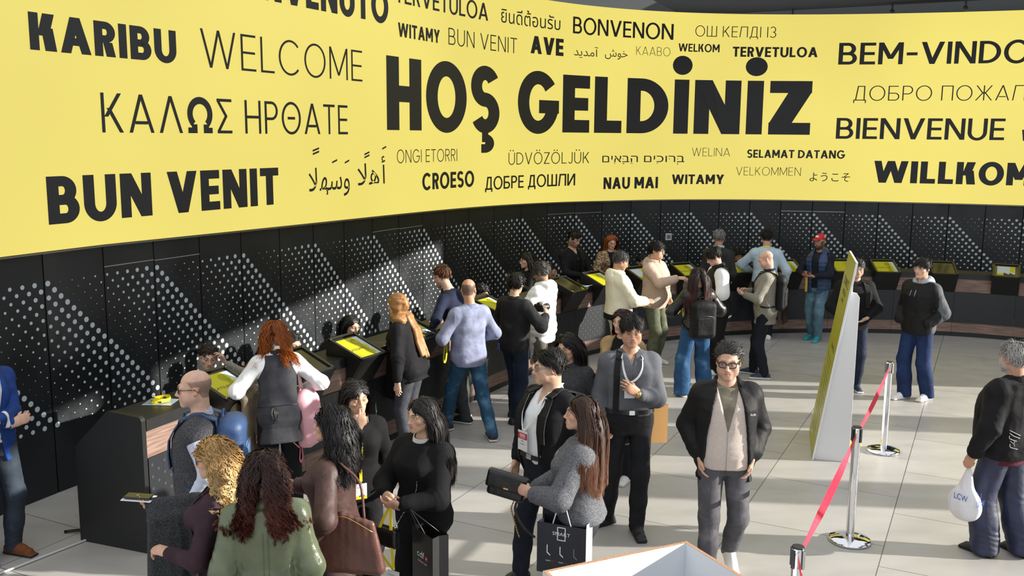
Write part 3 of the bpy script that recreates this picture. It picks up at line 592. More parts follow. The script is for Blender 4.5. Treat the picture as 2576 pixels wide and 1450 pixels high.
class Torso:
    """lofted trunk: oval sections along a tilted axis"""
    def __init__(s, O, A, Fw, t, w, d, c, p=2.4):
        s.O = O; s.A = nrm(A); s.F = nrm(Fw - s.A * (Fw @ s.A)); s.U = np.cross(s.A, s.F)
        s.t = np.array(t); s.w = np.array(w); s.d = np.array(d); s.c = np.array(c); s.p = p
    def sec(s, t): return np.interp(t, s.t, s.w), np.interp(t, s.t, s.d), np.interp(t, s.t, s.c)
    def ext(s, e, t0=None, t1=None, flare=0.0, ef=0.0):
        t = s.t.copy(); w = s.w + e; d = s.d + e; c = s.c.copy() + ef
        if t0 is not None and t0 < t[0]: t = np.r_[t0, t]; w = np.r_[w[0] + flare, w]; d = np.r_[d[0] + flare, d]; c = np.r_[c[0], c]
        elif t0 is not None and flare: w = w + flare * np.clip((s.t[3] - t) / (s.t[3] - t0), 0, 1); d = d + flare * np.clip((s.t[3] - t) / (s.t[3] - t0), 0, 1)
        return Torso(s.O, s.A, s.F, t, w, d, c, s.p)
    def pt(s, th, t, off=0.0):
        """th 0 = front, + towards the person's left"""
        w, d, c = s.sec(t); e = 2 / s.p; cs, sn = math.cos(th), math.sin(th)
        x = np.sign(sn) * abs(sn) ** e * (w + off); y = np.sign(cs) * abs(cs) ** e * (d + off) + c
        return s.O + s.A * t + s.U * x + s.F * y
    def nr(s, th): return nrm(s.U * math.sin(th) + s.F * math.cos(th))
    def dist(s, X, Y, Z, t0, t1):
        x = X - s.O[0]; y = Y - s.O[1]; z = Z - s.O[2]; u = x * s.U[0] + y * s.U[1] + z * s.U[2]; f = x * s.F[0] + y * s.F[1] + z * s.F[2]; t = x * s.A[0] + y * s.A[1] + z * s.A[2]
        w, d, c = s.sec(t); f = f - c; p = s.p; r = (np.abs(u / w) ** p + np.abs(f / d) ** p) ** (1 / p)
        return np.maximum((r - 1) * np.minimum(w, d), np.maximum(t0 - t, t - t1)), u, f, t
    def add(s, F, t0, t1, k=0.03, carve=None, cut=None):
        P = np.array([s.pt(th, t) for th in np.linspace(0, 2 * math.pi, 12) for t in (t0, (t0 + t1) / 2, t1)]); lo = P.min(0) - .06; hi = P.max(0) + .06
        return F.op(lambda X, Y, Z: s.dist(X, Y, Z, t0, t1)[0], lo, hi, k)
HAND = {}
def hand_mesh(pose):
    """right-hand mesh, wrist at origin, fingers along +z, palm facing -y, thumb towards +x... left is mirrored"""
    if pose in HAND: return HAND[pose]
    F = Fld((-.075, -.085, -.05), (.085, .06, .215), .0042)
    F.cap((0, 0, -.045), (0, 0, .01), .027, .026, fl=((0, 1, 0), .74)); F.cap((0.004, 0, .02), (0, 0, .078), .034, .039, k=.02, fl=((0, 1, 0), .42))
    F.cap((.022, -.008, .018), (.030, -.010, .05), .017, .014, k=.014)          # thumb muscle
    curl, spread, thumb = {'relax': (28, 2, (.5, -.35)), 'flat': (8, 4, (.7, -.2)), 'grip': (66, 0, (.25, -.85)), 'pinch': (42, 1, (.15, -.95)), 'fist': (86, 0, (.1, -.9)), 'hold': (38, 3, (.45, -.75))}[pose]
    X0 = (.0275, .0095, -.0085, -.0255); LN = ((.043, .026, .020), (.047, .029, .021), (.044, .027, .020), (.034, .021, .018)); RR = (.0092, .0096, .0090, .0080); zk = (.083, .087, .083, .075)
    for i in range(4):
        p = np.array((X0[i], -.001, zk[i])); a = math.radians(curl * (0.75 + .12 * i)); sp = math.radians((1.5 - i) * spread); ang = 0
        F.cap((X0[i] * .8, 0, .05), p, .011, RR[i] * 1.12, k=.010)
        for j in range(3):
            ang += a * (.85, 1.0, .65)[j]
            if pose == 'pinch' and i == 0 and j == 2: ang -= a * .3
            q = p + LN[i][j] * np.array((math.sin(sp), -math.sin(ang), math.cos(ang) * math.cos(sp))); F.cap(p, q, RR[i] * (1, .93, .86)[j], RR[i] * (.93, .86, .74)[j], k=.004); p = q
    p = np.array((.030, -.010, .040)); dr = nrm((thumb[0], thumb[1] * .6, .75))
    q = p + dr * .034; F.cap(p, q, .0125, .0105, k=.008); dr2 = nrm((thumb[0] * .35, thumb[1] * .8, .85)); r = q + dr2 * .029; F.cap(q, r, .0103, .0078, k=.004)
    V, Q = F.surface(); V = relax(V, Q, 1, .4); HAND[pose] = (V, Q); return HAND[pose]
def head_sdf(F, C, R, k_, P):
    """sculpted head; C centre, R head-to-person rotation, k_ scale, P shape"""
    def T(p): return C + R @ (np.array(p, float) * k_)
    def E(c, r, Rl=None, k=.02, sub=False, clip=None): F.ell(T(c), np.array(r) * k_, R if Rl is None else R @ Rl, k * k_, sub, clip)
    def Cp(a, b, ra, rb, k=.02, sub=False, fl=None): F.cap(T(a), T(b), ra * k_, rb * k_, k * k_, sub, None if fl is None else (R @ np.array(fl[0], float), fl[1]))
    jw = P.get('jaw', 1.0); ch = P.get('cheek', 1.0); ns = P.get('nose', 1.0); fem = P.get('fem', 0); fat = P.get('fat', 0)
    E((0, .012, .034), (.0765, .097, .083)); E((0, -.030, -.036), (.061 * (1 + .12 * fat), .062, .078), k=.03)
    for s in (-1, 1):
        Cp((s * .050 * jw * (1 + .12 * fat), .0, -.052), (s * .018 * jw, -.076, -.098), .022, .015, k=.032)
        E((s * .045, -.058, -.022), (.024 * ch, .023, .020), k=.026); Cp((s * .046, -.078, .020), (s * .010, -.090, .020), .010 if fem else .0125, .010 if fem else .012, k=.02)
        if fat: E((s * .045, -.045, -.055), (.028, .03, .03), k=.03)
    E((0, -.083, -.099), (.018 * jw, .016, .014), k=.022)
    for s in (-1, 1): E((s * .0325, -.096, .003), (.020, .014, .0125), k=.014, sub=True)
    Cp((0, -.090, .014), (0, -.110 - .004 * (ns - 1) * 10, -.030), .0085, .0105 * ns, k=.013); E((0, -.114, -.034), (.0125 * ns, .0125 * ns, .0105), k=.008)
    for s in (-1, 1): E((s * .0115 * ns, -.103, -.037), (.0082 * ns, .010, .0075), k=.006); E((s * .006, -.111, -.0435), (.0032, .004, .003), k=.003, sub=True)
    E((0, -.083, -.064), (.031, .019, .025), k=.02)
    lp = 1.25 if fem else 1.0
    for s in (-1, 1):
        Cp((s * .0215, -.0905, -.0655), (s * .003, -.1005, -.0612), .0036, .0052 * lp, k=.005); Cp((s * .0195, -.0905, -.0675), (0, -.1000, -.0715), .0036, .0066 * lp, k=.005)
    op = P.get('mouth', 0)
    for s in (-1, 1): Cp((s * .0235, -.093, -.0662), (0, -.107, -.0658 - op * .5), .0018 + op * .2, .0022 + op, k=.003, sub=True)
    cl = P.get('lid', .0036)
    for s in (-1, 1):
        c = (s * .0325, -.0785, .003); tl = P.get('tilt', 0.10) * s
        E(c, (.0160, .0152, .0150), k=.003, clip=((tl, -.25, -1), .0038 - cl)); E(c, (.0156, .0148, .0148), k=.003, clip=((-tl * .5, -.2, 1), -.0018))
        if fem == 0: pass
    if not P.get('noears'):
        for s in (-1, 1):
            Rl = roty(s * -.12) @ rotz(s * .35); E((s * .0785, .014, -.004), (.0075, .0185, .031), Rl, k=.008); E((s * .0855, .008, -.001), (.0055, .0095, .0165), Rl, k=.005, sub=True); E((s * .076, .004, -.028), (.006, .008, .009), k=.006)
def head_col(L, P, skin):
    """pigment by place on the face, L local head coordinates (metres, unit head)"""
    x, y, z = L[:, 0], L[:, 1], L[:, 2]; ax = np.abs(x); n = len(L); col = np.tile(np.array(skin, float), (n, 1))
    def mix(m, c): 
        m = np.clip(m, 0, 1)[:, None]; col[:] = col * (1 - m) + np.array(c) * m
    S = np.array(skin); front = y < -.05
    blush = np.exp(-((ax - .046) / .02) ** 2 - ((z + .026) / .022) ** 2) * front; mix(blush * .35, S * (1.05, .72, .66)); mix(np.exp(-((ax) / .014) ** 2 - ((z + .034) / .014) ** 2) * (y < -.1) * .3, S * (1.03, .75, .7))
    mix((ax > .072) * (np.abs(z) < .04) * (np.abs(y - .012) < .035) * .35, S * (1.05, .68, .6))
    lm = np.exp(-(np.maximum(0, ax - .014) / .0065) ** 2) * np.clip(1.6 - np.abs(z + .0665) / .0062, 0, 1) * (y < -.084); mix(lm * P.get('lipk', .75), P.get('lip', S * (.92, .50, .46)))
    mix(np.clip(1.5 - np.abs(z + .0662 + ax * .0) / .0016, 0, 1) * (ax < .022) * (y < -.084) * .75, S * .22)
    hc = np.array(P.get('brow', (.02, .015, .012))); bz = .0245 + .004 * np.sin(np.clip((ax - .012) / .042, 0, 1) * 3.0); bw = .0036 if P.get('fem') else .0052
    mix(np.clip(1.7 - np.abs(z - bz) / bw, 0, 1) * (ax > .012) * (ax < .052) * front * P.get('browk', .85), hc)
    ez = .0062 if P.get('lid', .0044) > .003 else .005          # lash line
    dl = np.abs(np.sqrt(((ax - .0325) / .0155) ** 2 + ((z - .0025) / .0068) ** 2) - 1.0); mix(np.clip(1.3 - dl / .22, 0, 1) * (z > .0035) * front * (.8 if P.get('fem') else .6), (.02, .014, .012)); mix(np.clip(1.2 - dl / .35, 0, 1) * front * .35, S * (.75, .5, .45))
    b = P.get('beard', 0)
    if b:
        jawm = np.clip((-.048 - z) / .016, 0, 1) * np.clip((.03 - y) / .03, 0, 1); side = np.clip((ax - .052) / .012, 0, 1) * (z < .01) * (z > -.08) * np.clip((.012 - y) / .03, 0, 1); mo = np.exp(-(ax / .028) ** 4) * np.clip(1.5 - np.abs(z + .053) / .007, 0, 1) * front
        m = np.maximum(np.maximum(jawm, side), mo) * (1 - np.clip(lm * 1.2, 0, 1)); mix(m * b * (.85 + .3 * vn(L * 260)), P.get('beardc', (.03, .025, .022)))
    st = P.get('scalp')
    if st:                                                        # cropped hair shown as pigment
        hl = P.get('hairline', .06); lat = z - hl + np.clip(-y, 0, .1) * P.get('rise', .15) * 0; m = hair_mask(L, P); mix(m * P.get('scalpk', .85) * (.9 + .2 * vn(L * 300)), st)
    return col
def hair_mask(L, P):
    """1 where hair grows; L unit-head coordinates"""
    x, y, z = L[:, 0], L[:, 1], L[:, 2]; ax = np.abs(x); hl = P.get('hairline', .062)
    fz = np.interp(y, [-.11, -.075, -.05, -.02, .0, .025, .05, .11], [hl + .02, hl, hl - .012, .035, -.005, -.012, -.055, -.07])
    fz = np.where((ax > .058) & (y < -.015), np.minimum(fz, .055), fz)
    m = np.clip((z - fz) / .010 + .5, 0, 1)
    bd = P.get('bald', 0)
    if bd: top = np.clip((z - (.075 if bd < 1 else .055) - y * .2) / .015, 0, 1) * np.clip((bd * .12 - .02 - y) / .03, 0, 1) if bd < 1 else np.clip((z - .052) / .012, 0, 1); m = m * (1 - top)
    ear = (ax > .070) * (np.abs(y - .012) < .028) * (z < .022) * (z > -.05); return m * (1 - ear)
class Person: pass
SKIN = {'fair': (.62, .40, .30), 'light': (.56, .345, .25), 'tan': (.44, .255, .165), 'asian': (.56, .36, .25), 'asiantan': (.47, .275, .185), 'brown': (.27, .15, .095)}
M_skin = mat('skin', (.5, .3, .2), 0.48, kind='skin', spec=0.35)
M_hair = mat('hair', (.02, .02, .02), 0.52, kind='hair', spec=0.3)
M_hairm = mat('hair_matte', (.02, .02, .02), 0.55, kind='hair', spec=0.3)
def fold(V, N, pts, A, seed, ax=(1, 1, .5), f=1.0):
    """cloth folds: ridged noise plus crush folds round the joints in pts [(point, dir, radius)]"""
    q = (V + seed * 3.7) * np.array(ax) * f
    d = .55 * (1 - 2 * np.abs(vn(q * 8.5))) + .3 * (1 - 2 * np.abs(vn(q * 17 + 5))) + .25 * vn(q * 4)
    for p, u, r in pts:
        w = V - p; t = w @ u; m = np.exp(-((w * w).sum(1)) / (r * r)); x = w @ nrm(np.cross(u, (.3, .5, .8)))
        ph = t / .055 + x * 5 + 1.3 * vn(V * 9 + seed); d = d + m * (1.5 - 3 * np.abs(ph - np.round(ph)) * 1.0) * (.55 + .75 * vn(V * 13 + seed + 9))
    return V + N * (A * d)[:, None]
def person(name_label, at, yaw, H, **S):
    P = Person(); P.H = H; P.S = S; fem = S.get('fem', 0); bw = S.get('bw', 1.0); fat = S.get('fat', 0); dist = math.hypot(at[0], at[1]); near = S.get('near', 0) if dist < 9.3 else 0; P.far = dist > 9.3; seed = S.get('seed', int(abs(at[0] * 131 + at[1] * 57)) % 97); P.seed = seed
    root = empty('person', (at[0], at[1], 0), math.radians(yaw), name_label, 'person'); P.root = root; P.Rz = rotz(math.radians(yaw)); P.at = np.array((at[0], at[1], 0.0))
    P.world = lambda p: P.Rz @ np.array(p, float) + P.at
    FW = np.array((0, -1.0, 0)); le = math.radians(S.get('lean', 0)); si = math.radians(S.get('side', 0)); tw = math.radians(S.get('twist', 0))
    hz = S.get('hip', .525 * H) + S.get('drop', 0); O = np.array(S.get('shift', (0, 0)) + (hz,) if False else (S.get('shift', (0, 0))[0], -S.get('shift', (0, 0))[1], hz))
    A = nrm((math.sin(si), -math.sin(le), math.cos(le) * math.cos(si))); Fd = rotz(tw) @ FW
    t = np.array([-.055, -.02, .02, .07, .115, .17, .225, .265, .295, .315]) * H
    if fem: w = np.array([.080, .097, .100, .088, .076, .080, .087, .083, .060, .036]); d = np.array([.060, .068, .068, .058, .053, .060, .068, .056, .044, .033]); c = np.array([0, -.006, -.006, 0, .002, .006, .010, 0, -.010, -.016])
    else: w = np.array([.080, .094, .096, .091, .086, .091, .097, .093, .068, .042]); d = np.array([.060, .066, .066, .061, .059, .065, .068, .062, .050, .036]); c = np.array([0, -.004, -.004, 0, .002, .004, .005, -.004, -.012, -.016])
    belly = np.array([0, .3, .8, 1, 1, .8, .35, .1, 0, 0]) * fat; w = w * bw + belly * .016; d = d * (.5 + .5 * bw) + belly * .022; c = c + belly * .014
    T = Torso(O, A, Fd, t, w * H, d * H, c * H); P.T = T; Fm = T.F; U = T.U
    NB = T.pt(0, .315 * H) * 0 + T.O + T.A * .315 * H + T.F * (-.016 * H); P.NB = NB
    k_ = S.get('hs', 1.0) * (H / 1.75 if H > 1.5 else 1.0) * (.97 if fem else 1.0) * .98; 
    if S.get('sit'): k_ = S.get('hs', 1.0) * (.95 if fem else .98)
    P.k = k_; hy, hp, hr = [math.radians(v) for v in S.get('head', (0, 0, 0))]
    off = np.array((0, -.030 * H, .160 * H - .117 * k_ + .025 * H * 0)); off = np.array((0, -.018 * H, .160 * H + .0 - .117 * k_))
    off = rotz(tw * .5) @ (rotx(le * .75) @ off)
    R = rotz(hy) @ rotx(hp) @ roty(hr); P.R = R
    off = off + rotz(hy) @ np.array((0, -math.sin(max(0, hp)) * .05, -(1 - math.cos(hp)) * .05))
    C = NB + off; P.C = C; P.hd = lambda p: C + R @ (np.array(p, float) * k_)
    # ---- arms
    l1, l2 = .172 * H, .150 * H; P.Sh = {}; P.El = {}; P.Wr = {}; P.Hf = {}
    for s, n in ((1, 'L'), (-1, 'R')):
        a = S.get(n, {}); sh = T.O + T.A * .268 * H + U * s * (.088 if fem else .095) * H * (.5 + .5 * bw) + Fm * (-.008 * H) + np.array(a.get('shr', (0, 0, 0)))
        wx = a.get('w', (.135 * H + .02, .03, .485 * H)); tgt = np.array((s * wx[0], -wx[1], wx[2])); po = a.get('pole', (.35, -1, -.25)); e, wv = ik(sh, tgt, l1, l2, (s * po[0], -po[1], po[2]))
        fd = nrm(wv - e); hd = a.get('hd'); hd = fd if hd is None else nrm((s * hd[0], -hd[1], hd[2])); pn = a.get('pn', (-1, .15, 0)); pn = np.array((s * pn[0], -pn[1], pn[2])); pn = nrm(pn - hd * (pn @ hd))
        P.Sh[n], P.El[n], P.Wr[n] = sh, e, wv; y = -pn; P.Hf[n] = (np.array((np.cross(y, hd), y, hd)).T, wv)
    # ---- legs
    P.Kn = {}; P.An = {}; P.Toe = {}; L1, L2 = .245 * H, .240 * H
    for s, n in ((1, 'L'), (-1, 'R')):
        f = S.get('f' + n, (.085, 0.0, 8, 0)); hip = T.O + U * s * .052 * H + np.array((0, 0, -.005 * H)); an = np.array((s * f[0], -f[1], .045 * H + f[3])); kp = S.get('kp' + n, (.12, 1, .15)); kn, an = ik(hip, an, L1, L2, (s * kp[0], -kp[1], kp[2])); P.Kn[n], P.An[n] = kn, an
        a_ = math.radians(f[2]) * s; P.Toe[n] = np.array((math.sin(a_), -math.cos(a_), -.9 * (f[4] if len(f) > 4 else 0))); P.Toe[n] = nrm(P.Toe[n])
        setattr(P, 'hip' + n, hip)
    # ---- body: trunk + limbs (mostly under the clothes), then head, neck and hands, one mesh
    VV = []; QQ = []; CC = []; sk = np.array(SKIN[S.get('skin', 'light')]); face = dict(S.get('face', {})); face.setdefault('fem', fem); face.setdefault('fat', fat * .6)
    def addm(V, Q, col): QQ.append(Q + sum(len(v) for v in VV)); VV.append(V); CC.append(col)
    allp = np.array(list(P.El.values()) + list(P.Wr.values()) + list(P.Kn.values()) + list(P.An.values()) + [T.O, NB] + list(P.Sh.values())); lo = allp.min(0) - .16; hi = allp.max(0) + .16
    F = Fld(lo, hi, .018 if not S.get('bare') else .012); T.add(F, -.055 * H, .30 * H, .03); g_ = .9 if fem else 1.0
    for n in 'LR':
        F.cap(P.Sh[n], P.El[n], .027 * H * g_, .0225 * H * g_, .03); F.cap(P.El[n], P.Wr[n] - nrm(P.Wr[n] - P.El[n]) * .01, .0225 * H * g_, .0150 * H * g_, .02)
        F.cap(getattr(P, 'hip' + n), P.Kn[n], .048 * H, .032 * H, .03); F.cap(P.Kn[n], P.An[n] + (0, 0, .02), .032 * H, .020 * H, .02)
    if S.get('bare'):
        for n in S['bare']: F.cap(P.El[n], P.El[n] * .55 + P.Wr[n] * .45, .026 * H * g_, .023 * H * g_, .02)
    V, Q = F.surface(); V = relax(V, Q, 2); addm(V, Q, np.tile(sk, (len(V), 1)))
    hh = S.get('hh', .0035 if near else .0052); lo = C - .17 * k_; hi = C + .16 * k_; lo[2] = min(NB[2] - (.10 if not S.get('chest') else .2), C[2] - .16); lo = np.minimum(lo, NB - (.10, .09, .10 if not S.get('chest') else .2)); hi = np.maximum(hi, NB + (.10, .09, 0))
    F = Fld(lo, hi, hh); head_sdf(F, C, R, k_, face); nr_ = (.0445 if fem else .054) * k_ * (1 + .15 * fat)
    F.cap(P.hd((0, .022, -.050)), NB + T.A * .005 + T.F * .004, nr_, nr_ * 1.05, .03)
    for n in 'LR': F.cap(NB - T.A * .008 * H, NB * .35 + P.Sh[n] * .65, .030 * H, .024 * H, .03)
    T.add(F, .235 * H if not S.get('chest') else .17 * H, .300 * H, .03); V, Q = F.surface(); Lc = (V - C) @ R / k_; col = head_col(Lc, face, sk); far_ = (Lc[:, 2] < -.118) & (np.linalg.norm(V - NB, axis=1) < 9); col[far_ & (Lc[:, 2] < -.14)] = sk; addm(V, Q, col)
    gz = S.get('gaze', (0, 0))
    for s in (-1, 1):                                             # eyeballs, coloured by direction from the centre
        eb = G(); eb.ball((0, 0, 0), .0136 * k_, n=20); Ve = np.array(eb.v); ga = nrm((gz[0], -1, gz[1])); cs = Ve @ ga / (.0136 * k_)
        ce_ = np.tile((.70, .66, .62), (len(Ve), 1)); ce_[cs > math.cos(.52)] = S.get('iris', (.045, .025, .015)); ce_[cs > math.cos(.26)] = (.004, .004, .004)
        fq = np.array([f if len(f) == 4 else f + (f[-1],) for f in eb.f]); addm(Ve @ R.T + P.hd((s * .0325, -.0775, .003)), fq, ce_)
    for s, n in ((1, 'L'), (-1, 'R')):
        a = S.get(n, {});
        if a.get('nohand'): continue
        V, Q = hand_mesh(a.get('pose', 'relax')); sc = H / 1.75 * (.92 if fem else 1.0) * (1.0 if H > 1.5 else 1.3); sc = max(sc, .9); V = V * sc
        if s > 0: V = V * (-1, 1, 1); Q = Q[:, ::-1]
        Fr, wv = P.Hf[n]; cn = np.tile(sk, (len(V), 1)); tip = V[:, 2] / sc > .17; 
        kn_ = np.exp(-((V[:, 2] / sc - .083) / .012) ** 2) * (V[:, 1] > 0); cn = cn * (1 - .12 * kn_[:, None] * (0, 1, 1)); V = V @ Fr.T + wv; addm(V, Q, cn)
        P.__dict__['palm' + n] = wv + Fr[:, 2] * .085 * sc - Fr[:, 1] * .03 * sc
    me = arr_mesh('body', np.concatenate(VV), np.concatenate(QQ), [M_skin], None, np.concatenate(CC)); link('body', me, root)
    # ---- clothes
    vh = S.get('vh', .0080 if near else .0115); P.vh = vh
    def trousers(q):
        pe = q.get('ease', .012); F = Fld(np.minimum(np.minimum(P.Kn['L'], P.Kn['R']), np.minimum(np.minimum(P.An['L'], P.An['R']), T.O)) - .19, np.maximum(np.maximum(P.Kn['L'], P.Kn['R']), np.maximum(np.maximum(P.An['L'], P.An['R']), T.O + T.A * .09 * H)) + .17, vh * 1.3)
        T.ext(.017 if q.get('tuck') else .003).add(F, -.06 * H, q.get('waist', .052 if q.get('tuck') else .03) * H, .02); wd = q.get('wide', 1.0); fl = q.get('hemw', 1.0)
        for n in 'LR':
            hip, kn, an = getattr(P, 'hip' + n), P.Kn[n], P.An[n]; F.cap(hip, kn, .050 * H + pe, (.034 * H + pe) * wd, .035); an2 = an + nrm(an - kn) * .03
            F.cap(kn, kn * .45 + an * .55, (.034 * H + pe) * wd, (.031 * H + pe) * wd * (.5 + .5 * fl), .03); F.cap(kn * .5 + an * .5, an2, (.031 * H + pe) * wd * (.5 + .5 * fl), (.024 * H + pe * 1.2) * wd * fl, .03)
            F.box(an - (0, 0, .045 * H - .028 + .25 + .0), (.3, .3, .25 - .0), r=.004, k=.006, sub=True) if S.get('f' + n, (0, 0, 0, 0))[3] < .03 else None
        V, Q = F.surface(); V = relax(V, Q, 1); pts = []
        for n in 'LR': u = nrm(P.An[n] - P.Kn[n]); pts += [(P.Kn[n], u, .11), (P.An[n] - u * .07, u, .12), (getattr(P, 'hip' + n) + Fm * .06, nrm(P.Kn[n] - getattr(P, 'hip' + n)), .09)]
        V = fold(V, normals(V, Q), pts, q.get('wr', .0042), seed, (1, 1, .3)); link('trousers', arr_mesh('trousers', V, Q, [q['m']]), root)
    def garment(q, part):
        e = q.get('ease', .018); se = q.get('se', e * .6); hem = q.get('hem', -.03) * H; G_ = T.ext(e, hem, flare=q.get('flare', 0.0)); P.G = G_; sl = q.get('sleeve', 1.0)
        ap = [G_.pt(th, tt) for th in np.linspace(0, 2 * math.pi, 8) for tt in (hem, .2 * H)] + [P.Sh['L'], P.Sh['R'], P.hd((0, 0, -.06))]
        if sl > 0:
            for n in 'LR': ap += [P.El[n], P.El[n] * (1 - max(0, sl * 2 - 1)) + P.Wr[n] * max(0, sl * 2 - 1)]
        ap = np.array(ap); pad = .10; hd_ = q.get('hood'); F = Fld(ap.min(0) - pad - (.06 if hd_ else 0), ap.max(0) + pad + (.03 if hd_ else 0), q.get('vh', vh)); top = .303 * H
        G_.add(F, hem, top, .035)
        if fem and not q.get('nobust'):
            for s in (-1, 1): F.ell(G_.pt(s * .45, .213 * H, -.035), (.055, .055, .06), k=.05)
        for s, n in ((1, 'L'), (-1, 'R')):
            sh, el, wr = P.Sh[n], P.El[n], P.Wr[n]; F.cap(NB - T.A * .004 * H + T.F * .002, sh - T.A * .002 * H, .024 * H + e * .5, .025 * H * g_ + se * .7, .04)
            if sl > 0:
                ew = .0235 * H * g_ + se; wrr = (.0170 * H * g_ + se * q.get('cuff', .8)); F.ell(sh - T.A * .008 * H, np.array((1, 1, 1)) * (.0255 * H * g_ + se), k=.045)
                if sl >= 1: F.cap(sh, el, .0275 * H * g_ + se, ew, .035); F.cap(el, wr - nrm(wr - el) * (.012 * H + wrr * .4), ew, wrr, .03)
                elif sl >= .6: F.cap(sh, el, .0275 * H * g_ + se, ew, .035); F.cap(el, el * (1 - (sl - .5) * 2) + wr * (sl - .5) * 2, ew, ew * .95, .03)
                else: F.cap(sh, sh + (el - sh) * sl * 2 * .9, .029 * H * g_ + se, .029 * H * g_ + se * 1.2, .035)
            elif q.get('cap'): F.ell(sh - T.A * .005 * H, np.array((1, 1, 1)) * (.034 * H + se), k=.03)
        if hd_:                                                   # hood lying on the back and round the neck
            hr_ = q.get('hoodr', .036); ring = [NB + T.U * math.sin(a) * .088 * q.get('hoodw', 1) - T.F * (math.cos(a) * .082 + .0) + T.A * (.012 + .012 * math.cos(a)) for a in np.linspace(-2.5, 2.5, 15)]
            for a, b_ in zip(ring[:-1], ring[1:]): F.cap(a, b_, hr_, hr_, .02)
            F.ell(NB - T.F * .105 - T.A * .035, (.105, .045, .085), k=.05)
        if q.get('high'):
            ring = [NB + T.U * math.sin(a) * .072 - T.F * (math.cos(a) * .066 - .006) + T.A * (.030 + .008 * math.cos(a)) for a in np.linspace(-2.75, 2.75, 15)]
            for a, b_ in zip(ring[:-1], ring[1:]): F.cap(a, b_, q['high'], q['high'], .012)
        rn = q.get('neck', .060 * k_ * (1 if fem else 1.08)); F.cap(NB + T.A * (.02 + q.get('nz', 0)) + T.F * q.get('nf', .012), NB + T.A * .16 + T.F * .03, rn, rn, .008, True)
        vn_ = q.get('vneck')
        if vn_: F.op(lambda X, Y, Z: (lambda r: np.maximum(np.maximum(np.abs(r[1]) - np.interp(r[3], [vn_[0] * H, .30 * H], [0.0, vn_[1]]), -r[2]), vn_[0] * H - r[3]))(G_.dist(X, Y, Z, -9, 9)), NB - .35, NB + .2, .005, True)
        op = q.get('open')
        if op:
            tt = [a[0] * H for a in op]; xl = [a[1] for a in op]; xr = [a[2] if len(a) > 2 else a[1] for a in op]; cd = G_.pt(0, .15 * H)
            def fn(X, Y, Z):
                _, u, f, tv = G_.dist(X, Y, Z, -9, 9); wl = np.interp(tv, tt, xl); wr_ = np.interp(tv, tt, xr); return np.maximum(np.maximum(u - wl, -u - wr_), -(f - .01))
            F.op(fn, cd - (.32, .34, .65), cd + (.32, .3, .4), .006, True)
        V, Q = F.surface(); V = relax(V, Q, 1); N_ = normals(V, Q); pts = []
        if sl >= .6:
            for n in 'LR': u = nrm(P.Wr[n] - P.El[n]); pts += [(P.El[n], u, .10), (P.Wr[n] - u * .06, u, .07)]
        pts += [(T.O + T.A * .06 * H + T.F * .0, T.A, .15)] if not q.get('stiff') else []
        V = fold(V, N_, pts, q.get('wr', .0045), seed + 11, q.get('fax', (1, 1, .45)))
        pf = q.get('puff')
        if pf: tv = (V - T.O) @ T.A; V = V + N_ * (pf[1] * (np.abs(np.sin(math.pi * tv / pf[0])) - .4))[:, None]
        mi = None; ms = [q['m']]
        if q.get('m2'):                                           # a second colour by zone
            ms.append(q['m2']); ctr = V[Q].mean(1); mi = np.zeros(len(Q), int); mi[q['zone'](P, ctr)] = 1
        link(part, arr_mesh(part, V, Q, ms, mi), root); return G_
    if S.get('pants'): trousers(S['pants'])
    for part, q in S.get('wear', []): q.setdefault('part', part); garment(q, part)
    sh_ = S.get('shoes')
    if sh_:
        for s, n in ((1, 'L'), (-1, 'R')):
            an, to = P.An[n], P.Toe[n]; z0 = an[2] - .045 * H; fl_ = H / 1.75 * (.9 if fem else 1.0); sd = nrm(np.cross(to, (0, 0, 1))); up = np.cross(sd, to); Rf = np.array((sd, to, up)).T; b0 = np.array((an[0], an[1], z0)); F = Fld(b0 - .24, b0 + (.24, .24, .17), .0056 if near else .008)
            def q_(x, y, z): return b0 + (sd * x + to * y + up * z) * fl_
            sl_ = sh_.get('sole', .014); F.box(q_(0, .062, sl_ + .001), (.043 * fl_, .142 * fl_, sl_), Rf, .012, .01); F.cap(q_(0, -.035, .045), q_(0, .14, .036), .042 * fl_, .036 * fl_, .03, fl=(up, .75)); F.cap(q_(0, -.03, .05), q_(0, -.01, .085 + .03 * sh_.get('high', 0)), .040 * fl_, .036 * fl_, .03); F.cap(q_(0, .02, .07), q_(0, .08, .052), .034 * fl_, .034 * fl_, .03)
            F.box(b0 - (0, 0, .3), (.5, .5, .3 - .001), r=.001, k=.002, sub=True) if len(S.get('f' + n, ())) < 5 else None
            V, Q = F.surface(); V = relax(V, Q, 1); zc = ((V[Q].mean(1) - b0) @ up) / fl_; mi = (zc < sl_ * 2).astype(int); o = link('shoe', arr_mesh('shoe', V, Q, [sh_['m'], sh_.get('ms', sh_['m'])], mi), root)
            if near or sh_.get('laces'):
                g = G()
                for j in range(4): y = .045 + j * .018; z = .094 - j * .0095; g.tube([q_(-.022, y, z - .006), q_(0, y + .004, z), q_(.022, y, z - .006)], .0028, 5)
                g.build('laces', sh_.get('ml', sh_['m']), o)
    if S.get('hair'): hair(P, **S['hair'])
    return P
def fpt(P, th, t, off=0.0): return P.G.pt(th, t * P.H, off)
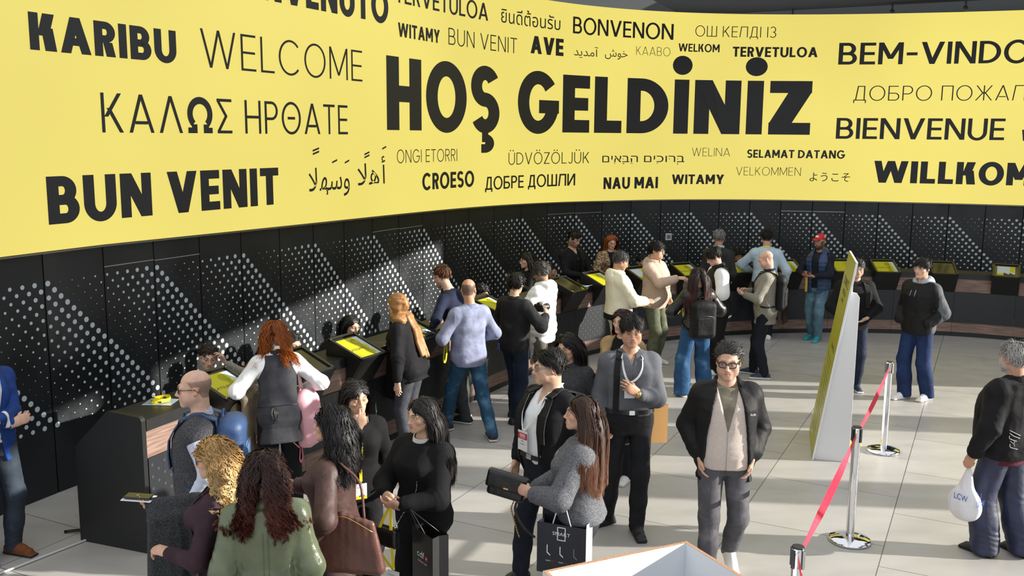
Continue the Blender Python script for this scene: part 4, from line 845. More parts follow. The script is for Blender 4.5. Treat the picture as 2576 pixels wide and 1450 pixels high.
def hair(P, style='short', n=260, per=5, ln=.05, col=(.02, .016, .013), tip=None, rad=.0016, curl=0.0, wave=.06, part=0.0, vol=.010, m=None, name='hair', grav=1.0, back=.75, spread=.014, seed=1, cap=True, side=0.0, front=0.0, tuck=.85, jit=.35, taper=.4, stiff=.55, to=None, clumpy=.35):
    """hair as many tapered locks that leave the scalp, follow the head and fall"""
    if P.far: per = max(3, int(per * .45)); rad = rad * 1.5
    rs = np.random.RandomState(seed + P.seed); R, C, k = P.R, P.C, P.k; face = dict(P.S.get('face', {})); tip = col if tip is None else tip
    er = np.array((.0765, .097, .083)); ec = np.array((0, .012, .034)); i = np.arange(n * 6) + .5; ph = np.arccos(1 - 2 * i / (n * 6)); th = math.pi * (1 + 5 ** .5) * i + rs.uniform(0, 6)
    D = np.c_[np.cos(th) * np.sin(ph), np.sin(th) * np.sin(ph), np.cos(ph)]; L0 = ec + D * er; msk = hair_mask(L0, face) > rs.uniform(.3, .7, len(L0)); L0 = L0[msk]; L0 = L0[rs.permutation(len(L0))[:n]]; N0 = (L0 - ec) / er ** 2; N0 /= np.linalg.norm(N0, axis=1)[:, None]; nG = len(L0)
    seg = 13 if ln > .12 else 7; st = ln * (1 + rs.uniform(-.18, .12, nG)) / seg; x = L0[:, 0:1]; sx = np.sign(x - part + rs.uniform(-.006, .006, (nG, 1)))
    if style == 'down': d0 = np.c_[sx * .9, np.full(nG, back), -.25 * np.ones(nG)] + N0 * .22 - np.c_[0 * sx, (L0[:, 1:2] < -.05) * .25, 0 * sx]
    elif style == 'back': d0 = np.c_[.25 * sx, np.ones(nG) * 1.0, np.ones(nG) * .05] + N0 * .22
    elif style == 'pulled': d0 = np.array(to or (0, .115, .03)) - L0; d0 = d0 / np.linalg.norm(d0, axis=1)[:, None] + N0 * .1
    else: d0 = np.c_[.30 * sx + side, np.where(L0[:, 1] < .02, -.75 + front, .35), -.35 * np.ones(nG)] + N0 * .30
    d0 = d0 + rs.normal(0, jit * .35, (nG, 3)); d0 -= N0 * np.minimum(0, (d0 * N0).sum(1))[:, None]; d = d0 / np.linalg.norm(d0, axis=1)[:, None]
    gl = np.array((0, 0, -1.0)) @ R; p = L0 + N0 * .0015; path = [p]; lay = (1 + vol / .085 * rs.uniform(.25, 1.0, nG))[:, None]; lim = st * 0 + 1.0
    T = P.T; H = P.H; ez = P.S.get('hair_e', .034)
    for j in range(seg):
        g_ = grav * min(1, .25 + j / seg * 1.6) * (.5 if ln > .12 else .25)
        d = d * stiff + gl * g_ * (1 - stiff) * 2 + rs.normal(0, .012 if ln <= .13 else .03, d.shape) if style != 'pulled' else (lambda v: v / (np.linalg.norm(v, axis=1)[:, None] + 1e-6))(np.array(to or (0, .115, .03)) - p)
        d /= np.linalg.norm(d, axis=1)[:, None] + 1e-9; p = p + d * st[:, None]
        if style == 'pulled': pass
        q = (p - ec) / (er * lay); r = np.linalg.norm(q, axis=1); ins = r < 1; p[ins] = (ec + q / np.maximum(r, 1e-6)[:, None] * er * lay)[ins]
        if ln <= .12: q = (p - ec) / (er * lay); r = np.linalg.norm(q, axis=1); out = r > 1.02; p[out] = (ec + q / np.maximum(r, 1e-6)[:, None] * er * lay * 1.02)[out]
        else: q = (p - ec) / (er * lay); r = np.linalg.norm(q, axis=1); out = (r > 1.10) & (p[:, 2] > .02); p[out] = (ec + q / np.maximum(r, 1e-6)[:, None] * er * lay * 1.10)[out]
        ql = (p - (0, -.02, -.04)) / (.066 * np.ones(3) * (1.0, 1.25, 1.25)); r = np.linalg.norm(ql, axis=1); ins = (r < 1) & (p[:, 1] > -.075); p[ins] = ((0, -.02, -.04) + ql / np.maximum(r, 1e-6)[:, None] * .066 * np.array((1.0, 1.25, 1.25)))[ins]
        if ln > .1:
            qf = (p - (0, -.095, -.03)) / np.array((.052, .075, .100)); r = np.linalg.norm(qf, axis=1); ins = r < 1; s2 = np.where(p[:, 0] >= part, 1.0, -1.0); need = .052 * np.sqrt(np.maximum(0, 1 - qf[:, 1] ** 2 - qf[:, 2] ** 2)); p[ins, 0] = (s2 * need)[ins]
        if style == 'down' and tuck:
            fr_ = (p[:, 1] < .005) & (p[:, 2] < .045) & (np.abs(p[:, 0]) > .03); p[fr_, 1] += (.012 - p[fr_, 1]) * tuck * .55
        if ln > .12:                                              # rest on neck and shoulders
            W = C + (p * k) @ R.T; v = W - T.O; tt = v @ T.A; u = v @ T.U; f = v @ T.F; tq = np.clip(tt, -.05, .325 * H); w_, d_, c_ = T.sec(tq); w_ = np.where(tt > .24 * H, np.maximum(w_, .125 * H * np.clip((.318 * H - tt) / (.07 * H), 0, 1) ** .6), w_) + ez; d_ = d_ + ez; rr = np.sqrt((u / w_) ** 2 + ((f - c_) / d_) ** 2); ins = (rr < 1) & (tt < .32 * H); s_ = 1 / np.maximum(rr, .15)
            un = np.where(ins, u * s_, u); fn_ = np.where(ins, (f - c_) * s_ + c_, f); W = T.O + tt[:, None] * T.A + un[:, None] * T.U + fn_[:, None] * T.F; p = (W - C) @ R / k
        pv_ = path[-1]; dn_ = p - pv_; dn_ /= np.linalg.norm(dn_, axis=1)[:, None] + 1e-9
        if ln <= .13: d = d * .35 + dn_ * .65
        else: tp = p[:, 2] > .0; d[tp] = d[tp] * .5 + dn_[tp] * .5
        path.append(p.copy())
    Pth = np.stack(path, 1); m_ = Pth.shape[1]; tt = np.linspace(0, 1, m_)
    tot = nG * per; gi = np.repeat(np.arange(nG), per); off = rs.normal(0, spread, (tot, 3)); env = (1 - clumpy * tt)[None, :, None]; S_ = Pth[gi] + off[:, None, :] * env * np.minimum(1, .25 + tt * 4)[None, :, None]
    if curl:
        pg = rs.uniform(0, 6.28, nG)[gi] + rs.normal(0, .35, tot); fr = (rs.uniform(.8, 1.25, nG))[gi]; s_ = tt[None, :] * ln; a = 2 * math.pi * s_ * fr[:, None] / wave + pg[:, None]; amp = curl * np.clip(tt * 3, 0, 1)[None, :]
        S_ = S_ + np.stack([np.cos(a) * amp, np.sin(a) * amp, .35 * np.cos(a + 1) * amp], 2)
    q = (S_ - ec) / er; r = np.linalg.norm(q, axis=2); ins = (r < 1.012); S_[ins] = (ec + q / np.maximum(r, 1e-6)[..., None] * er * 1.012)[ins]
    W = C + (S_ * k) @ R.T; Tn = np.gradient(W, axis=1); Tn /= np.linalg.norm(Tn, axis=2)[..., None] + 1e-9; o = (W - (C + R @ (ec * k))); o -= Tn * (o * Tn).sum(2)[..., None]; o /= np.linalg.norm(o, axis=2)[..., None] + 1e-9; b_ = np.cross(Tn, o)
    rd = rad * k * (1 - (1 - taper) * tt ** 2)[None, :, None] * rs.uniform(.7, 1.3, (tot, 1, 1)); V = np.stack([W + b_ * rd * 1.9, W - b_ * rd * 1.9], 2).reshape(-1, 3)
    base = np.arange(tot)[:, None] * m_ * 2 + np.arange(m_ - 1)[None, :] * 2; Q = np.stack([base, base + 1, base + 3, base + 2], 2).reshape(-1, 4)
    cv = rs.uniform(.72, 1.28, (tot, 1, 1)); col_ = (np.array(col) * (1 - tt[:, None] ** 1.5) + np.array(tip) * tt[:, None] ** 1.5)[None] * cv; col_ = np.repeat(col_, 2, 1).reshape(-1, 3)
    if cap:                                                       # under-layer hugging the scalp
        g = G(); g.ball((0, 0, 0), 1.0, n=56); Dv = np.array(g.v); Lv = ec + Dv * er; mk = hair_mask(Lv, face); th_ = (.004 + vol * .45) * np.clip(mk * 1.3, 0, 1) - .004; Lv = Lv + Dv * th_[:, None]; fq = np.array([f if len(f) == 4 else f + (f[-1],) for f in g.f]); keep = mk[fq].max(1) > .15; fq = fq[keep]; o0 = len(V)
        V = np.concatenate([V, C + (Lv * k) @ R.T]); Q = np.concatenate([Q, fq + o0]); col_ = np.concatenate([col_, np.tile(np.array(col) * .8, (len(Lv), 1))])
    return link(name, arr_mesh(name, V, Q, [m or M_hair], None, col_), P.root)
# ---------------------------------------------------------------- worn and carried things
def gx(T, x, t, off=0.0, side=1, e=0.0):
    """point of the trunk (plus ease e) at lateral x and height t; side 1 front, -1 back"""
    w, d, c = T.sec(t); w = w + e; d = d + e; q = min(.999, abs(x) / w); y = d * (1 - q ** T.p) ** (1 / T.p); n = nrm(T.U * (x / w) * .8 + T.F * side)
    return T.O + T.A * t + T.U * x + T.F * (side * y + c) + n * off, n
class Th:
    """a carried thing: an Empty near its own middle, parts as children (points in the person's frame)"""
    def __init__(s, P, name, label, cat, c, group=None):
        s.c = np.array(c, float); s.P = P; w = P.world(s.c); s.e = empty(name, tuple(w), math.atan2(P.Rz[1, 0], P.Rz[0, 0]), label, cat, group)
    def b(s, g, name, m, parent=None, bevel=0.0): g.v = [tuple(np.array(v) - s.c) for v in g.v]; return g.build(name, m, parent or s.e, bevel)
    def sd(s, F, name, m, rl=1, mi=None, fn=None):
        V, Q = F.surface(); V = relax(V, Q, rl); V = fn(V, normals(V, Q)) if fn else V; return link(name, arr_mesh(name, V - s.c, Q, m if isinstance(m, list) else [m], mi(V[Q].mean(1)) if mi else None), s.e)
def collar(P, m, r=.066, h=.036, drop=.030, tip=.075, gap=14, name='collar', fw=.008, spread=0.0, rise=0.0):
    """folded collar round the neck"""
    T = P.T; c0 = P.NB + T.F * fw + T.A * rise; A = np.radians(np.linspace(-180 + gap, 180 - gap, 33)); V = []; k = P.k
    for a in A:                                                    # a = 0 at the back
        fr = (1 - math.cos(a)) / 2; d = T.U * math.sin(a) - T.F * math.cos(a); z0 = -.012 - .030 * fr; tp = max(0, fr - .72) / .28
        for rr, z in ((r - .006, z0), (r - .004, z0 + h * (1 - .35 * fr)), (r + .002, z0 + h * (1 - .35 * fr) + .003), (r + .012 + .006 * tp, z0 + h * .45 - drop * .3), (r + .016 + .014 * tp, z0 - drop + .02 - tip * tp ** 1.5)):
            V.append(c0 + d * rr * k * (1.0 + .05 * abs(math.sin(a))) + T.A * z * k + T.U * math.sin(a) * 0 + nrm(T.U * np.sign(math.sin(a)) + T.F * .2) * tp * spread)
    n = 5; F = [(i * n + j, i * n + j + 1, (i + 1) * n + j + 1, (i + 1) * n + j) for i in range(len(A) - 1) for j in range(n - 1)]
    g = G(); g.add(V, F, 0, True); o = g.build(name, m, P.root); so = o.modifiers.new('thick', 'SOLIDIFY'); so.thickness = .0035; so.offset = 0; return o
def lapels(P, m, t0=.10, wide=.075, x0=.012, xn=.045, tn=.30, name='lapel', e=.0, notch=True):
    T = P.G; H = P.H
    for s in (-1, 1):
        g = G(); V = []; n = 12
        for i in range(n + 1):
            q = i / n; t = (t0 + (tn - t0) * q) * H; xi = x0 + (xn - x0) * q; w = wide * min(1, q * 1.9) * (1 if q < .72 or not notch else .72 - .25 * (q - .72))
            for u in (0, .5, 1): p, nn = gx(T, s * (xi + w * u), min(t, .297 * H), .006 + .004 * math.sin(u * 3) + e); V.append(p)
        F = [(i * 3 + j, i * 3 + j + 1, (i + 1) * 3 + j + 1, (i + 1) * 3 + j) if s > 0 else (i * 3 + j, (i + 1) * 3 + j, (i + 1) * 3 + j + 1, i * 3 + j + 1) for i in range(n) for j in range(2)]
        g.add(V, F, 0, True); o = g.build(name, m, P.root); so = o.modifiers.new('thick', 'SOLIDIFY'); so.thickness = .004; so.offset = 0
def strip(P, path, w, m, name, T=None, t=.003, parent=None, off=.004):
    """ribbon over the trunk: path of (x, t/H, side)"""
    T = T or P.G; A = [gx(T, x, tt * P.H, off, sd) for x, tt, sd in path]; g = G(); g.ribbon([a[0] for a in A], [a[1] for a in A], w, t); return g.build(name, m, parent or P.root)
def smooth(pts, n=24):
    P_ = np.array(pts, float); d = np.r_[0, np.cumsum(np.linalg.norm(np.diff(P_, axis=0), axis=1))]; q = np.linspace(0, d[-1], n); R_ = np.stack([np.interp(q, d, P_[:, i]) for i in range(3)], 1)
    for _ in range(3): R_[1:-1] = (R_[:-2] + 2 * R_[1:-1] + R_[2:]) / 4
    return R_
def shoulder_path(P, s, xf, tf, xb, tb, off=.006, T=None, rise=.0):
    """points of a strap from the front over shoulder s to the back"""
    T = T or P.G; H = P.H; top = P.NB * .48 + P.Sh['L' if s > 0 else 'R'] * .52 + T.A * (.030 * H + off + rise)
    pts = [gx(T, s * xf, tf * H, off, 1)[0], gx(T, s * xf * .98, (tf + .235) / 2 * H, off, 1)[0], gx(T, s * xf * .95, .255 * H, off + .008, 1)[0], top + T.F * .045 - T.A * .012, top, top - T.F * .045 - T.A * .012, gx(T, s * xb, .25 * H, off + .008, -1)[0], gx(T, s * xb, tb * H, off, -1)[0]]
    ns = [T.F, T.F, nrm(T.F + T.A * .6), nrm(T.A + T.F * .4), T.A, nrm(T.A - T.F * .4), nrm(-T.F + T.A * .6), -T.F]
    return hug(P, smooth(pts, 28), max(off, .010), T), smooth(ns, 28)
def hug(P, pts, off=.012, T=None):
    """push strap points out of the clothed trunk"""
    T = T or P.G; pts = np.array(pts); v = pts - T.O; t = v @ T.A; u = v @ T.U; f = v @ T.F; w, d, c = T.sec(np.minimum(t, .285 * P.H)); w = w + off; d = d + off; r = (np.abs(u / w) ** T.p + np.abs((f - c) / d) ** T.p) ** (1 / T.p); m = (r < 1) & (t < .30 * P.H) & (np.abs(f - c) > .03); k = np.where(m, 1 / np.maximum(r, .3), 1)
    return T.O + t[:, None] * T.A + (u * np.where(m, 1 + (k - 1) * .15, 1))[:, None] * T.U + (np.where(m, np.sign(f - c) * d * (1 - np.minimum(.98, np.abs(u / w)) ** T.p) ** (1 / T.p) + c, f))[:, None] * T.F
def glasses(P, m, w=.024, h=.019, r=.0021, lens=True, sq=3.0, name='glasses', zo=.001):
    g = G(); y = -.1035
    for s in (-1, 1):
        pts = []
        for a in np.linspace(0, 2 * math.pi, 28, endpoint=False): c, q = math.cos(a), math.sin(a); x = s * .0335 + w * np.sign(c) * abs(c) ** (2 / sq); pts.append(P.hd((x, y + .35 * max(0, abs(x) - .02), zo + h * np.sign(q) * abs(q) ** (2 / sq))))
        g.tube(pts, r * P.k, 6, 0, True)
        if lens: g.add(pts, [tuple(range(28))], 1)
        hx = s * (.0335 + w); g.tube([P.hd((hx, y + .35 * (abs(hx) - .02), zo + h * .45)), P.hd((s * .069, -.080, zo + h * .5)), P.hd((s * .0775, -.02, zo + h * .42)), P.hd((s * .082, .012, zo + h * .3)), P.hd((s * .081, .03, -.012))], r * P.k * 1.1, 6)
    g.tube([P.hd((-.0335 + w, y + .002, zo + .006)), P.hd((0, y - .006, zo + .008)), P.hd((.0335 - w, y + .002, zo + .006))], r * P.k, 6)
    return g.build(name, [m, mat('lens', (.93, .95, .96), kind='lens', amt=.06)], P.root)
def badge(P, label, c, up, nn, w=.085, h=.12, kind='red', lan=None, lm=None, lw=.018, cord=None, name='badge'):
    """name badge in a clear holder with its lanyard"""
    up = nrm(up); nn = nrm(np.array(nn) - up * (np.array(nn) @ up)); X = np.cross(up, nn); t = Th(P, name, label, 'badge', c); c = np.array(c); Rm = np.array((X, up, nn)).T
    g = G(); g.box(c, (w / 2, h / 2, .002), Rm); t.b(g, 'card', mat('card_white', (.72, .73, .74), .35))
    g = G()
    def pt_(x0, x1, y0, y1, mi, l=.0024): g.add([c + X * x + up * y + nn * l for x, y in ((x0, y0), (x1, y0), (x1, y1), (x0, y1))], [(0, 1, 2, 3)], mi)
    if kind == 'red':
        pt_(-w / 2, w / 2, h * .08, h * .40, 0); 
        for j, (a, b_) in enumerate(((.30, .34), (.22, .27), (.14, .17))): pt_(-w * .3, w * .3, h * a, h * b_, 1, .0028)
        pt_(-w * .16, w * .16, -.03 * h, 0.0, 2); pt_(-w * .32, w * .32, -.16 * h, -.145 * h, 2); pt_(-w * .2, w * .2, -.20 * h, -.185 * h, 2)
    else:
        pt_(-w / 2, w / 2, -h * .5, -h * .30, 3); pt_(-w * .05, w * .1, -.3 * h, .0, 2); pt_(-w * .2, w * .3, -h * .34, -h * .26, 2); pt_(-w * .4, w * .1, h * .25, h * .27, 2); pt_(-w / 2, w / 2, h * .1, h * .115, 3)
    t.b(g, 'print', [mat('badge_red', (.50, .02, .045), .4), mat('card_white', (.7, .7, .7), .4), mat('print_grey', (.05, .05, .06), .5), mat('lanyard_yellow', (.80, .66, .02), .5)])
    g = G(); g.ball(c + up * (h / 2 + .008), (.006, .006, .010), n=8); t.b(g, 'clip', mat('chrome', (.75, .76, .78), .12, 1.0))
    if lan is not None:
        for pts, ns in lan: g = G(); g.ribbon(hug(P, pts, .013) if name == 'badge' else pts, ns, lw, .0015); t.b(g, 'lanyard', lm)
    return t
def backpack(P, m, label, w=.29, h=.44, d=.15, t0=.03, m2=None, straps=True, sides=(-1, 1), pocket=True, strap_w=.055, tilt=0.0, dx=0.0, name='backpack', sx=.095):
    T = P.G; H = P.H; zc = t0 * H + h / 2; cb = T.O + T.A * zc + T.U * dx + T.F * (-(T.sec(.12 * H)[1]) + T.sec(.12 * H)[2] - d / 2 - .006); Rm = np.array((T.U, -T.F, T.A)).T @ rotx(tilt)
    t = Th(P, name, label, 'backpack', cb); F = Fld(cb - .36, cb + .36, .009 if not P.S.get('near') else .007)
    q = lambda x, y, z: cb + Rm @ np.array((x, y, z)); F.box(cb, (w / 2, d / 2, h / 2), Rm, .06, .02); F.ell(q(0, 0, h * .40), (w * .44, d * .46, h * .16), Rm, .05)
    mi = None; fn = lambda V, N: fold(V, N, [], .004, 5, (1, 1, .6)); t.sd(F, 'main_bag', m, 1, None, fn)
    if pocket:
        F = Fld(cb - .36, cb + .36, .008); F.box(q(0, d * .42, -h * .14), (w * .40, d * .20, h * .28), Rm, .035, .01); t.sd(F, 'front_pocket', m2 or m, 1, None, fn)
        g = G(); g.tube([q(-w * .32, d * .62, h * .13), q(0, d * .64, h * .155), q(w * .32, d * .62, h * .13)], .0035, 5); t.b(g, 'zip', mat('zip_grey', (.10, .10, .11), .4, .5))
    g = G(); a = np.linspace(0, math.pi, 11); g.tube([q(.045 * math.cos(k), -d * .30, h * .50 + .055 * math.sin(k)) for k in a], .009, 6); t.b(g, 'carry_loop', m)
    for s in sides if straps else ():
        pts, ns = shoulder_path(P, s, sx, .12, .075, .20, .008); end, _ = gx(T, s * (T.sec(.04 * H)[0] * .96), .05 * H, .008, 1); bk = q(s * w * .40, -d * .3, -h * .36); low = smooth([pts[0], (pts[0] + end) / 2 + T.F * .004, end, end - T.F * .10 + T.U * s * .03, bk], 12)
        g = G(); g.ribbon(pts, ns, strap_w, .010); t.b(g, 'shoulder_strap', m); g = G(); g.ribbon(low, smooth([T.F, T.F, T.U * s + T.F * .3, T.U * s, T.U * s], 12), .022, .003); t.b(g, 'webbing', m)
    return t
def paper_bag(P, label, c, X, w, h, d, m, ms, mh, texts=(), name='shopping_bag', cat='bag', cord=None, extra=None):
    """carrier bag: front face along X, thickness d behind it, handles up to the point cord"""
    c = np.array(c, float); X = nrm(X); Zu = np.array((0, 0, 1.0)); Y = np.cross(X, Zu); t = Th(P, name, label, cat, c); q = lambda x, y, z: c + X * x - Y * y + Zu * z   # Y: outwards of the front
    g = G(); V = [q(x, y, z) for z in (-h / 2, h / 2) for x, y in ((-w / 2, 0), (w / 2, 0), (w / 2, d), (0, d), (-w / 2, d))]; V += [q(s * (w / 2 - .018), d / 2, z) for z in (-h / 2 + .10, h / 2) for s in (-1, 1)]
    # front 0 1 6 5; back 2 4 9 7
    F = [(0, 1, 6, 5), (4, 9, 7, 2)]; g.add(V, F, 0); g.add(V, [(1, 2, 11), (1, 11, 13, 6), (11, 2, 7, 13)], 1); g.add(V, [(4, 0, 10), (10, 0, 5, 12), (4, 10, 12, 9)], 1); g.add(V, [(0, 4, 3, 2, 1)], 0)
    o = t.b(g, 'bag_body', [m, ms]); 
    for y in (0.004, d - .004):
        if cord is None: pts = [q(-w * .2, y, h / 2 - .02), q(-w * .17, y, h / 2 + .09), q(0, y, h / 2 + .13), q(w * .17, y, h / 2 + .09), q(w * .2, y, h / 2 - .02)]
        else: pts = [q(-w * .2, y, h / 2 - .02), np.array(cord) + X * -.012, np.array(cord) + X * .012, q(w * .2, y, h / 2 - .02)]
        g = G(); g.tube(smooth(pts, 14) if cord is None else pts, .0035, 6); t.b(g, 'handle', mh)
    if texts:
        g = G()
        for txt, x, z, hh, ww, mi in texts: text_geo(g, txt, q(x, -.0012, z), X, Zu, hh, ww, mi, 0)
        if extra: extra(g, lambda x, z, l=.0012: q(x, -l, z))
        t.b(g, 'print', [mat('print_white', (.75, .76, .78), .4), mat('print_red', (.45, .02, .03), .4), mat('print_blue', (.03, .12, .30), .4), mat('print_dim', (.16, .17, .19), .4)])
    return t
def phone(P, label, c, up, nn, w=.073, h=.15, m=None, name='phone'):
    up = nrm(up); nn = nrm(np.array(nn) - up * (np.array(nn) @ up)); X = np.cross(up, nn); t = Th(P, name, label, 'phone', c); Rm = np.array((X, up, nn)).T
    g = G(); g.box(c, (w / 2, h / 2, .0042), Rm); t.b(g, 'case', m or mat('phone_black', (.012, .012, .013), .3), None, .002); g = G(); g.box(np.array(c) + nn * .0046, (w / 2 - .004, h / 2 - .005, .0005), Rm); t.b(g, 'display', mat('display_glass', (.012, .013, .013), .12)); return t
def sheet(P, label, c, up, nn, w, h, m, name='leaflet', cat='paper', stripe=None):
    up = nrm(up); nn = nrm(np.array(nn) - up * (np.array(nn) @ up)); X = np.cross(up, nn); c = np.array(c, float); t = Th(P, name, label, cat, c); g = G(); g.box(c, (w / 2, h / 2, .0012), np.array((X, up, nn)).T); t.b(g, 'sheet', m)
    if stripe: g = G(); g.box(c + up * h * .22 + nn * .0014, (w / 2, h * .2, .0004), np.array((X, up, nn)).T); t.b(g, 'print', stripe)
    return t
def belt(P, m, t=.045, w=.034, buckle=None, e=.026):
    T = P.T; A = np.linspace(0, 2 * math.pi, 41); g = G(); g.ribbon([T.pt(a, t * P.H, e) for a in A], [T.nr(a) for a in A], w, .003); o = g.build('belt', m, P.root)
    if buckle: c = T.pt(0, t * P.H, e + .006); g = G(); g.box(c, (.024, .003, .019), np.array((T.U, -T.F, T.A)).T); g.build('buckle', buckle, o, .002)
def loose(name, label, cat, loc, rz=0, group=None): return empty(name, loc, rz, label, cat, group)
# ---------------------------------------------------------------- cloth colours
c_ = lambda n, r, g, b, k='cloth', **kw: mat(n, lin(r, g, b), kw.pop('rough', .8), kind=k, **kw)
BLK = c_('black_cloth', 19, 19, 22); BLK2 = c_('black_knit', 14, 14, 16, 'wool', sc=2.0, col2=lin(28, 28, 31)); CHAR = c_('charcoal_cloth', 44, 45, 48); NAVY = c_('navy_knit', 28, 34, 56); WHT = c_('white_cotton', 226, 228, 230, amt=.04)
BLUEGREY = c_('blue_grey_shirt', 128, 134, 158); LBLUE = c_('light_blue_shirt', 176, 196, 212, amt=.06); JEAN = c_('teal_jeans', 38, 72, 98, 'denim', col2=lin(92, 132, 160)); JEANB = c_('blue_jeans', 44, 82, 122, 'denim', col2=lin(100, 142, 178)); JEANL = c_('faded_jeans', 92, 124, 142, 'denim', col2=lin(140, 168, 182))
JEAND = c_('dark_jeans', 24, 28, 38, 'denim'); JEANN = c_('navy_jeans', 30, 48, 86, 'denim'); JEANG = c_('grey_jeans', 84, 83, 88, 'denim', col2=lin(124, 122, 126)); PUFW = c_('white_puffer', 222, 222, 220, amt=.03, rough=.55); CREAM = c_('cream_jacket', 214, 208, 184, amt=.04, rough=.5); CREAMT = c_('cream_trousers', 206, 198, 178, amt=.05)
BEIGE = c_('beige_fleece', 186, 162, 146, amt=.06); OLIVE = c_('olive_trousers', 92, 96, 78); OLIVET = c_('olive_tee', 122, 116, 100); OAT = c_('oatmeal_knit', 210, 196, 186, 'wool', sc=2.6, col2=lin(222, 210, 202)); TWEED = c_('grey_tweed', 128, 124, 112, 'wool', col2=lin(160, 156, 142)); WOOLG = c_('grey_wool', 84, 85, 90, 'wool', sc=1.9, col2=lin(146, 148, 154))
GREYP = c_('grey_polo', 92, 94, 100, amt=.08); BLAZ = c_('blue_blazer', 30, 62, 128, rough=.7); SLATE = c_('slate_trousers', 44, 52, 62); VESTG = c_('grey_knit_vest', 66, 66, 70, 'wool'); CHECK = mat('checked_shirt', lin(70, 84, 150), .75, kind='check', col2=lin(212, 218, 232)); CHECK2 = mat('checked_shirt_dark', lin(40, 44, 78), .75, kind='check', col2=lin(178, 186, 206))
PLUM = c_('plum_coat', 52, 36, 44); GREENL = mat('green_leather', lin(92, 100, 76), .30, kind='leather', spec=.5); BROWNC = mat('brown_satin', lin(66, 44, 40), .55, kind='cloth', spec=.45, amt=.1); BRLEA = mat('brown_leather', lin(92, 58, 50), .36, kind='leather'); BLLEA = mat('black_leather', lin(22, 22, 23), .32, kind='leather')
TRENCH = c_('trench_cotton', 158, 132, 96); NAVYV = c_('navy_puffer_vest', 38, 62, 98, rough=.5); LEOP = mat('leopard_print', lin(120, 92, 66), .7, kind='spots', sc=1.0, col2=lin(178, 150, 118)); HIJ = c_('golden_satin', 152, 108, 62, amt=.22, rough=.42); GREYH = c_('grey_hood', 158, 170, 178); KHAKI = c_('khaki_coat', 126, 112, 92, rough=.55); GREYW = c_('grey_wool_coat', 52, 54, 56, 'wool')
PINK = mat('pink_nylon', lin(226, 168, 178), .55, kind='cloth', amt=.05); PINKD = mat('pink_strap', lin(206, 120, 142), .6); BLUEN = mat('blue_nylon', lin(44, 70, 110), .5, kind='cloth', amt=.1); BLKN = mat('black_nylon', lin(18, 18, 20), .62, kind='cloth', amt=.15, spec=.25)
S_BW = dict(m=mat('black_mesh_shoe', lin(26, 26, 30), .6), ms=mat('white_sole', lin(222, 220, 216), .55)); S_BB = dict(m=mat('black_shoe', lin(24, 24, 26), .55), ms=mat('black_sole', lin(14, 14, 15), .6)); S_WW = dict(m=mat('white_shoe', lin(224, 222, 218), .5), ms=mat('white_sole', lin(222, 220, 216), .55)); S_DR = dict(m=mat('black_dress_shoe', lin(14, 14, 15), .16, kind='leather', sc=3.0), ms=mat('black_sole', lin(14, 14, 15), .6), sole=.008)
S_NV = dict(m=mat('navy_trainer', lin(36, 46, 70), .6), ms=mat('white_sole', lin(222, 220, 216), .55)); S_TQ = dict(m=mat('turquoise_trainer', lin(44, 138, 150), .6), ms=mat('turquoise_sole', lin(70, 170, 180), .5)); S_SV = dict(m=mat('silver_trainer', lin(140, 136, 130), .4, .3), ms=mat('white_sole', lin(222, 220, 216), .55)); S_BR = dict(m=mat('brown_suede', lin(104, 60, 34), .75, kind='cloth'), ms=mat('black_sole', lin(14, 14, 15), .6), sole=.009, high=1); S_OR = dict(m=mat('black_orange_trainer', lin(40, 36, 36), .6), ms=mat('grey_sole', lin(90, 96, 100), .6), laces=1, ml=mat('orange_lace', lin(214, 92, 30), .5))
GOLD = mat('gold', (.62, .40, .14), .25, 1.0); CHR = mat('chrome', (.75, .76, .78), .12, 1.0); YLAN = mat('lanyard_yellow', (.80, .66, .02), .5); GBLK = mat('frame_black', (.010, .010, .011), .3); GMET = mat('frame_steel', (.30, .31, .33), .25, .9); WLAN = mat('lanyard_white', (.72, .73, .74), .6); BUT = mat('button_black', (.012, .012, .013), .35)
def buttons(P, ts, x=.0, m=BUT, r=.009, T=None):
    for t in ts: p, n = gx(T or P.G, x, t * P.H, .006); g = G(); g.ball(p, (r, r * .5, r), n=8); g.build('button', m, P.root)
BK = (.012, .0105, .010); DB = (.022, .014, .010); BR = (.045, .024, .014)
SH = lambda **k: dict(dict(style='short', ln=.045, n=320, per=15, rad=.0009, clumpy=.05, jit=.25, col=BK), **k)       # short men's hair
SHf = lambda **k: dict(dict(style='short', ln=.045, n=280, per=4, rad=.0022, jit=.25, col=BK), **k)      # the same, far away
LG = lambda **k: dict(dict(style='down', ln=.42, n=300, per=16, rad=.0012, jit=.07, col=BK, vol=.008, stiff=.42), **k)
LGf = lambda **k: dict(dict(style='down', ln=.40, n=200, per=6, rad=.0024, jit=.07, col=BK, vol=.008, stiff=.42), **k)
PEOPLE = {}
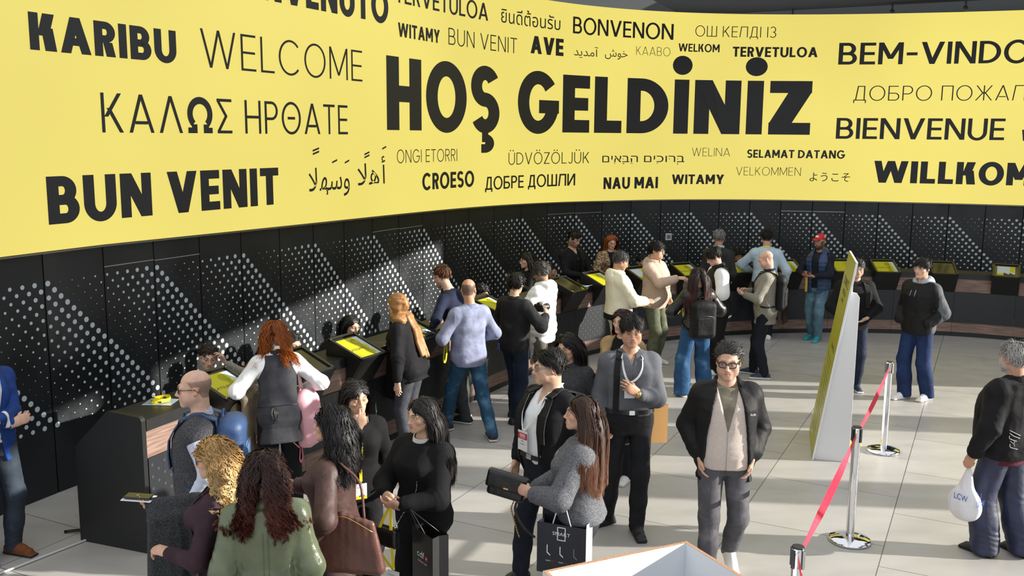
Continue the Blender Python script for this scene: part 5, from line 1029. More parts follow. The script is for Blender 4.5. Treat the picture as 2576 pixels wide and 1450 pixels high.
# ---- blue blazer man at the left edge, arms folded
P = PEOPLE['suit'] = person('man in a blue blazer with folded arms at the left edge, brown suede boots', (-4.01, 7.05), 62, 1.80, near=1, skin='fair', hair=SH(col=BR), bw=1.02,
    pants=dict(m=SLATE, wr=.006), wear=[('shirt', dict(m=WHT, ease=.012, hem=.0)), ('blazer', dict(m=BLAZ, ease=.022, hem=-.085, flare=.015, open=[(-.1, .05), (.06, .01), (.12, .012), (.30, .065)]))], shoes=S_BR,
    L=dict(w=(-.10, .27, 1.17), pole=(.8, -.1, -1), hd=(-.9, .1, .25), pn=(0, -1, -.2), pose='relax'), R=dict(w=(-.06, .25, 1.11), pole=(.8, -.1, -1), hd=(-1, .05, .2), pn=(0, -1, -.3), pose='hold'), fL=(.10, .05, 10, 0), fR=(.10, -.03, 12, 0))
lapels(P, BLAZ, .07, .07, .010, .055); buttons(P, (.02, .07), .012)
# ---- seated woman at the counter end
P = PEOPLE['seatw'] = person('seated woman behind the counter with pulled back dark hair, hand at her ear, grey blazer', (-2.91, 8.94), 16, 1.64, near=1, fem=1, sit=1, hip=.50, skin='fair', hair=SH(style='pulled', to=(0, .115, .02), ln=.16, n=420, per=5, rad=.0016, vol=.006, col=DB), face=dict(brow=DB, lip=(.42, .16, .14)),
    wear=[('blouse', dict(m=WHT, ease=.010, hem=.0, vneck=(.22, .05))), ('blazer', dict(m=c_('grey_check_blazer', 126, 122, 114, 'wool'), ease=.018, hem=-.04, open=[(-.1, .02), (.10, .02), (.30, .06)]))], pants=dict(m=BLK), shoes=S_BB, head=(8, 8, 6),
    L=dict(w=(.155, .07, 1.12), pole=(1, .35, -.8), hd=(-.35, .12, 1), pn=(-.8, .3, -.3), pose='hold'), R=dict(w=(.10, .30, .92), pole=(1, -.2, -.6)), fL=(.10, .38, 5, 0), fR=(.10, .36, 5, 0))
g = G(); g.ball(P.hd((0, .125, .01)), np.array((.028, .03, .028)), n=14); g.build('hair_bun', mat('hair_dark', BK, .45), P.root)
lapels(P, c_('grey_check_blazer', 126, 122, 114, 'wool'), .10, .05, .02, .055)
# ---- redhead with waistcoat
P = PEOPLE['red'] = person('red haired woman with white sleeves and a long dark waistcoat, seen from behind', (-1.98, 7.9), -158, 1.72, near=1, fem=1, skin='fair', lean=14, head=(-16, 24, 0), hair_e=.04, hair=LG(ln=.30, curl=.013, wave=.10, n=300, per=15, col=lin(132, 66, 24), tip=lin(196, 112, 50), jit=.12, vol=.012),
    pants=dict(m=BLK, wide=1.15, hemw=1.3), wear=[('blouse', dict(m=WHT, ease=.014, se=.022, hem=.0, wr=.007)), ('waistcoat', dict(m=c_('waistcoat_grey', 56, 57, 62), ease=.022, hem=-.13, sleeve=0, flare=.02, wr=.003))], shoes=S_BB,
    L=dict(w=(.22, .26, 1.05), pole=(1, -.6, -.6), pose='hold'), R=dict(w=(.24, .24, 1.06), pole=(1, -.6, -.5), pose='grip'), fL=(.10, .0, 8, 0), fR=(.10, .04, 8, 0)); PW = P
g = G(); g.box(P.NB + P.T.A * .045 - P.T.F * .088, (.022, .004, .014), np.array((P.T.U, -P.T.F, P.T.A)).T); g.build('hair_tie', mat('white_plastic', (.62, .66, .68), .4), P.root, .002)
g = G(); T = P.T; g.ribbon([T.pt(a, .055 * P.H, .026) for a in np.linspace(1.6, 4.7, 24)], [T.nr(a) for a in np.linspace(1.6, 4.7, 24)], .006, .003)
for j in range(7): x = .045 + .006 * j; g.tube(smooth([T.pt(math.pi - .25, .055 * P.H, .03), T.pt(math.pi - .25 + .05 * (j - 3), .03 * P.H, .045), T.pt(math.pi - .25 + .03 * (j - 3), (-.005 - .012 * (j % 3)) * P.H, .036)], 8), .0035, 5)
g.build('tie_belt', BUT, P.root)
# pink backpack hanging from her right shoulder, coat over her left forearm
cb = P.Sh['R'] - P.T.U * .10 + np.array((0, .06, -.52)); t = Th(P, 'backpack', 'pink backpack hanging by one strap from the red haired woman', 'backpack', cb); F = Fld(cb - (.22, .18, .33), cb + (.22, .18, .33), .007); Rb = roty(.12) @ rotz(.9)
F.box(cb, (.135, .075, .22), Rb, .055, .02); F.ell(cb + Rb @ np.array((0, 0, .19)), (.12, .07, .09), Rb, .04); F.box(cb + Rb @ np.array((0, .07, -.06)), (.11, .04, .13), Rb, .035, .02); t.sd(F, 'main_bag', PINK, 1, None, lambda V, N: fold(V, N, [], .006, 3))
g = G(); a = np.linspace(0, math.pi, 9); g.tube([cb + Rb @ np.array((.04 * math.cos(k), -.03, .235 + .05 * math.sin(k))) for k in a], .009, 6); t.b(g, 'carry_loop', PINKD)
g = G(); pts = smooth([cb + Rb @ np.array((-.03, -.05, .23)), P.Sh['R'] + P.T.A * .065 - P.T.F * .05, P.Sh['R'] + P.T.A * .075, P.Sh['R'] + P.T.A * .05 + P.T.F * .07], 18); g.ribbon(pts, smooth([-P.T.F - P.T.U, -P.T.F + P.T.A * .4 - P.T.U, P.T.A, P.T.F], 18), .055, .010); t.b(g, 'shoulder_strap', mat('pale_pink_strap', lin(238, 206, 212), .6))
g = G(); pts = smooth([cb + Rb @ np.array((.10, -.075, .17)), cb + Rb @ np.array((.17, -.10, .05)), cb + Rb @ np.array((.17, -.10, -.10)), cb + Rb @ np.array((.10, -.07, -.20))], 16); g.ribbon(pts, np.tile(Rb @ np.array((.6, -1, 0)), (16, 1)), .05, .009); t.b(g, 'loose_strap', PINK)
g = G(); pts = smooth([cb + Rb @ np.array((.08, -.07, -.21)), cb + Rb @ np.array((.10, -.09, -.34)), cb + Rb @ np.array((.07, -.09, -.37)), cb + Rb @ np.array((.05, -.08, -.33)), cb + Rb @ np.array((.06, -.07, -.22))], 18); g.ribbon(pts, np.tile(Rb @ np.array((.3, -1, 0)), (18, 1)), .03, .004); t.b(g, 'webbing_loop', PINKD)
g = G(); g.tube(smooth([cb + Rb @ np.array((-.09, .112, .05)), cb + Rb @ np.array((0, .115, .075)), cb + Rb @ np.array((.09, .112, .05))], 9), .004, 5); g.ball(cb + Rb @ np.array((.03, .115, -.05)), (.016, .008, .022), n=10); t.b(g, 'zip', mat('zip_grey', (.10, .10, .11), .4, .5))
def hung_coat(P, n, label, m, ln=.62, wd=.24, trim=None, name='coat', dx=0.0, sway=.0):
    """coat folded over a forearm"""
    e, w = P.El[n], P.Wr[n]; mid = e * .35 + w * .65; u = nrm(w - e); uh = nrm((u[0], u[1], 0)); side = np.cross(uh, (0, 0, 1)); t = Th(P, name, label, 'coat', mid + np.array((0, 0, -ln * .5))); F = Fld(mid - (.36, .36, ln + .08), mid + (.36, .36, .14), .009)
    for k in range(7):
        q = k / 6 - .5
        for sd in (-1, 1): a = mid + uh * q * wd + np.array((0, 0, .035)); b = mid + uh * q * wd * 1.1 + side * sd * (.055 + .015 * math.sin(k * 2.1)) + np.array((sway, 0, -ln * (.92 + .10 * math.sin(k * 1.7 + sd)) * (1 if sd > 0 else .86))); F.cap(a, a + side * sd * .055 - (0, 0, .06), .034, .03, .03); F.cap(a + side * sd * .055 - (0, 0, .06), b, .030, .040 + .01 * math.sin(k * 2.7), .022)
    t.sd(F, 'folded_cloth', m, 1, None, lambda V, N: fold(V, N, [], .008, 9, (1.6, 1.6, .3)))
    if trim: trim(t, mid, uh, side)
    return t
def trench_trim(t, mid, uh, side):
    p = mid + side * .09 + np.array((0, 0, -.40)); g = G(); pts = smooth([p - uh * .1 + (0, 0, .10), p, p + uh * .10 - (0, 0, .12)], 8); g.ribbon(pts, np.tile(side, (8, 1)), .045, .006); t.b(g, 'belt', mat('dark_khaki', lin(70, 58, 42), .6))
    g = G(); R_ = np.array((uh, side, (0, 0, 1))).T
    for a, b_ in (((-.03, 0), (.004, .026)), ((.03, 0), (.004, .026)), ((0, -.026), (.03, .004)), ((0, .026), (.03, .004))): g.box(p + uh * a[0] + np.array((0, 0, a[1])) + side * .010, (b_[0], .004, b_[1]), R_)
    t.b(g, 'buckle', GOLD)
hung_coat(P, 'L', 'khaki trench coat with a buckled belt folded over the red haired woman\'s arm', KHAKI, .58, .22, trench_trim)
# ---- seated staff woman beside the redhead
P = PEOPLE['staffw'] = person('seated woman with short dark hair behind the counter, next to the pink backpack woman', (-2.27, 9.63), 42, 1.62, fem=1, sit=1, hip=.50, skin='fair', hair=SH(ln=.09, n=380, per=6, vol=.010, style='back', grav=1.2), face=dict(lip=(.35, .05, .08)), wear=[('blouse', dict(m=BLK, ease=.014, hem=-.02))], pants=dict(m=BLK), shoes=S_BB, head=(6, 14, 0), L=dict(w=(.14, .30, .90)), R=dict(w=(.12, .30, .90)), fL=(.10, .38, 5, 0), fR=(.10, .36, 5, 0))
# ---- balding man with blue backpack
P = PEOPLE['bald'] = person('balding man in glasses, dark knit vest over a checked shirt, looking left', (-2.07, 6.08), -82, 1.76, near=1, skin='fair', fat=.5, head=(2, 4, 0), face=dict(scalp=lin(96, 84, 76), scalpk=.75, bald=1, hairline=.085, nose=1.1, brow=lin(120, 98, 80)), hair=None, hs=1.03,
    pants=dict(m=c_('grey_trousers', 88, 88, 86)), wear=[('shirt', dict(m=CHECK, ease=.012, se=.017, hem=.0, wr=.006)), ('vest', dict(m=VESTG, ease=.022, cap=1, se=.030, hem=-.02, sleeve=0, vneck=(.245, .075), neck=.072))], shoes=S_BB,
    L=dict(w=(.24, .04, .90), pole=(.4, -1, -.2)), R=dict(w=(.24, .06, .92), pole=(.4, -1, -.2)))
collar(P, CHECK2, .068, .040, .034, .06); glasses(P, GBLK, .023, .017, .0022); backpack(P, BLUEN, 'blue backpack on the balding man in glasses', .29, .46, .17, .03, mat('blue_nylon_light', lin(72, 104, 148), .5, kind='cloth', amt=.1), strap_w=.06)
# ---- curly blonde woman with phone
P = PEOPLE['curly'] = person('woman with curly blonde hair and tortoiseshell glasses in a plum coat, holding a phone', (-1.61, 5.0), -92, 1.65, near=1, fem=1, skin='light', head=(0, 10, 0), hair_e=.045, hair=LG(ln=.31, curl=.024, wave=.055, n=420, per=10, rad=.0016, col=lin(168, 128, 76), tip=lin(236, 206, 150), jit=.3, vol=.020, clumpy=.85, spread=.009),
    pants=dict(m=JEAND), wear=[('blouse', dict(m=WHT, ease=.010, hem=.0, vneck=(.25, .05))), ('coat', dict(m=PLUM, ease=.024, se=.014, hem=-.16, flare=.03, open=[(-.2, .012), (.14, .012), (.30, .05)]))], shoes=S_BB,
    L=dict(w=(.11, .26, 1.04), pole=(.7, -.5, -1), pose='hold', pn=(-.5, .2, -.9)), R=dict(w=(.16, .38, 1.20), pole=(.7, -.5, -1), pose='hold', pn=(-.2, -.1, 1), hd=(-.15, 1, .0)))
lapels(P, PLUM, .14, .06, .012, .05); buttons(P, (.0, .07, .14), .0); glasses(P, mat('tortoise', lin(92, 56, 34), .3), .024, .021, .0024, True, 2.2)
phone(P, 'dark phone held flat by the curly blonde woman', P.palmR + np.array((0, -.05, .03)), (0, -1, .05), (0, .05, 1)); sheet(P, 'folded white paper under the curly blonde woman\'s phone', P.palmR + np.array((0.0, -.05, .018)), (0, -1, .05), (0, .05, 1), .10, .17, mat('paper_white', (.72, .73, .74), .7))
hung_coat(P, 'R', 'dark grey wool coat folded over the curly blonde woman\'s forearm', GREYW, .60, .26, name='coat')
hipb = P.T.pt(-1.2, .0, .075) - np.array((0, 0, .06)); t = Th(P, 'handbag', 'small black shoulder bag with a gold ring at the curly blonde woman\'s hip', 'bag', P.T.pt(1.3, -.10, .09)); cbg = t.c; F = Fld(cbg - .2, cbg + .2, .008); F.box(cbg, (.05, .12, .09), None, .03); t.sd(F, 'bag_body', BLLEA)
g = G(); pts = smooth([cbg + (0, 0, .09), P.G.pt(1.25, .12 * P.H, .012), P.G.pt(.75, .22 * P.H, .012), P.Sh['L'] * .45 + P.NB * .55 + P.T.A * .075 + P.T.F * .03, P.Sh['L'] * .45 + P.NB * .55 + P.T.A * .07 - P.T.F * .05, P.G.pt(2.6, .2 * P.H, .012), cbg + (0, .06, .09)], 30); g.ribbon(pts, smooth([P.T.U, P.T.U, P.T.F + P.T.U * .5, P.T.A + P.T.F * .3, P.T.A - P.T.F * .3, P.T.U - P.T.F, P.T.U], 30), .020, .004); t.b(g, 'strap', BLLEA)
g = G(); a = np.linspace(0, 2 * math.pi, 21)[:-1]; g.tube([cbg + np.array((.0, .0, .105)) + np.array((.01, .026 * math.cos(k), .026 * math.sin(k))) for k in a], .0045, 6, 0, True); t.b(g, 'ring', GOLD)
# ---- woman in the green leather jacket, from behind
P = PEOPLE['green'] = person('woman with wavy auburn brown hair in an olive green leather jacket, seen from behind', (-1.28, 4.75), -168, 1.67, near=1, fem=1, skin='light', head=(-6, 6, 0), hair_e=.045, hair=LG(ln=.36, curl=.017, wave=.085, n=340, per=16, rad=.0013, col=lin(40, 24, 22), tip=lin(96, 46, 34), jit=.08, vol=.012, clumpy=.75), bw=1.05,
    pants=dict(m=BLK), wear=[('jacket', dict(m=GREENL, ease=.030, se=.028, hem=-.06, flare=.012, wr=.009, fax=(1.2, 1.2, .5)))], shoes=S_BB, L=dict(w=(.22, .08, .84), pole=(.4, -1, -.2)), R=dict(w=(.22, .08, .84), pole=(.4, -1, -.2)))
collar(P, GREENL, .078, .050, .055, .05, 20)
for k in (-1, 1): g = G(); g.tube([gx(P.G, k * .012, tt * P.H, .010, -1)[0] for tt in np.linspace(-.05, .24, 14)], .0014, 4); g.build('back_seam', GREENL, P.root)
# ---- woman in the brown coat with black hair
P = PEOPLE['brown'] = person('woman with glossy black shoulder length hair in a dark brown coat, facing left', (-1.06, 5.47), -98, 1.70, near=1, fem=1, chest=1, skin='light', head=(-2, -4, 0), hair_e=.05, face=dict(lip=(.36, .12, .12), nose=1.05), hair=LG(ln=.34, curl=.010, wave=.15, tuck=.6, n=330, per=16, col=(.009, .008, .009), jit=.10, vol=.015, part=-.02, stiff=.5),
    pants=dict(m=BLK), wear=[('coat', dict(m=BROWNC, ease=.028, se=.022, hem=-.24, flare=.03, wr=.008, vneck=(.20, .085), neck=.08))], shoes=S_BB, L=dict(w=(.25, .08, .95), pole=(1, -.6, -.2)), R=dict(w=(.10, .30, 1.16), pole=(.9, -.3, -1), pose='relax', pn=(-.3, -1, 0)))
collar(P, BROWNC, .082, .04, .06, .10, 34, spread=.02); g = G(); g.tube(smooth([P.NB + P.T.F * .03 + P.T.U * -.06 + P.T.A * .01, P.NB + P.T.F * .085 - P.T.A * .06, P.NB + P.T.F * .03 + P.T.U * .06 + P.T.A * .01], 16), .0022, 5); g.build('necklace', GOLD, P.root)
cb = P.Sh['L'] + P.T.U * .10 - P.T.F * .12 - P.T.A * .36; t = Th(P, 'handbag', 'large brown leather shoulder bag under the arm of the woman in the brown coat', 'bag', cb); F = Fld(cb - (.12, .3, .25), cb + (.12, .3, .28), .008)
for k in range(9): q = k / 8 - .5; F.cap(cb + np.array((0, q * .34, .15 * (1 - .6 * abs(q)))), cb + np.array((0, q * .42, -.16)), .020, .042, .03)
t.sd(F, 'bag_body', BRLEA, 1, None, lambda V, N: fold(V, N, [], .005, 4)); g = G(); g.tube(smooth([cb + np.array((0, -.13, .12)), cb + np.array((-.05, -.04, .36)), P.Sh['L'] * .75 + P.NB * .25 + P.T.A * .075, cb + np.array((-.05, .10, .34)), cb + np.array((0, .13, .12))], 26), .008, 7); t.b(g, 'strap', BRLEA); g = G(); g.tube(smooth([cb + np.array((.035, -.19, .07)), cb + np.array((.03, 0, .17)), cb + np.array((.035, .19, .07))], 12), .003, 5); t.b(g, 'zip', GOLD)
# ---- woman with her hand at her face
P = PEOPLE['hand'] = person('woman in an off shoulder black jumper with a yellow lanyard, hand held over her mouth', (-1.07, 6.36), 24, 1.62, near=1, fem=1, chest=1, skin='asian', head=(8, 10, -6), gaze=(.35, .05), face=dict(lid=.0028, nose=.95, cheek=1.1, brow=(.03, .022, .018)), hair=LG(ln=.22, n=280, per=15, part=.02, tip=lin(70, 46, 34), vol=.005), hair_e=.02,
    pants=dict(m=BLK), wear=[('jumper', dict(m=BLK2, ease=.022, se=.030, hem=-.04, neck=.092, nz=-.03, nf=.02))], shoes=S_BB, R=dict(w=(.035, .175, 1.335), pole=(.25, .25, -1), hd=(-.45, -.12, .85), pn=(-.1, -1, 0), pose='hold'), L=dict(w=(.20, .08, .90), pole=(.4, -1, -.2)))
lp = [gx(P.G, -.005, tt * P.H, .012)[0] for tt in np.linspace(.235, .06, 10)]; t = badge(P, 'yellow lanyard and badge hanging in front of the woman covering her mouth', lp[-1] - np.array((0, 0, .07)), (0, 0, 1), (0, -1, 0), .08, .11, 'y', [(np.concatenate([[P.Wr['R'] + np.array((0.02, -.03, -.01))], lp]), np.tile(P.T.F, (11, 1)))], YLAN, .020, name='lanyard')
cb = P.T.pt(-1.25, -.04 * P.H, .09); t = Th(P, 'handbag', 'pale grey fringed bag on a chain at the hip of the woman covering her mouth', 'bag', cb); F = Fld(cb - .2, cb + .2, .008); F.box(cb, (.05, .11, .10), rotz(.3), .03); t.sd(F, 'bag_body', mat('grey_felt', lin(150, 150, 152), .8, kind='wool')); g = G(); g.tube(smooth([cb + (0, 0, .1), P.G.pt(-.9, .14 * P.H, .02), P.G.pt(.3, .24 * P.H, .02), P.Sh['L'] * .6 + P.NB * .4 + P.T.A * .06], 30), .0045, 5); t.b(g, 'chain', CHR)
# ---- woman with the pearl collar
P = PEOPLE['pearl'] = person('woman with long straight black hair, pearl collar and black jumper, holding a yellow lanyard', (-.56, 5.86), -34, 1.65, near=1, fem=1, skin='asian', head=(-14, 6, 4), gaze=(-.3, -.05), face=dict(lid=.0030, nose=.95, lip=(.52, .07, .08), brow=(.015, .012, .011)), hair=LG(ln=.50, n=300, per=16, vol=.004, part=-.015, stiff=.35), hair_e=.030, bw=1.04,
    pants=dict(m=BLK), wear=[('jumper', dict(m=BLK2, ease=.030, se=.032, hem=-.05, cuff=.7, neck=.066))], shoes=S_BB, L=dict(w=(.045, .29, 1.045), pole=(1, -.5, -.7), hd=(-1, .2, -.25), pn=(-.1, -.6, .6), pose='hold'), R=dict(w=(.085, .27, 1.07), pole=(1, -.5, -.7), hd=(-.9, .35, -.3), pn=(0, -1, -.5), pose='hold'))
g = G(); ring = [P.NB + P.T.U * math.sin(a) * .072 + P.T.F * (math.cos(a) * .070 + .012) + P.T.A * (.012 - .022 * math.cos(a)) for a in np.linspace(0, 2 * math.pi, 56, endpoint=False)]
for j in range(3):
    for i, p in enumerate(ring): g.ball(p + nrm(p - P.NB) * .004 * (j - 1) + P.T.A * (.010 - .008 * j), .0052, n=6)
g.build('pearl_collar', mat('pearl', (.72, .70, .68), .22, spec=.7), P.root)
for s in (-1, 1): g = G(); [g.ball(P.hd((s * .080, .0, -.038 - .006 * (j % 2))) + np.array((0, .006 * (j - 1), 0)), .0065, n=8) for j in range(4)]; g.build('earring', mat('pearl', (.72, .70, .68), .22, spec=.7), P.root)
hc = (P.palmL + P.palmR) / 2 + np.array((0, -.02, -.02)); lb = hc + np.array((.05, -.03, -.46)); lp1 = smooth([hc, hc + np.array((-.07, -.03, -.16)), hc + np.array((-.085, -.03, -.27)), hc + np.array((.02, -.03, -.37)), lb + (0, 0, .07)], 20); lp2 = smooth([hc + np.array((.01, 0, 0)), hc + np.array((.035, -.03, -.18)), lb + (.005, 0, .07)], 14)
badge(P, 'yellow lanyard with a badge dangling from the hands of the pearl collar woman', lb, (0.05, 0, 1), (.15, -1, .1), .085, .125, 'y', [(lp1, np.tile((0, -1, 0), (20, 1))), (lp2, np.tile((.2, -1, 0), (14, 1)))], YLAN, .020, name='lanyard')
cb = hc + np.array((-.015, .0, -.20)); t = Th(P, 'handbag', 'small black quilted bag on a chain strap in front of the pearl collar woman', 'bag', cb); F = Fld(cb - .16, cb + .16, .007); F.box(cb, (.085, .035, .065), None, .025); t.sd(F, 'bag_body', BLLEA); g = G(); ch = smooth([cb + np.array((.05, 0, .06)), gx(P.G, .06, .14 * P.H, .012)[0], gx(P.G, .075, .22 * P.H, .012)[0], P.Sh['L'] * .5 + P.NB * .5 + P.T.A * .07], 44)
for i in range(43): g.tube([ch[i], ch[i + 1]], .0042 if i % 2 else .0026, 5)
t.b(g, 'chain', mat('dark_chain', (.35, .35, .37), .25, .9))
paper_bag(P, 'black duty free carrier bag lettered cdf on the arm of the pearl collar woman', P.Wr['L'] + np.array((.20, -.02, -.30)), (.93, -.36, 0), .25, .36, .11, mat('black_gloss_card', (.012, .012, .013), .28), mat('black_gloss_card', (.012, .012, .013), .28), BUT,
    [('cdf', -.02, .01, .042, .085, 0), ('CHINA DUTY FREE', .0, -.022, .011, .105, 0), ('www.cdfg.com.cn', -.01, -.145, .007, .06, 3)], cord=P.Wr['L'] + np.array((.09, 0, -.01)), extra=lambda g, q: (g.add([q(.035, .008), q(.063, .008), q(.063, .038), q(.035, .038)], [(0, 1, 2, 3)], 1), g.add([q(.040, .021, .0018), q(.058, .021, .0018), q(.058, .025, .0018), q(.040, .025, .0018)], [(0, 1, 2, 3)], 0)))
# ---- woman in the golden headscarf
def headscarf(P, m, tail=True):
    k = P.k; F = Fld(P.C - np.array((.19, .24, .36)), P.C + np.array((.19, .24, .18)), .006); T = lambda p: P.hd(p)
    F.ell(T((0, .016, .034)), np.array((.088, .108, .095)) * k, P.R, .02); F.ell(T((0, .005, -.045)), np.array((.080, .085, .085)) * k, P.R, .04)
    F.cap(T((-.03, -.06, -.125)), P.NB + P.T.F * .05, .045, .075, .03); F.cap(T((.03, -.06, -.125)), P.NB + P.T.F * .05, .045, .075, .03); F.cap(P.NB + P.T.U * -.07, P.NB + P.T.U * .07, .075, .075, .03)
    F.ell(T((0, .085, -.02)), np.array((.05, .05, .07)) * k, P.R, .03)
    F.ell(T((0, -.115, -.020)), np.array((.056, .075, .092)) * k, P.R, .012, True); F.ell(T((0, -.05, -.03)), np.array((.060, .062, .082)) * k, P.R, .006, True)
    V, Q = F.surface(); V = relax(V, Q, 1); V = fold(V, normals(V, Q), [], .012, 2, (1.5, .7, 1.5), 1.4); o = link('headscarf', arr_mesh('headscarf', V, Q, [m]), P.root)
    if tail:
        F = Fld(P.NB - np.array((.3, .1, .62)), P.NB + np.array((.3, .36, .12)), .008); b = [P.NB - P.T.F * .07 + P.T.A * .02, gx(P.G, -.02, .24 * P.H, .02, -1)[0], gx(P.G, -.04, .16 * P.H, .025, -1)[0], gx(P.G, -.05, .06 * P.H, .03, -1)[0]]
        for dx in (-.05, -.015, .02, .05):
            for i in range(3): F.cap(b[i] + P.T.U * dx * (.7 + .2 * i), b[i + 1] + P.T.U * dx * (.9 + .2 * i) + np.array((0, 0, .03 * (dx > 0) * (i == 2))), .022 + .003 * math.sin(dx * 90), .018, .012)
        V, Q = F.surface(); V = relax(V, Q, 1); V = fold(V, normals(V, Q), [], .007, 4, (1.5, 1.5, .35)); link('scarf_tail', arr_mesh('scarf_tail', V, Q, [m]), o)
P = PEOPLE['hijab'] = person('woman in a golden satin headscarf, black jacket and grey trousers leaning to the counter', (-1.04, 9.68), -112, 1.68, fem=1, near=1, skin='fair', lean=13, head=(4, 12, 0), hair=None, pants=dict(m=c_('grey_suit', 64, 66, 72), wide=1.1), wear=[('jacket', dict(m=BLK, ease=.028, se=.026, hem=-.07, flare=.02, wr=.007))], shoes=S_BB,
    L=dict(w=(.26, .02, .80), pole=(1, -.5, 0)), R=dict(w=(.16, .32, 1.04), pole=(.8, -.6, -.7), pose='hold')); headscarf(P, HIJ)
hung_coat(P, 'R', 'black coat with snap buttons folded over the arm of the headscarf woman', BLK2, .58, .22)
P = PEOPLE['staff3'] = person('seated woman in a white blouse with long dark hair, half hidden by the headscarf woman', (-1.82, 10.55), 48, 1.64, fem=1, sit=1, hip=.50, skin='light', hair=LGf(ln=.34), wear=[('blouse', dict(m=WHT, ease=.014, hem=-.02, vneck=(.23, .05)))], pants=dict(m=BLK), shoes=S_BB, head=(4, 14, 0), L=dict(w=(.14, .30, .90)), R=dict(w=(.12, .30, .90)), fL=(.10, .38, 5, 0), fR=(.10, .36, 5, 0))
for s in (-1, 1): g = G(); g.ball(P.hd((s * .079, .004, -.040)), .007, n=8); g.ball(P.hd((s * .079, .004, -.052)), .008, n=8); g.build('earring', CHR, P.root)
# ---- man with the hair bun
P = PEOPLE['bun'] = person('man with an auburn hair bun, navy jumper and grey trousers, leaning on the counter', (-.52, 10.79), -118, 1.86, skin='fair', near=1, lean=26, head=(-12, 22, 0), hair=dict(style='pulled', to=(0, .085, .085), ln=.13, n=420, per=5, rad=.0016, vol=.005, col=lin(80, 48, 30), tip=lin(110, 66, 40), m=M_hairm), face=dict(scalp=lin(70, 46, 34), scalpk=.5, beard=.35, beardc=lin(90, 60, 44)), hs=.96,
    pants=dict(m=c_('anthracite_trousers', 62, 66, 68), wr=.006), wear=[('jumper', dict(m=NAVY, ease=.017, hem=-.04, wr=.006))], shoes=S_BW, L=dict(w=(.27, .30, 1.10), pole=(1, -.6, .1), pose='flat'), R=dict(w=(.22, .44, 1.13), pole=(1, -.5, .1), pose='flat'), fL=(.12, -.06, 6, 0), fR=(.12, .10, 10, 0))
g = G(); [g.ball(P.hd((.018 * math.cos(a), .086 + .012 * math.sin(a * 2), .100 + .014 * math.sin(a))), (.020, .018, .018), n=10) for a in np.linspace(0, 5.4, 6)]; g.build('hair_bun', mat('auburn_hair', lin(88, 50, 30), .5), P.root); glasses(P, GBLK, .023, .018, .002)
collar(P, NAVY, .062, .030, .012, .02)
# ---- man in the blue grey shirt, striding
P = PEOPLE['blue'] = person('balding man in a blue grey shirt and teal jeans walking towards the counter', (-.47, 10.22), -146, 1.79, near=1, skin='tan', fat=.35, head=(-38, 6, 0), hs=.98, face=dict(scalp=(.030, .027, .026), scalpk=.8, bald=1, hairline=.09, beard=.6), hair=None, pants=dict(m=JEAN, wr=.006), wear=[('shirt', dict(m=BLUEGREY, ease=.020, se=.020, hem=-.055, flare=.012, wr=.008, m2=mat('shirt_cuff_lining', lin(58, 60, 70), .8, kind='cloth')))][:0] + [('shirt', dict(m=BLUEGREY, ease=.020, se=.020, hem=-.055, flare=.012, wr=.008))], shoes=S_BW,
    L=dict(w=(.17, .26, 1.06), pole=(1, -.8, -.5), pose='grip'), R=dict(w=(.21, .20, 1.02), pole=(1, -.9, -.3), pose='grip'), fL=(.10, .30, 6, 0), fR=(.12, -.30, 20, .0), drop=-.035, kpR=(.2, 1, .1))
collar(P, BLUEGREY, .066, .036, .034, .05)
pL = P.palmL; lb = pL + np.array((.0, -.02, -.30)); lp1 = smooth([pL, pL + np.array((-.02, -.02, -.15)), lb, pL + np.array((.03, -.02, -.27)), pL + np.array((.015, 0, -.05))], 20); t = Th(P, 'lanyard', 'yellow lanyard dangling from the hand of the man in the blue grey shirt', 'lanyard', lb); g = G(); g.ribbon(lp1, np.tile((0, -1, .1), (20, 1)), .018, .0015); t.b(g, 'ribbon', YLAN)
P = PEOPLE['staff4'] = person('seated dark haired woman with bowed head, behind the man in the blue grey shirt', (-.42, 12.92), 30, 1.62, fem=1, sit=1, hip=.50, skin='light', hair=SHf(ln=.10, style='back', grav=1.2, vol=.010), wear=[('blouse', dict(m=BLK, ease=.014, hem=-.02))], pants=dict(m=BLK), shoes=S_BB, head=(4, 16, 0), L=dict(w=(.14, .30, .90)), R=dict(w=(.12, .30, .90)), fL=(.10, .38, 5, 0), fR=(.10, .36, 5, 0))
# ---- photographer
P = PEOPLE['denim'] = person('photographer with tousled black hair in a washed black denim jacket, camera at chest', (.04, 10.83), 138, 1.73, near=1, skin='asian', head=(16, 10, 0), hair=dict(style='short', ln=.115, n=460, per=6, rad=.0015, jit=.4, col=BK, vol=.020, curl=.006, wave=.09), pants=dict(m=c_('ink_jeans', 24, 34, 52, 'denim'), wr=.005), wear=[('jacket', dict(m=c_('black_denim', 33, 33, 35, 'denim', col2=lin(64, 64, 68)), ease=.028, se=.026, hem=-.045, wr=.008))], shoes=S_BB,
    L=dict(w=(.16, .24, 1.20), pole=(1, -.4, -1), pose='hold'), R=dict(w=(.24, .26, 1.24), pole=(1, -.2, -1), hd=(-.5, .7, .4), pn=(-.6, -.2, .2), pose='hold'), fL=(.10, .10, 8, 0), fR=(.12, -.12, 12, 0)); collar(P, c_('black_denim', 33, 33, 35, 'denim', col2=lin(64, 64, 68)), .070, .040, .04, .05)
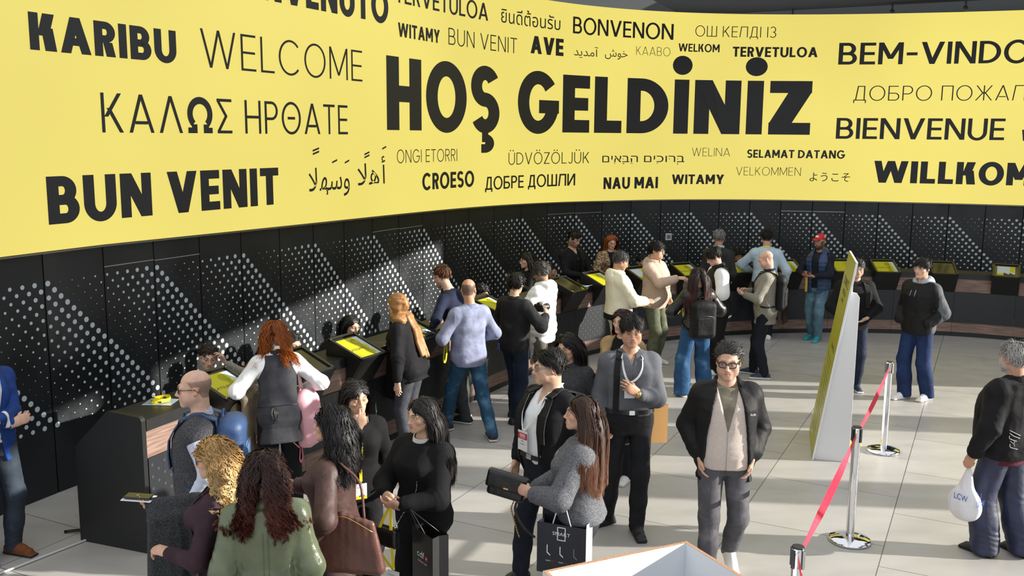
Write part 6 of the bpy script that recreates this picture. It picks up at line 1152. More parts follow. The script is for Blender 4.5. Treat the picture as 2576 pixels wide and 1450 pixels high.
cc = P.palmR + P.T.U * .09 + np.array((0, -.03, .02)); t = Th(P, 'camera', 'black camera held at chest height by the photographer in black denim', 'camera', cc); CAMB = mat('camera_black', (.014, .014, .015), .45); g = G(); g.box(cc, (.066, .028, .042)); g.box(cc + np.array((0, -.002, .052)), (.022, .026, .014)); g.box(cc + np.array((-.05, -.016, -.004)), (.016, .020, .038)); t.b(g, 'camera_body', CAMB, None, .005); g = G(); g.lathe([(0, 0), (.033, 0), (.035, .02), (.037, .075), (.041, .095), (.041, .12), (.036, .12), (.034, .110), (0, .108)], cc + np.array((0, -.025, 0)), 20, 0, True, rotx(math.pi / 2)); t.b(g, 'camera_lens', CAMB)
g = G(); g.lathe([(.0, .006), (.010, .006), (.010, 0)], cc + np.array((-.045, 0, .044)), 12); g.lathe([(.0, .008), (.012, .008), (.012, 0)], cc + np.array((.042, 0, .044)), 12); t.b(g, 'dial', CHR)
wb_ = gx(P.G, .10, -.02 * P.H, .02, -1)[0]; t = Th(P, 'hand_sanitiser', 'small bottle with a blue cap clipped to the photographer\'s jacket hem', 'bottle', wb_); g = G(); g.lathe([(0, 0), (.018, 0), (.020, .01), (.020, .05), (.010, .062), (.010, .066)], wb_ - np.array((0, 0, .05)), 12); t.b(g, 'bottle', mat('dark_bottle', (.03, .04, .06), .2)); g = G(); g.lathe([(.013, 0), (.014, .03), (.010, .036), (0, .036)], wb_ + np.array((0, 0, .012)), 12); t.b(g, 'cap', mat('cap_blue', (.02, .05, .40), .3))
# ---- man in the white puffer jacket
P = PEOPLE['puffer'] = person('man with curly greying hair and glasses in a white quilted puffer jacket', (.38, 11.80), -122, 1.73, near=1, skin='tan', head=(6, 22, 0), hs=1.0, face=dict(beard=.7, beardc=(.10, .095, .09)), hair=dict(style='short', ln=.09, n=420, per=6, rad=.0014, jit=.4, col=(.035, .032, .03), tip=(.14, .13, .12), curl=.012, wave=.045, vol=.014), pants=dict(m=c_('olive_grey_trousers', 96, 94, 84)), wear=[('fleece', dict(m=NAVY, ease=.016, hem=-.02, high=.022)), ('puffer', dict(m=PUFW, ease=.046, se=.036, hem=-.10, hood=1, hoodr=.040, puff=(.085, .007), wr=.006, neck=.078, open=[(-.2, .01), (.2, .01), (.30, .07)]))], shoes=S_OR,
    L=dict(w=(.18, .30, 1.12), pole=(1, -.5, -.6), pose='hold'), R=dict(w=(.18, .30, 1.10), pole=(1, -.5, -.6)), fL=(.12, -.28, 30, 0), fR=(.12, .04, 6, 0)); glasses(P, GBLK, .024, .018, .0022)
P = PEOPLE['dark'] = person('woman with long straight dark hair behind the counter, left of the black blazer man', (.23, 14.6), -70, 1.66, fem=1, sit=1, hip=.72, skin='fair', hair=LGf(ln=.36, col=(.022, .016, .014)), wear=[('blouse', dict(m=BLK, ease=.014, hem=-.02))], pants=dict(m=BLK), shoes=S_BB, head=(0, 6, 0), L=dict(w=(.16, .22, 1.10)), R=dict(w=(.16, .22, 1.10)), fL=(.10, .28, 5, 0), fR=(.10, .28, 5, 0))
P = PEOPLE['seatm'] = person('seated man with cropped black hair looking right, between the white puffer and the black blazer', (.58, 14.66), 82, 1.74, sit=1, hip=.50, skin='tan', hair=SHf(ln=.02, vol=.004), face=dict(scalp=BK, beard=.5), wear=[('shirt', dict(m=BLK, ease=.014, hem=-.02))], pants=dict(m=BLK), shoes=S_BB, head=(0, 2, 0), L=dict(w=(.16, .30, .92)), R=dict(w=(.16, .30, .92)), fL=(.10, .38, 5, 0), fR=(.10, .36, 5, 0))
# ---- man in the black blazer with a phone
P = PEOPLE['blazer'] = person('bearded man in a black blazer behind the counter, looking at a phone', (.96, 15.04), 34, 1.82, skin='light', head=(14, 26, 0), hs=.98, hair=SHf(ln=.04, col=BK), face=dict(scalp=BK, beard=.6, hairline=.066), pants=dict(m=BLK), wear=[('shirt', dict(m=BLK2, ease=.012, hem=.0, vneck=(.27, .03))), ('blazer', dict(m=BLK, ease=.026, hem=-.08, open=[(-.2, .09), (.05, .06), (.30, .055)]))], shoes=S_BB,
    R=dict(w=(.05, .33, 1.14), pole=(1, -.4, -.8), pose='hold', hd=(-.5, .8, .1), pn=(-.1, 0, 1)), L=dict(w=(.20, .28, 1.00), pole=(1, -.6, -.4), pose='grip')); lapels(P, BLK, .05, .06, .05, .05); g = G(); g.box(gx(P.T, .0, .05 * P.H, .03)[0], (.022, .004, .018)); g.build('belt_buckle', CHR, P.root); g = G(); g.ball(gx(P.T, 0, .235 * P.H, .016)[0], .006, n=6); g.build('shirt_button', CHR, P.root)
phone(P, 'black phone in the hand of the man in the black blazer', P.palmR + np.array((.03, -.03, .03)), (.6, -.8, .05), (0, -.1, 1)); t = sheet(P, 'crumpled white and yellow paper in the left hand of the black blazer man', P.palmL + np.array((-.04, -.03, .0)), (-.5, -.3, .35), (0, -.8, .5), .13, .16, mat('paper_white', (.72, .73, .74), .7), 'leaflet', 'paper', YLAN)
# ---- ginger woman in leopard print
P = PEOPLE['ginger'] = person('woman with long ginger hair in a leopard print coat behind the counter, looking down', (1.62, 15.6), 10, 1.70, fem=1, skin='fair', head=(4, 20, 0), hair=LGf(ln=.36, n=240, per=7, col=lin(140, 70, 30), tip=lin(186, 124, 72), vol=.006), face=dict(brow=lin(110, 64, 40)), pants=dict(m=BLK), wear=[('top', dict(m=BLK2, ease=.010, hem=.0)), ('coat', dict(m=LEOP, ease=.034, se=.030, hem=-.1, open=[(-.2, .05), (.15, .04), (.30, .06)]))], shoes=S_BB, L=dict(w=(.14, .30, 1.05), pole=(1, -.5, -.6)), R=dict(w=(.14, .30, 1.05), pole=(1, -.5, -.6)))
# ---- man in the cream jacket
P = PEOPLE['white'] = person('man in a cream bomber jacket and cream trousers looking at a card in his hands', (1.42, 12.58), 103, 1.78, near=1, skin='tan', head=(0, 24, 0), fat=.5, hair=SH(ln=.032, col=(.03, .028, .027), tip=(.16, .15, .15), vol=.006), face=dict(scalp=(.05, .047, .045), hairline=.07), pants=dict(m=CREAMT, wr=.006), wear=[('jacket', dict(m=CREAM, ease=.040, se=.034, hem=.0, hood=1, hoodr=.034, wr=.008, cuff=.9, neck=.072)), ('waistband', dict(m=BLK2, ease=.034, se=0, hem=-.035, sleeve=0, stiff=1, wr=.002))][:1], shoes=S_WW,
    L=dict(w=(.16, .40, 1.06), pole=(1, -.7, -.5), hd=(-.25, .9, -.3), pn=(-.3, 0, 1), pose='hold'), R=dict(w=(.12, .36, 1.12), pole=(1, -.6, -.6), hd=(-.25, 1, 0), pn=(-.6, -.2, -.5), pose='pinch'), fL=(.10, -.06, 6, 0), fR=(.10, .10, 6, 0))
g = G(); A = np.linspace(0, 2 * math.pi, 41); g.ribbon([P.G.pt(a, -.004 * P.H, -.004) for a in A], [P.T.nr(a) for a in A], .075, .012); g.build('waistband', BLK2, P.root)
for n in 'LR': g = G(); u = nrm(P.Wr[n] - P.El[n]); g.tube([P.Wr[n] - u * .075, P.Wr[n] - u * .05, P.Wr[n] - u * .005], [.047, .046, .040], 14); g.build('cuff', BLK2, P.root)
badge(P, 'clear badge holder with a yellow stripe in the cream jacket man\'s hands', P.palmL + np.array((.0, -.10, .03)), (0, -.8, .5), (0, .5, .8), .10, .13, 'y', name='badge_holder')
P = PEOPLE['seat2'] = person('seated dark haired man in black, between the cream jacket and the beige hoodie', (2.2, 16.0), 16, 1.74, sit=1, hip=.50, skin='light', hair=SHf(ln=.035), face=dict(scalp=BK, beard=.6), wear=[('shirt', dict(m=BLK, ease=.014, hem=-.02))], pants=dict(m=BLK), shoes=S_BB, head=(4, 4, 0), L=dict(w=(.16, .30, .92)), R=dict(w=(.16, .30, .92)), fL=(.10, .38, 5, 0), fR=(.10, .36, 5, 0))
# ---- man in the beige hoodie
P = PEOPLE['beige'] = person('stout young man in a beige hoodie and olive trousers holding up a clear badge pouch', (2.07, 13.66), 54, 1.80, near=1, skin='asian', fat=.9, bw=1.06, head=(8, 6, 0), face=dict(scalp=BK, fat=.8), hair=SH(ln=.07, vol=.012, jit=.35, curl=.006, wave=.06, grav=.4), pants=dict(m=OLIVE, wide=1.15, wr=.007), wear=[('hoodie', dict(m=BEIGE, ease=.030, se=.030, hem=-.055, hood=1, hoodr=.030, wr=.007))], shoes=S_WW,
    R=dict(w=(.12, .42, 1.33), pole=(1, -.3, -.8), hd=(-.2, 1, .05), pn=(-.4, 0, -1), pose='pinch'), L=dict(w=(.26, .10, .95), pole=(1, -.8, -.2), pose='grip'))
g = G(); V = [gx(P.G, x, t * P.H, .012)[0] for x, t in ((-.15, -.02), (.15, -.02), (.15, .03), (.09, .085), (-.09, .085), (-.15, .03))]; g.add(V, [(0, 1, 2, 3, 4, 5)]); o = g.build('kangaroo_pocket', BEIGE, P.root); o.modifiers.new('thick', 'SOLIDIFY').thickness = .008
g = G()
for x, t, w, h in [(-.10 + .026 * j, .145 + .008 * (j % 2), .004, .05 + .02 * (j % 3)) for j in range(9)] + [(-.05, .15, .05, .004), (.04, .158, .06, .004), (-.06, .165, .04, .004), (.05, .142, .05, .004)]:
    V = [gx(P.G, xx, t * P.H + zz, .008)[0] for xx, zz in ((x - w / 2, -h / 2), (x + w / 2, -h / 2), (x + w / 2, h / 2), (x - w / 2, h / 2))]; g.add(V, [(0, 1, 2, 3)])
for j in range(16): V = [gx(P.G, -.10 + .013 * j + a, .112 * P.H + b, .008)[0] for a, b in ((0, 0), (.006, 0), (.006, .007), (0, .007))]; g.add(V, [(0, 1, 2, 3)])
g.build('chest_print', mat('print_black', (.015, .015, .016), .7), P.root)
pc = P.palmR + np.array((-.03, -.03, -.12)); t = Th(P, 'badge_pouch', 'clear plastic badge pouch held up by the man in the beige hoodie', 'badge', pc); g = G(); g.box(pc, (.055, .003, .078)); t.b(g, 'pouch', mat('clear_vinyl', (.12, .13, .14), .12, alpha=.55)); g = G(); g.box(pc + (0, 0, .080), (.056, .004, .006)); t.b(g, 'seam', mat('dark_vinyl', (.05, .05, .055), .3))
lt = pc - (0, 0, .08); lp = smooth([lt, lt + np.array((.0, 0, -.12)), lt + np.array((-.03, 0, -.42)), lt + np.array((-.01, -.01, -.55))], 18); lp2 = smooth([lt, lt + np.array((-.05, 0, -.18)), lt + np.array((-.07, 0, -.26)), lt + np.array((-.02, 0, -.30)), lt + np.array((-.02, 0, -.50))], 18); t = Th(P, 'lanyard', 'yellow lanyard hanging from the clear pouch of the man in the beige hoodie', 'lanyard', lt - (0, 0, .3)); g = G(); g.ribbon(lp, np.tile((0, -1, 0), (18, 1)), .02, .0015); g.ribbon(lp2, np.tile((.2, -1, 0), (18, 1)), .02, .0015); t.b(g, 'ribbon', YLAN)
# ---- grey haired man in a dark suit
P = PEOPLE['greyhair'] = person('grey haired man in a dark suit, seen from behind beyond the black vest', (3.32, 15.25), 162, 1.83, skin='tan', hair=SHf(ln=.03, col=(.15, .14, .13), tip=(.34, .33, .32), vol=.006), face=dict(scalp=(.14, .13, .12), hairline=.07), pants=dict(m=BLK), wear=[('shirt', dict(m=LBLUE, ease=.010, hem=.0, high=.016)), ('blazer', dict(m=CHAR, ease=.026, hem=-.08, neck=.070))], shoes=S_BB, head=(0, 4, 0), L=dict(w=(.20, .22, 1.0)), R=dict(w=(.20, .22, 1.0)))
# ---- young man in a black vest over a white tee
P = PEOPLE['vest'] = person('young man in a black quilted vest over a white tee, head bowed, wide black trousers', (2.92, 13.15), -84, 1.80, near=1, skin='fair', lean=8, head=(-4, 34, 0), hs=.98, bare='LR', hair=SH(ln=.085, vol=.012, jit=.12, grav=.8), pants=dict(m=BLK, wide=1.3, hemw=1.5, wr=.006), wear=[('tee', dict(m=WHT, ease=.020, se=.034, hem=-.075, sleeve=.48, wr=.007)), ('vest', dict(m=BLKN, ease=.032, hem=-.055, sleeve=0, high=.026, puff=(.16, .004), neck=.062))], shoes=S_WW,
    L=dict(w=(.14, .28, 1.10), pole=(1, -.7, -.5), pose='hold'), R=dict(w=(.12, .30, 1.10), pole=(1, -.6, -.6), pose='hold'))
g = G(); g.box(P.hd((.05, -.03, .112)), (.004, .016, .003), P.R); g.build('hair_clip', CHR, P.root)
# ---- woman with black backpack
P = PEOPLE['pack'] = person('woman with long dark hair and a big black backpack in blue jeans, seen from behind', (2.35, 11.93), -168, 1.67, near=1, fem=1, skin='asian', head=(-8, 10, 0), hair_e=.03, hair=LG(ln=.46, n=260, per=14, col=(.016, .012, .011), tip=lin(84, 44, 36), vol=.006), pants=dict(m=JEANB, wide=1.25, hemw=1.35, wr=.006, ease=.016), wear=[('jacket', dict(m=BLLEA, ease=.026, se=.030, hem=.02, wr=.010))], shoes=S_SV, L=dict(w=(.20, .26, 1.06), pole=(1, -.7, -.4), pose='grip'), R=dict(w=(.20, .22, 1.06), pole=(1, -.7, -.4)), fL=(.15, .02, 16, 0), fR=(.16, .02, 18, 0))
backpack(P, BLKN, 'big black backpack on the woman in blue jeans', .32, .46, .17, -.045); sheet(P, 'small white card in the hand of the backpack woman', P.palmL + np.array((0, -.03, .04)), (-.3, 0, 1), (0, -1, 0), .05, .09, mat('paper_white', (.72, .73, .74), .7), 'card', 'card')
P = PEOPLE['moust'] = person('seated man with a moustache and curly black hair behind the counter, facing the hall', (4.01, 16.81), 2, 1.74, sit=1, hip=.50, skin='brown', hair=SHf(ln=.05, curl=.008, wave=.03, vol=.014, grav=.3), face=dict(scalp=BK, beard=.35), wear=[('shirt', dict(m=LBLUE, ease=.014, hem=-.02, vneck=(.26, .03)))], pants=dict(m=BLK), shoes=S_BB, head=(0, 0, 0), L=dict(w=(.16, .30, .92)), R=dict(w=(.16, .30, .92)), fL=(.10, .38, 5, 0), fR=(.10, .36, 5, 0))
g = G(); [g.ball(P.hd((s * .013, -.099, -.053)), (.014, .005, .005), n=8) for s in (-1, 1)]; g.build('moustache', mat('hair_dark', BK, .45), P.root)
# ---- man in the light blue shirt
P = PEOPLE['lblue'] = person('man in a light blue shirt, yellow lanyard round his collar, seen from behind', (4.13, 15.42), 168, 1.82, near=1, skin='light', head=(0, 10, 0), hair=SH(ln=.034, vol=.007), face=dict(scalp=BK), bw=1.05, pants=dict(m=JEAND), wear=[('shirt', dict(m=LBLUE, ease=.022, se=.022, hem=.01, sleeve=.92, wr=.009))], shoes=S_WW, L=dict(w=(.24, .26, 1.10), pole=(1, -.5, 0), pose='flat'), R=dict(w=(.30, .06, .92), pole=(1, -.6, 0), pose='grip'), fL=(.10, -.06, 6, 0), fR=(.10, .06, 8, 0), hh=.0034)
collar(P, LBLUE, .068, .038, .03, .05); g = G(); A = np.radians(np.linspace(-150, 150, 25)); g.ribbon([P.NB + P.T.U * math.sin(a) * .076 - P.T.F * (math.cos(a) * .074 - .006) + P.T.A * (.012 + .016 * math.cos(a)) for a in A], [nrm(P.T.U * math.sin(a) - P.T.F * math.cos(a) + P.T.A * .4) for a in A], .018, .002); o = g.build('lanyard', YLAN, P.root)
paper_bag(P, 'narrow dark brown carrier bag hanging from the light blue shirt man\'s hand', P.palmR + np.array((-.02, .0, -.36)), (.35, 1, 0), .26, .40, .09, mat('brown_card', lin(50, 36, 32), .3), mat('brown_card', lin(50, 36, 32), .3), BUT, cord=P.palmR)
# ---- bald man with the black backpack
P = PEOPLE['gblaz'] = person('bald man in a grey tweed blazer and dark jeans, looking at his hands', (3.50, 12.95), -112, 1.77, near=1, skin='fair', fat=.4, head=(2, 26, 0), hs=.98, face=dict(scalp=lin(150, 116, 94), scalpk=.4, bald=2, brow=lin(110, 84, 66)), hair=None, pants=dict(m=JEAND, wr=.006), wear=[('shirt', dict(m=NAVY, ease=.012, hem=.0, high=.014)), ('blazer', dict(m=TWEED, ease=.028, se=.020, hem=-.09, flare=.012, wr=.006, neck=.070))], shoes=S_NV,
    L=dict(w=(.12, .28, 1.16), pole=(1, -.5, -.8), pose='hold', pn=(-.4, -.2, .8)), R=dict(w=(.12, .28, 1.18), pole=(1, -.5, -.8), pose='pinch'), fL=(.11, -.04, 12, 0), fR=(.11, .14, 8, 0)); collar(P, TWEED, .074, .032, .04, .03)
backpack(P, BLKN, 'slim black backpack on the bald man in the tweed blazer', .28, .46, .12, .02, strap_w=.05)
# ---- man in the red cap
P = PEOPLE['cap'] = person('bearded man in a red cap, blue quilted vest and faded jeans, holding a red phone', (5.0, 15.42), -44, 1.76, near=1, skin='tan', head=(-6, 6, 0), hs=.98, face=dict(scalp=(.05, .045, .04), beard=1.0, beardc=(.035, .032, .030)), hair=None, pants=dict(m=JEANL, wide=1.1, wr=.006), wear=[('jumper', dict(m=c_('navy_black_jumper', 30, 32, 44), ease=.016, se=.022, hem=-.02)), ('vest', dict(m=NAVYV, ease=.036, hem=-.065, sleeve=0, hood=1, hoodr=.028, puff=(.075, .006), open=[(-.2, .05), (.05, .055), (.30, .065)]))], shoes=S_TQ,
    L=dict(w=(.07, .30, 1.10), pole=(1, -.5, -.7), hd=(-.8, .6, .1), pn=(-.2, -.1, 1), pose='hold'), R=dict(w=(.12, .27, 1.10), pole=(1, -.5, -.7), hd=(-.7, .7, .1), pn=(-.4, -.4, .6), pose='hold'), fL=(.06, .02, 10, 0), fR=(.10, -.10, 10, 0))
k = P.k; RED = mat('cap_red', lin(198, 22, 46), .6); F = Fld(P.C - np.array((.2, .27, .1)), P.C + np.array((.2, .2, .2)), .0055); F.ell(P.hd((0, .010, .048)), np.array((.084, .104, .082)) * k, P.R, .01); F.box(P.hd((0, 0, -.04)), (.2, .2, .082 * k), P.R, .004, .004, True); F.ell(P.hd((0, -.105, .047)), np.array((.066, .075, .0085)) * k, P.R @ rotx(.12), .01); V, Q = F.surface(); o = link('cap', arr_mesh('cap', V, Q, [RED]), P.root); g = G(); g.box(P.hd((0, -.086, .092)), (.026, .004, .016), P.R @ rotx(-.55)); g.box(P.hd((.078, .02, .078)), (.004, .012, .016), P.R); g.build('cap_badge', mat('paper_white', (.72, .73, .74), .7), o)
g = G(); [g.ball(P.hd((x, -.086 + .3 * abs(x), -.108)), (.026, .020, .030), n=10) for x in (-.025, 0, .025)]; g.build('beard', mat('beard_dark', (.022, .020, .019), .85), P.root)
phone(P, 'red phone in the hands of the man in the red cap', (P.palmL + P.palmR) / 2 + np.array((0, -.02, .03)), (.9, -.4, .1), (0, -.3, 1), m=mat('phone_red', (.40, .02, .03), .35)); lb = P.palmR + np.array((.02, -.03, -.16)); t = Th(P, 'lanyard', 'mustard lanyard hanging from the hand of the man in the red cap', 'lanyard', lb); g = G(); g.ribbon(smooth([P.palmR, lb, lb - (0, 0, .12)], 10), np.tile((0, -1, 0), (10, 1)), .04, .002); t.b(g, 'ribbon', mat('mustard', lin(186, 150, 44), .6))
# ---- man behind the sloping sign
P = PEOPLE['sweater'] = person('man in glasses and a black jumper standing behind the sloping yellow sign', (4.50, 12.35), -4, 1.74, near=1, skin='asian', head=(-2, 6, 0), fat=.3, hs=1.0, face=dict(lid=.003, scalp=BK), hair=SH(ln=.045, col=(.02, .018, .018), tip=(.09, .09, .09)), pants=dict(m=c_('navy_trousers', 30, 38, 56), wr=.006), wear=[('jumper', dict(m=BLK2, ease=.030, se=.030, hem=-.06, wr=.007))], shoes=dict(S_NV, laces=1, ml=mat('black_sole', lin(14, 14, 15), .6)), L=dict(w=(.12, .20, 1.00), pole=(1, -.7, -.2), hd=(-.9, .3, -.4), pose='flat'), R=dict(w=(.16, .18, .98), pole=(1, -.7, -.2)), fL=(.07, .05, 4, 0), fR=(.10, -.05, 10, 0)); glasses(P, mat('frame_clear', (.55, .52, .48), .25), .024, .017, .0018)
pts, ns = shoulder_path(P, 1, .12, .12, .08, .2, .008); t = Th(P, 'backpack', 'black backpack with its strap over the shoulder of the man behind the sloping sign', 'backpack', P.T.pt(math.pi, .16 * P.H, .09)); F = Fld(t.c - .3, t.c + .3, .01); F.box(t.c, (.13, .06, .21), None, .05); t.sd(F, 'main_bag', BLKN); g = G(); g.ribbon(pts, ns, .06, .010); t.b(g, 'shoulder_strap', BLKN)
# ---- boy in the black windbreaker
def zone_side(P, c): return ((c - P.T.O) @ P.T.F < .02) & ((c - P.T.O) @ P.T.U > .10)
P = PEOPLE['hood'] = person('young man in a black windbreaker with a grey hood, navy jeans and white trainers', (5.17, 11.91), -58, 1.81, near=1, skin='fair', head=(2, 4, 0), hs=1.0, face=dict(scalp=BK, browk=1, nose=1.05), hair=SH(ln=.065, vol=.010, jit=.12, n=340, col=(.017, .013, .012), grav=.8), pants=dict(m=JEANN, wide=1.15, hemw=1.2, wr=.007), wear=[('hoodie', dict(m=GREYH, ease=.012, hem=.0, hood=1, hoodr=.032, neck=.07)), ('windbreaker', dict(m=BLKN, ease=.040, se=.036, hem=-.05, wr=.009, m2=c_('grey_panel', 84, 88, 92), zone=zone_side, neck=.082, nz=-.02))], shoes=S_WW,
    L=dict(w=(.19, .13, 1.0), pole=(.6, -1, 0), nohand=1), R=dict(w=(.18, .14, 1.0), pole=(.6, -1, 0), nohand=1), fL=(.13, -.10, 6, 0), fR=(.06, .10, 6, 0))
for s in (-1, 1): g = G(); g.tube(smooth([P.NB + P.T.F * .075 + P.T.U * s * .03, gx(P.G, s * .03, .26 * P.H, .006)[0], gx(P.G, s * .032, .22 * P.H, .006)[0]], 8), .004, 5); g.build('drawstring', GREYH, P.root)
# ---- man with the plastic bag at the right edge
P = PEOPLE['bag'] = person('grey bearded man in a bulky black jacket at the right edge, seen from behind', (3.93, 7.28), -152, 1.73, near=1, skin='tan', fat=1.0, bw=1.08, head=(-4, 4, 0), hs=1.04, face=dict(scalp=(.20, .19, .18), beard=1.0, beardc=(.36, .35, .34)), hair=SH(ln=.04, col=(.22, .21, .20), tip=(.52, .51, .50), vol=.008), pants=dict(m=c_('navy_work_trousers', 30, 36, 64, rough=.55), wide=1.25, hemw=1.25, wr=.009, ease=.02), wear=[('jumper', dict(m=c_('maroon_jumper', 78, 28, 44), ease=.030, hem=-.075, sleeve=0)), ('jacket', dict(m=BLK, ease=.046, se=.036, hem=-.045, wr=.009, fax=(1, 1, .6)))], shoes=S_BB,
    L=dict(w=(.34, .04, .86), pole=(.5, -1, 0), pose='fist'), R=dict(w=(.30, .06, .86), pole=(.5, -1, 0)), fL=(.12, .02, 8, 0), fR=(.14, -.12, 8, 0)); collar(P, BLK, .082, .05, .03, .04)
pc = P.palmL + np.array((0, -.01, -.24)); t = Th(P, 'plastic_bag', 'white plastic carrier bag with blue lettering in the grey bearded man\'s hand', 'bag', pc); F = Fld(pc - np.array((.2, .2, .26)), pc + np.array((.2, .2, .3)), .007); PLB = mat('white_plastic_film', (.66, .66, .69), .35, kind='cloth', amt=.03); F.ell(pc + np.array((0, 0, -.10)), (.085, .135, .13), None, .05); F.cap(pc + np.array((0, 0, -.05)), P.palmL + np.array((0, 0, -.02)), .085, .016, .06, fl=((1, 0, 0), .6)); t.sd(F, 'bag_body', PLB, 1, None, lambda V, N: fold(V, N, [], .009, 8, (1.4, 1.4, .5)))
g = G(); text_geo(g, 'LCW', pc + np.array((.083, .02, -.04)), (0, 1, 0), (0, 0, 1), .05, .12, 0); text_geo(g, 'LCW', pc + np.array((-.083, .02, -.04)), (0, -1, 0), (0, 0, 1), .05, .12, 0); text_geo(g, 'LCW', pc + np.array((0.0, .136, -.07)), (-1, 0, 0), (0, 0, 1), .05, .10, 0); t.b(g, 'print', mat('print_royal', (.03, .08, .38), .5))
g = G(); [g.tube(smooth([gx(P.G, .12 + .03 * math.sin(j), (.02 + .012 * j) * P.H, .012, -1)[0], gx(P.G, .15 + .03 * math.cos(j * 2), (.03 + .012 * j) * P.H, .012, -1)[0], gx(P.G, .17, (.045 + .012 * j) * P.H, .012, -1)[0]], 8), .003, 4) for j in range(6)]; g.build('back_print', mat('print_grey_light', (.35, .36, .38), .6), P.root)
# ---- man in the black jacket and oatmeal cardigan
P = PEOPLE['jack'] = person('man in black glasses, open black jacket and oatmeal cardigan walking, hands in his pockets', (1.60, 6.86), -6, 1.80, near=1, skin='light', fat=.45, hh=.0030, head=(-10, 4, 0), hs=1.03, gaze=(-.35, .02), face=dict(scalp=(.03, .028, .027), hairline=.078, beard=.38, beardc=lin(150, 132, 122), nose=1.08, browk=.6, brow=(.05, .042, .036)), hair=SH(style='back', ln=.12, n=320, per=18, rad=.0009, stiff=.75, clumpy=.05, col=(.030, .027, .026), tip=(.085, .078, .074), vol=.007, jit=.12, curl=.003, wave=.10, grav=.9),
    pants=dict(m=JEANG, wr=.006), wear=[('tee', dict(m=OLIVET, ease=.012, hem=.02, sleeve=.4)), ('cardigan', dict(m=OAT, ease=.026, se=.016, hem=-.035, wr=.004, vneck=(.125, .075), neck=.075)), ('jacket', dict(m=BLKN, ease=.044, se=.036, hem=-.085, flare=.02, wr=.009, open=[(-.2, .175), (.0, .165), (.12, .145), (.24, .11), (.30, .075)], neck=.075))], shoes=S_WW,
    L=dict(w=(.195, .075, .965), pole=(.55, -1, 0), hd=(-.18, .10, -1)), R=dict(w=(.195, .075, .965), pole=(.55, -1, 0), hd=(-.18, .10, -1)), fL=(.09, -.16, 8, .06, .55), fR=(.10, .10, 8, 0), drop=-.01)
collar(P, BLKN, .088, .055, .06, .10, 42, spread=.05); g = G(); g.tube([gx(P.T, .0, t * P.H, .034)[0] for t in np.linspace(-.03, .125, 14)], .003, 5); g.box(gx(P.T, 0, .122 * P.H, .040)[0], (.004, .003, .012)); g.build('zip', mat('zip_steel', (.4, .4, .4), .3, .8), P.root); glasses(P, GBLK, .0265, .0195, .0036, True, 3.4)
g = G(); text_geo(g, 'Ucdt', gx(P.G, .165, .205 * P.H, .010)[0], nrm(P.T.U + P.T.F * -.35), P.T.A, .018, .055, 0); g.build('chest_logo', mat('print_white', (.75, .76, .78), .4), P.root)
g = G(); g.tube([gx(P.T, s_ * .0, t * P.H, .018)[0] for s_ in (1,) for t in np.linspace(-.05, .01, 6)], .003, 4); g.build('fly_seam', JEANG, P.root)
# ---- man in the grey polo
P = PEOPLE['polo'] = person('man in a grey zip polo with a white lanyard, one hand raised to his chest', (.99, 7.74), 2, 1.83, near=1, skin='asiantan', hh=.0030, head=(-2, 6, 0), gaze=(.05, .05), face=dict(lid=.0031, scalp=BK, cheek=1.15, hairline=.07, nose=1.05), hair=SH(ln=.048, vol=.008, jit=.12, grav=.8, side=.25), bw=1.04, fat=.2, pants=dict(m=c_('black_chinos', 27, 28, 31), wr=.006, tuck=1), wear=[('polo', dict(m=GREYP, ease=.015, se=.024, hem=.03, wr=.006, neck=.066, vneck=(.262, .028)))], shoes=dict(S_BB, laces=1),
    L=dict(w=(.03, .235, 1.235), pole=(.7, -.3, -1), hd=(-.75, .25, .55), pn=(-.1, -.9, -.2), pose='hold'), R=dict(w=(.235, .06, .92), pole=(.3, -1, .0), pose='grip'), fL=(.07, .14, 4, 0), fR=(.16, -.06, 60, 0))
collar(P, GREYP, .068, .036, .034, .06, 22); belt(P, mat('belt_black', (.012, .012, .013), .3), .050, .036, mat('chrome', (.75, .76, .78), .12, 1.0)); g = G(); g.tube([gx(P.G, .0, t * P.H, .006)[0] for t in np.linspace(.20, .25, 6)], .003, 5); g.build('zip', mat('zip_grey', (.10, .10, .11), .4, .5), P.root)
bc = gx(P.G, -.025, .155 * P.H, .02)[0]; lanp = []
for s in (-1, 1): lanp.append((smooth([P.NB - P.T.F * .055 + P.T.U * s * .045 + P.T.A * .035, P.NB + P.T.U * s * .080 + P.T.A * .030, gx(P.G, s * .075, .25 * P.H, .012)[0], gx(P.G, s * .04 - .012, .205 * P.H, .012)[0], bc + P.T.A * .065], 20), smooth([P.T.A, P.T.A + P.T.U * s, P.T.F, P.T.F, P.T.F], 20)))
badge(P, 'white lanyard and red topped badge on the man in the grey polo', bc, P.T.A, P.T.F, .085, .125, 'red', lanp, WLAN, .018); u = nrm(P.Wr['L'] - P.El['L']); g = G(); g.tube([P.Wr['L'] - u * .012, P.Wr['L'] + u * .012], .034, 16); g.ball(P.Wr['L'] + np.array((0, -.030, 0)), (.018, .008, .018), n=12); g.build('wristwatch', GOLD, P.root)
pts, ns = shoulder_path(P, -1, .13, .04, .08, .2, .006); t = Th(P, 'backpack', 'dark backpack with one strap on the right shoulder of the man in the grey polo', 'backpack', P.T.pt(math.pi, .15 * P.H, .08)); F = Fld(t.c - .3, t.c + .3, .01); F.box(t.c, (.14, .06, .21), None, .05); t.sd(F, 'main_bag', BLKN); g = G(); g.ribbon(pts, ns, .05, .008); t.b(g, 'shoulder_strap', BLKN)
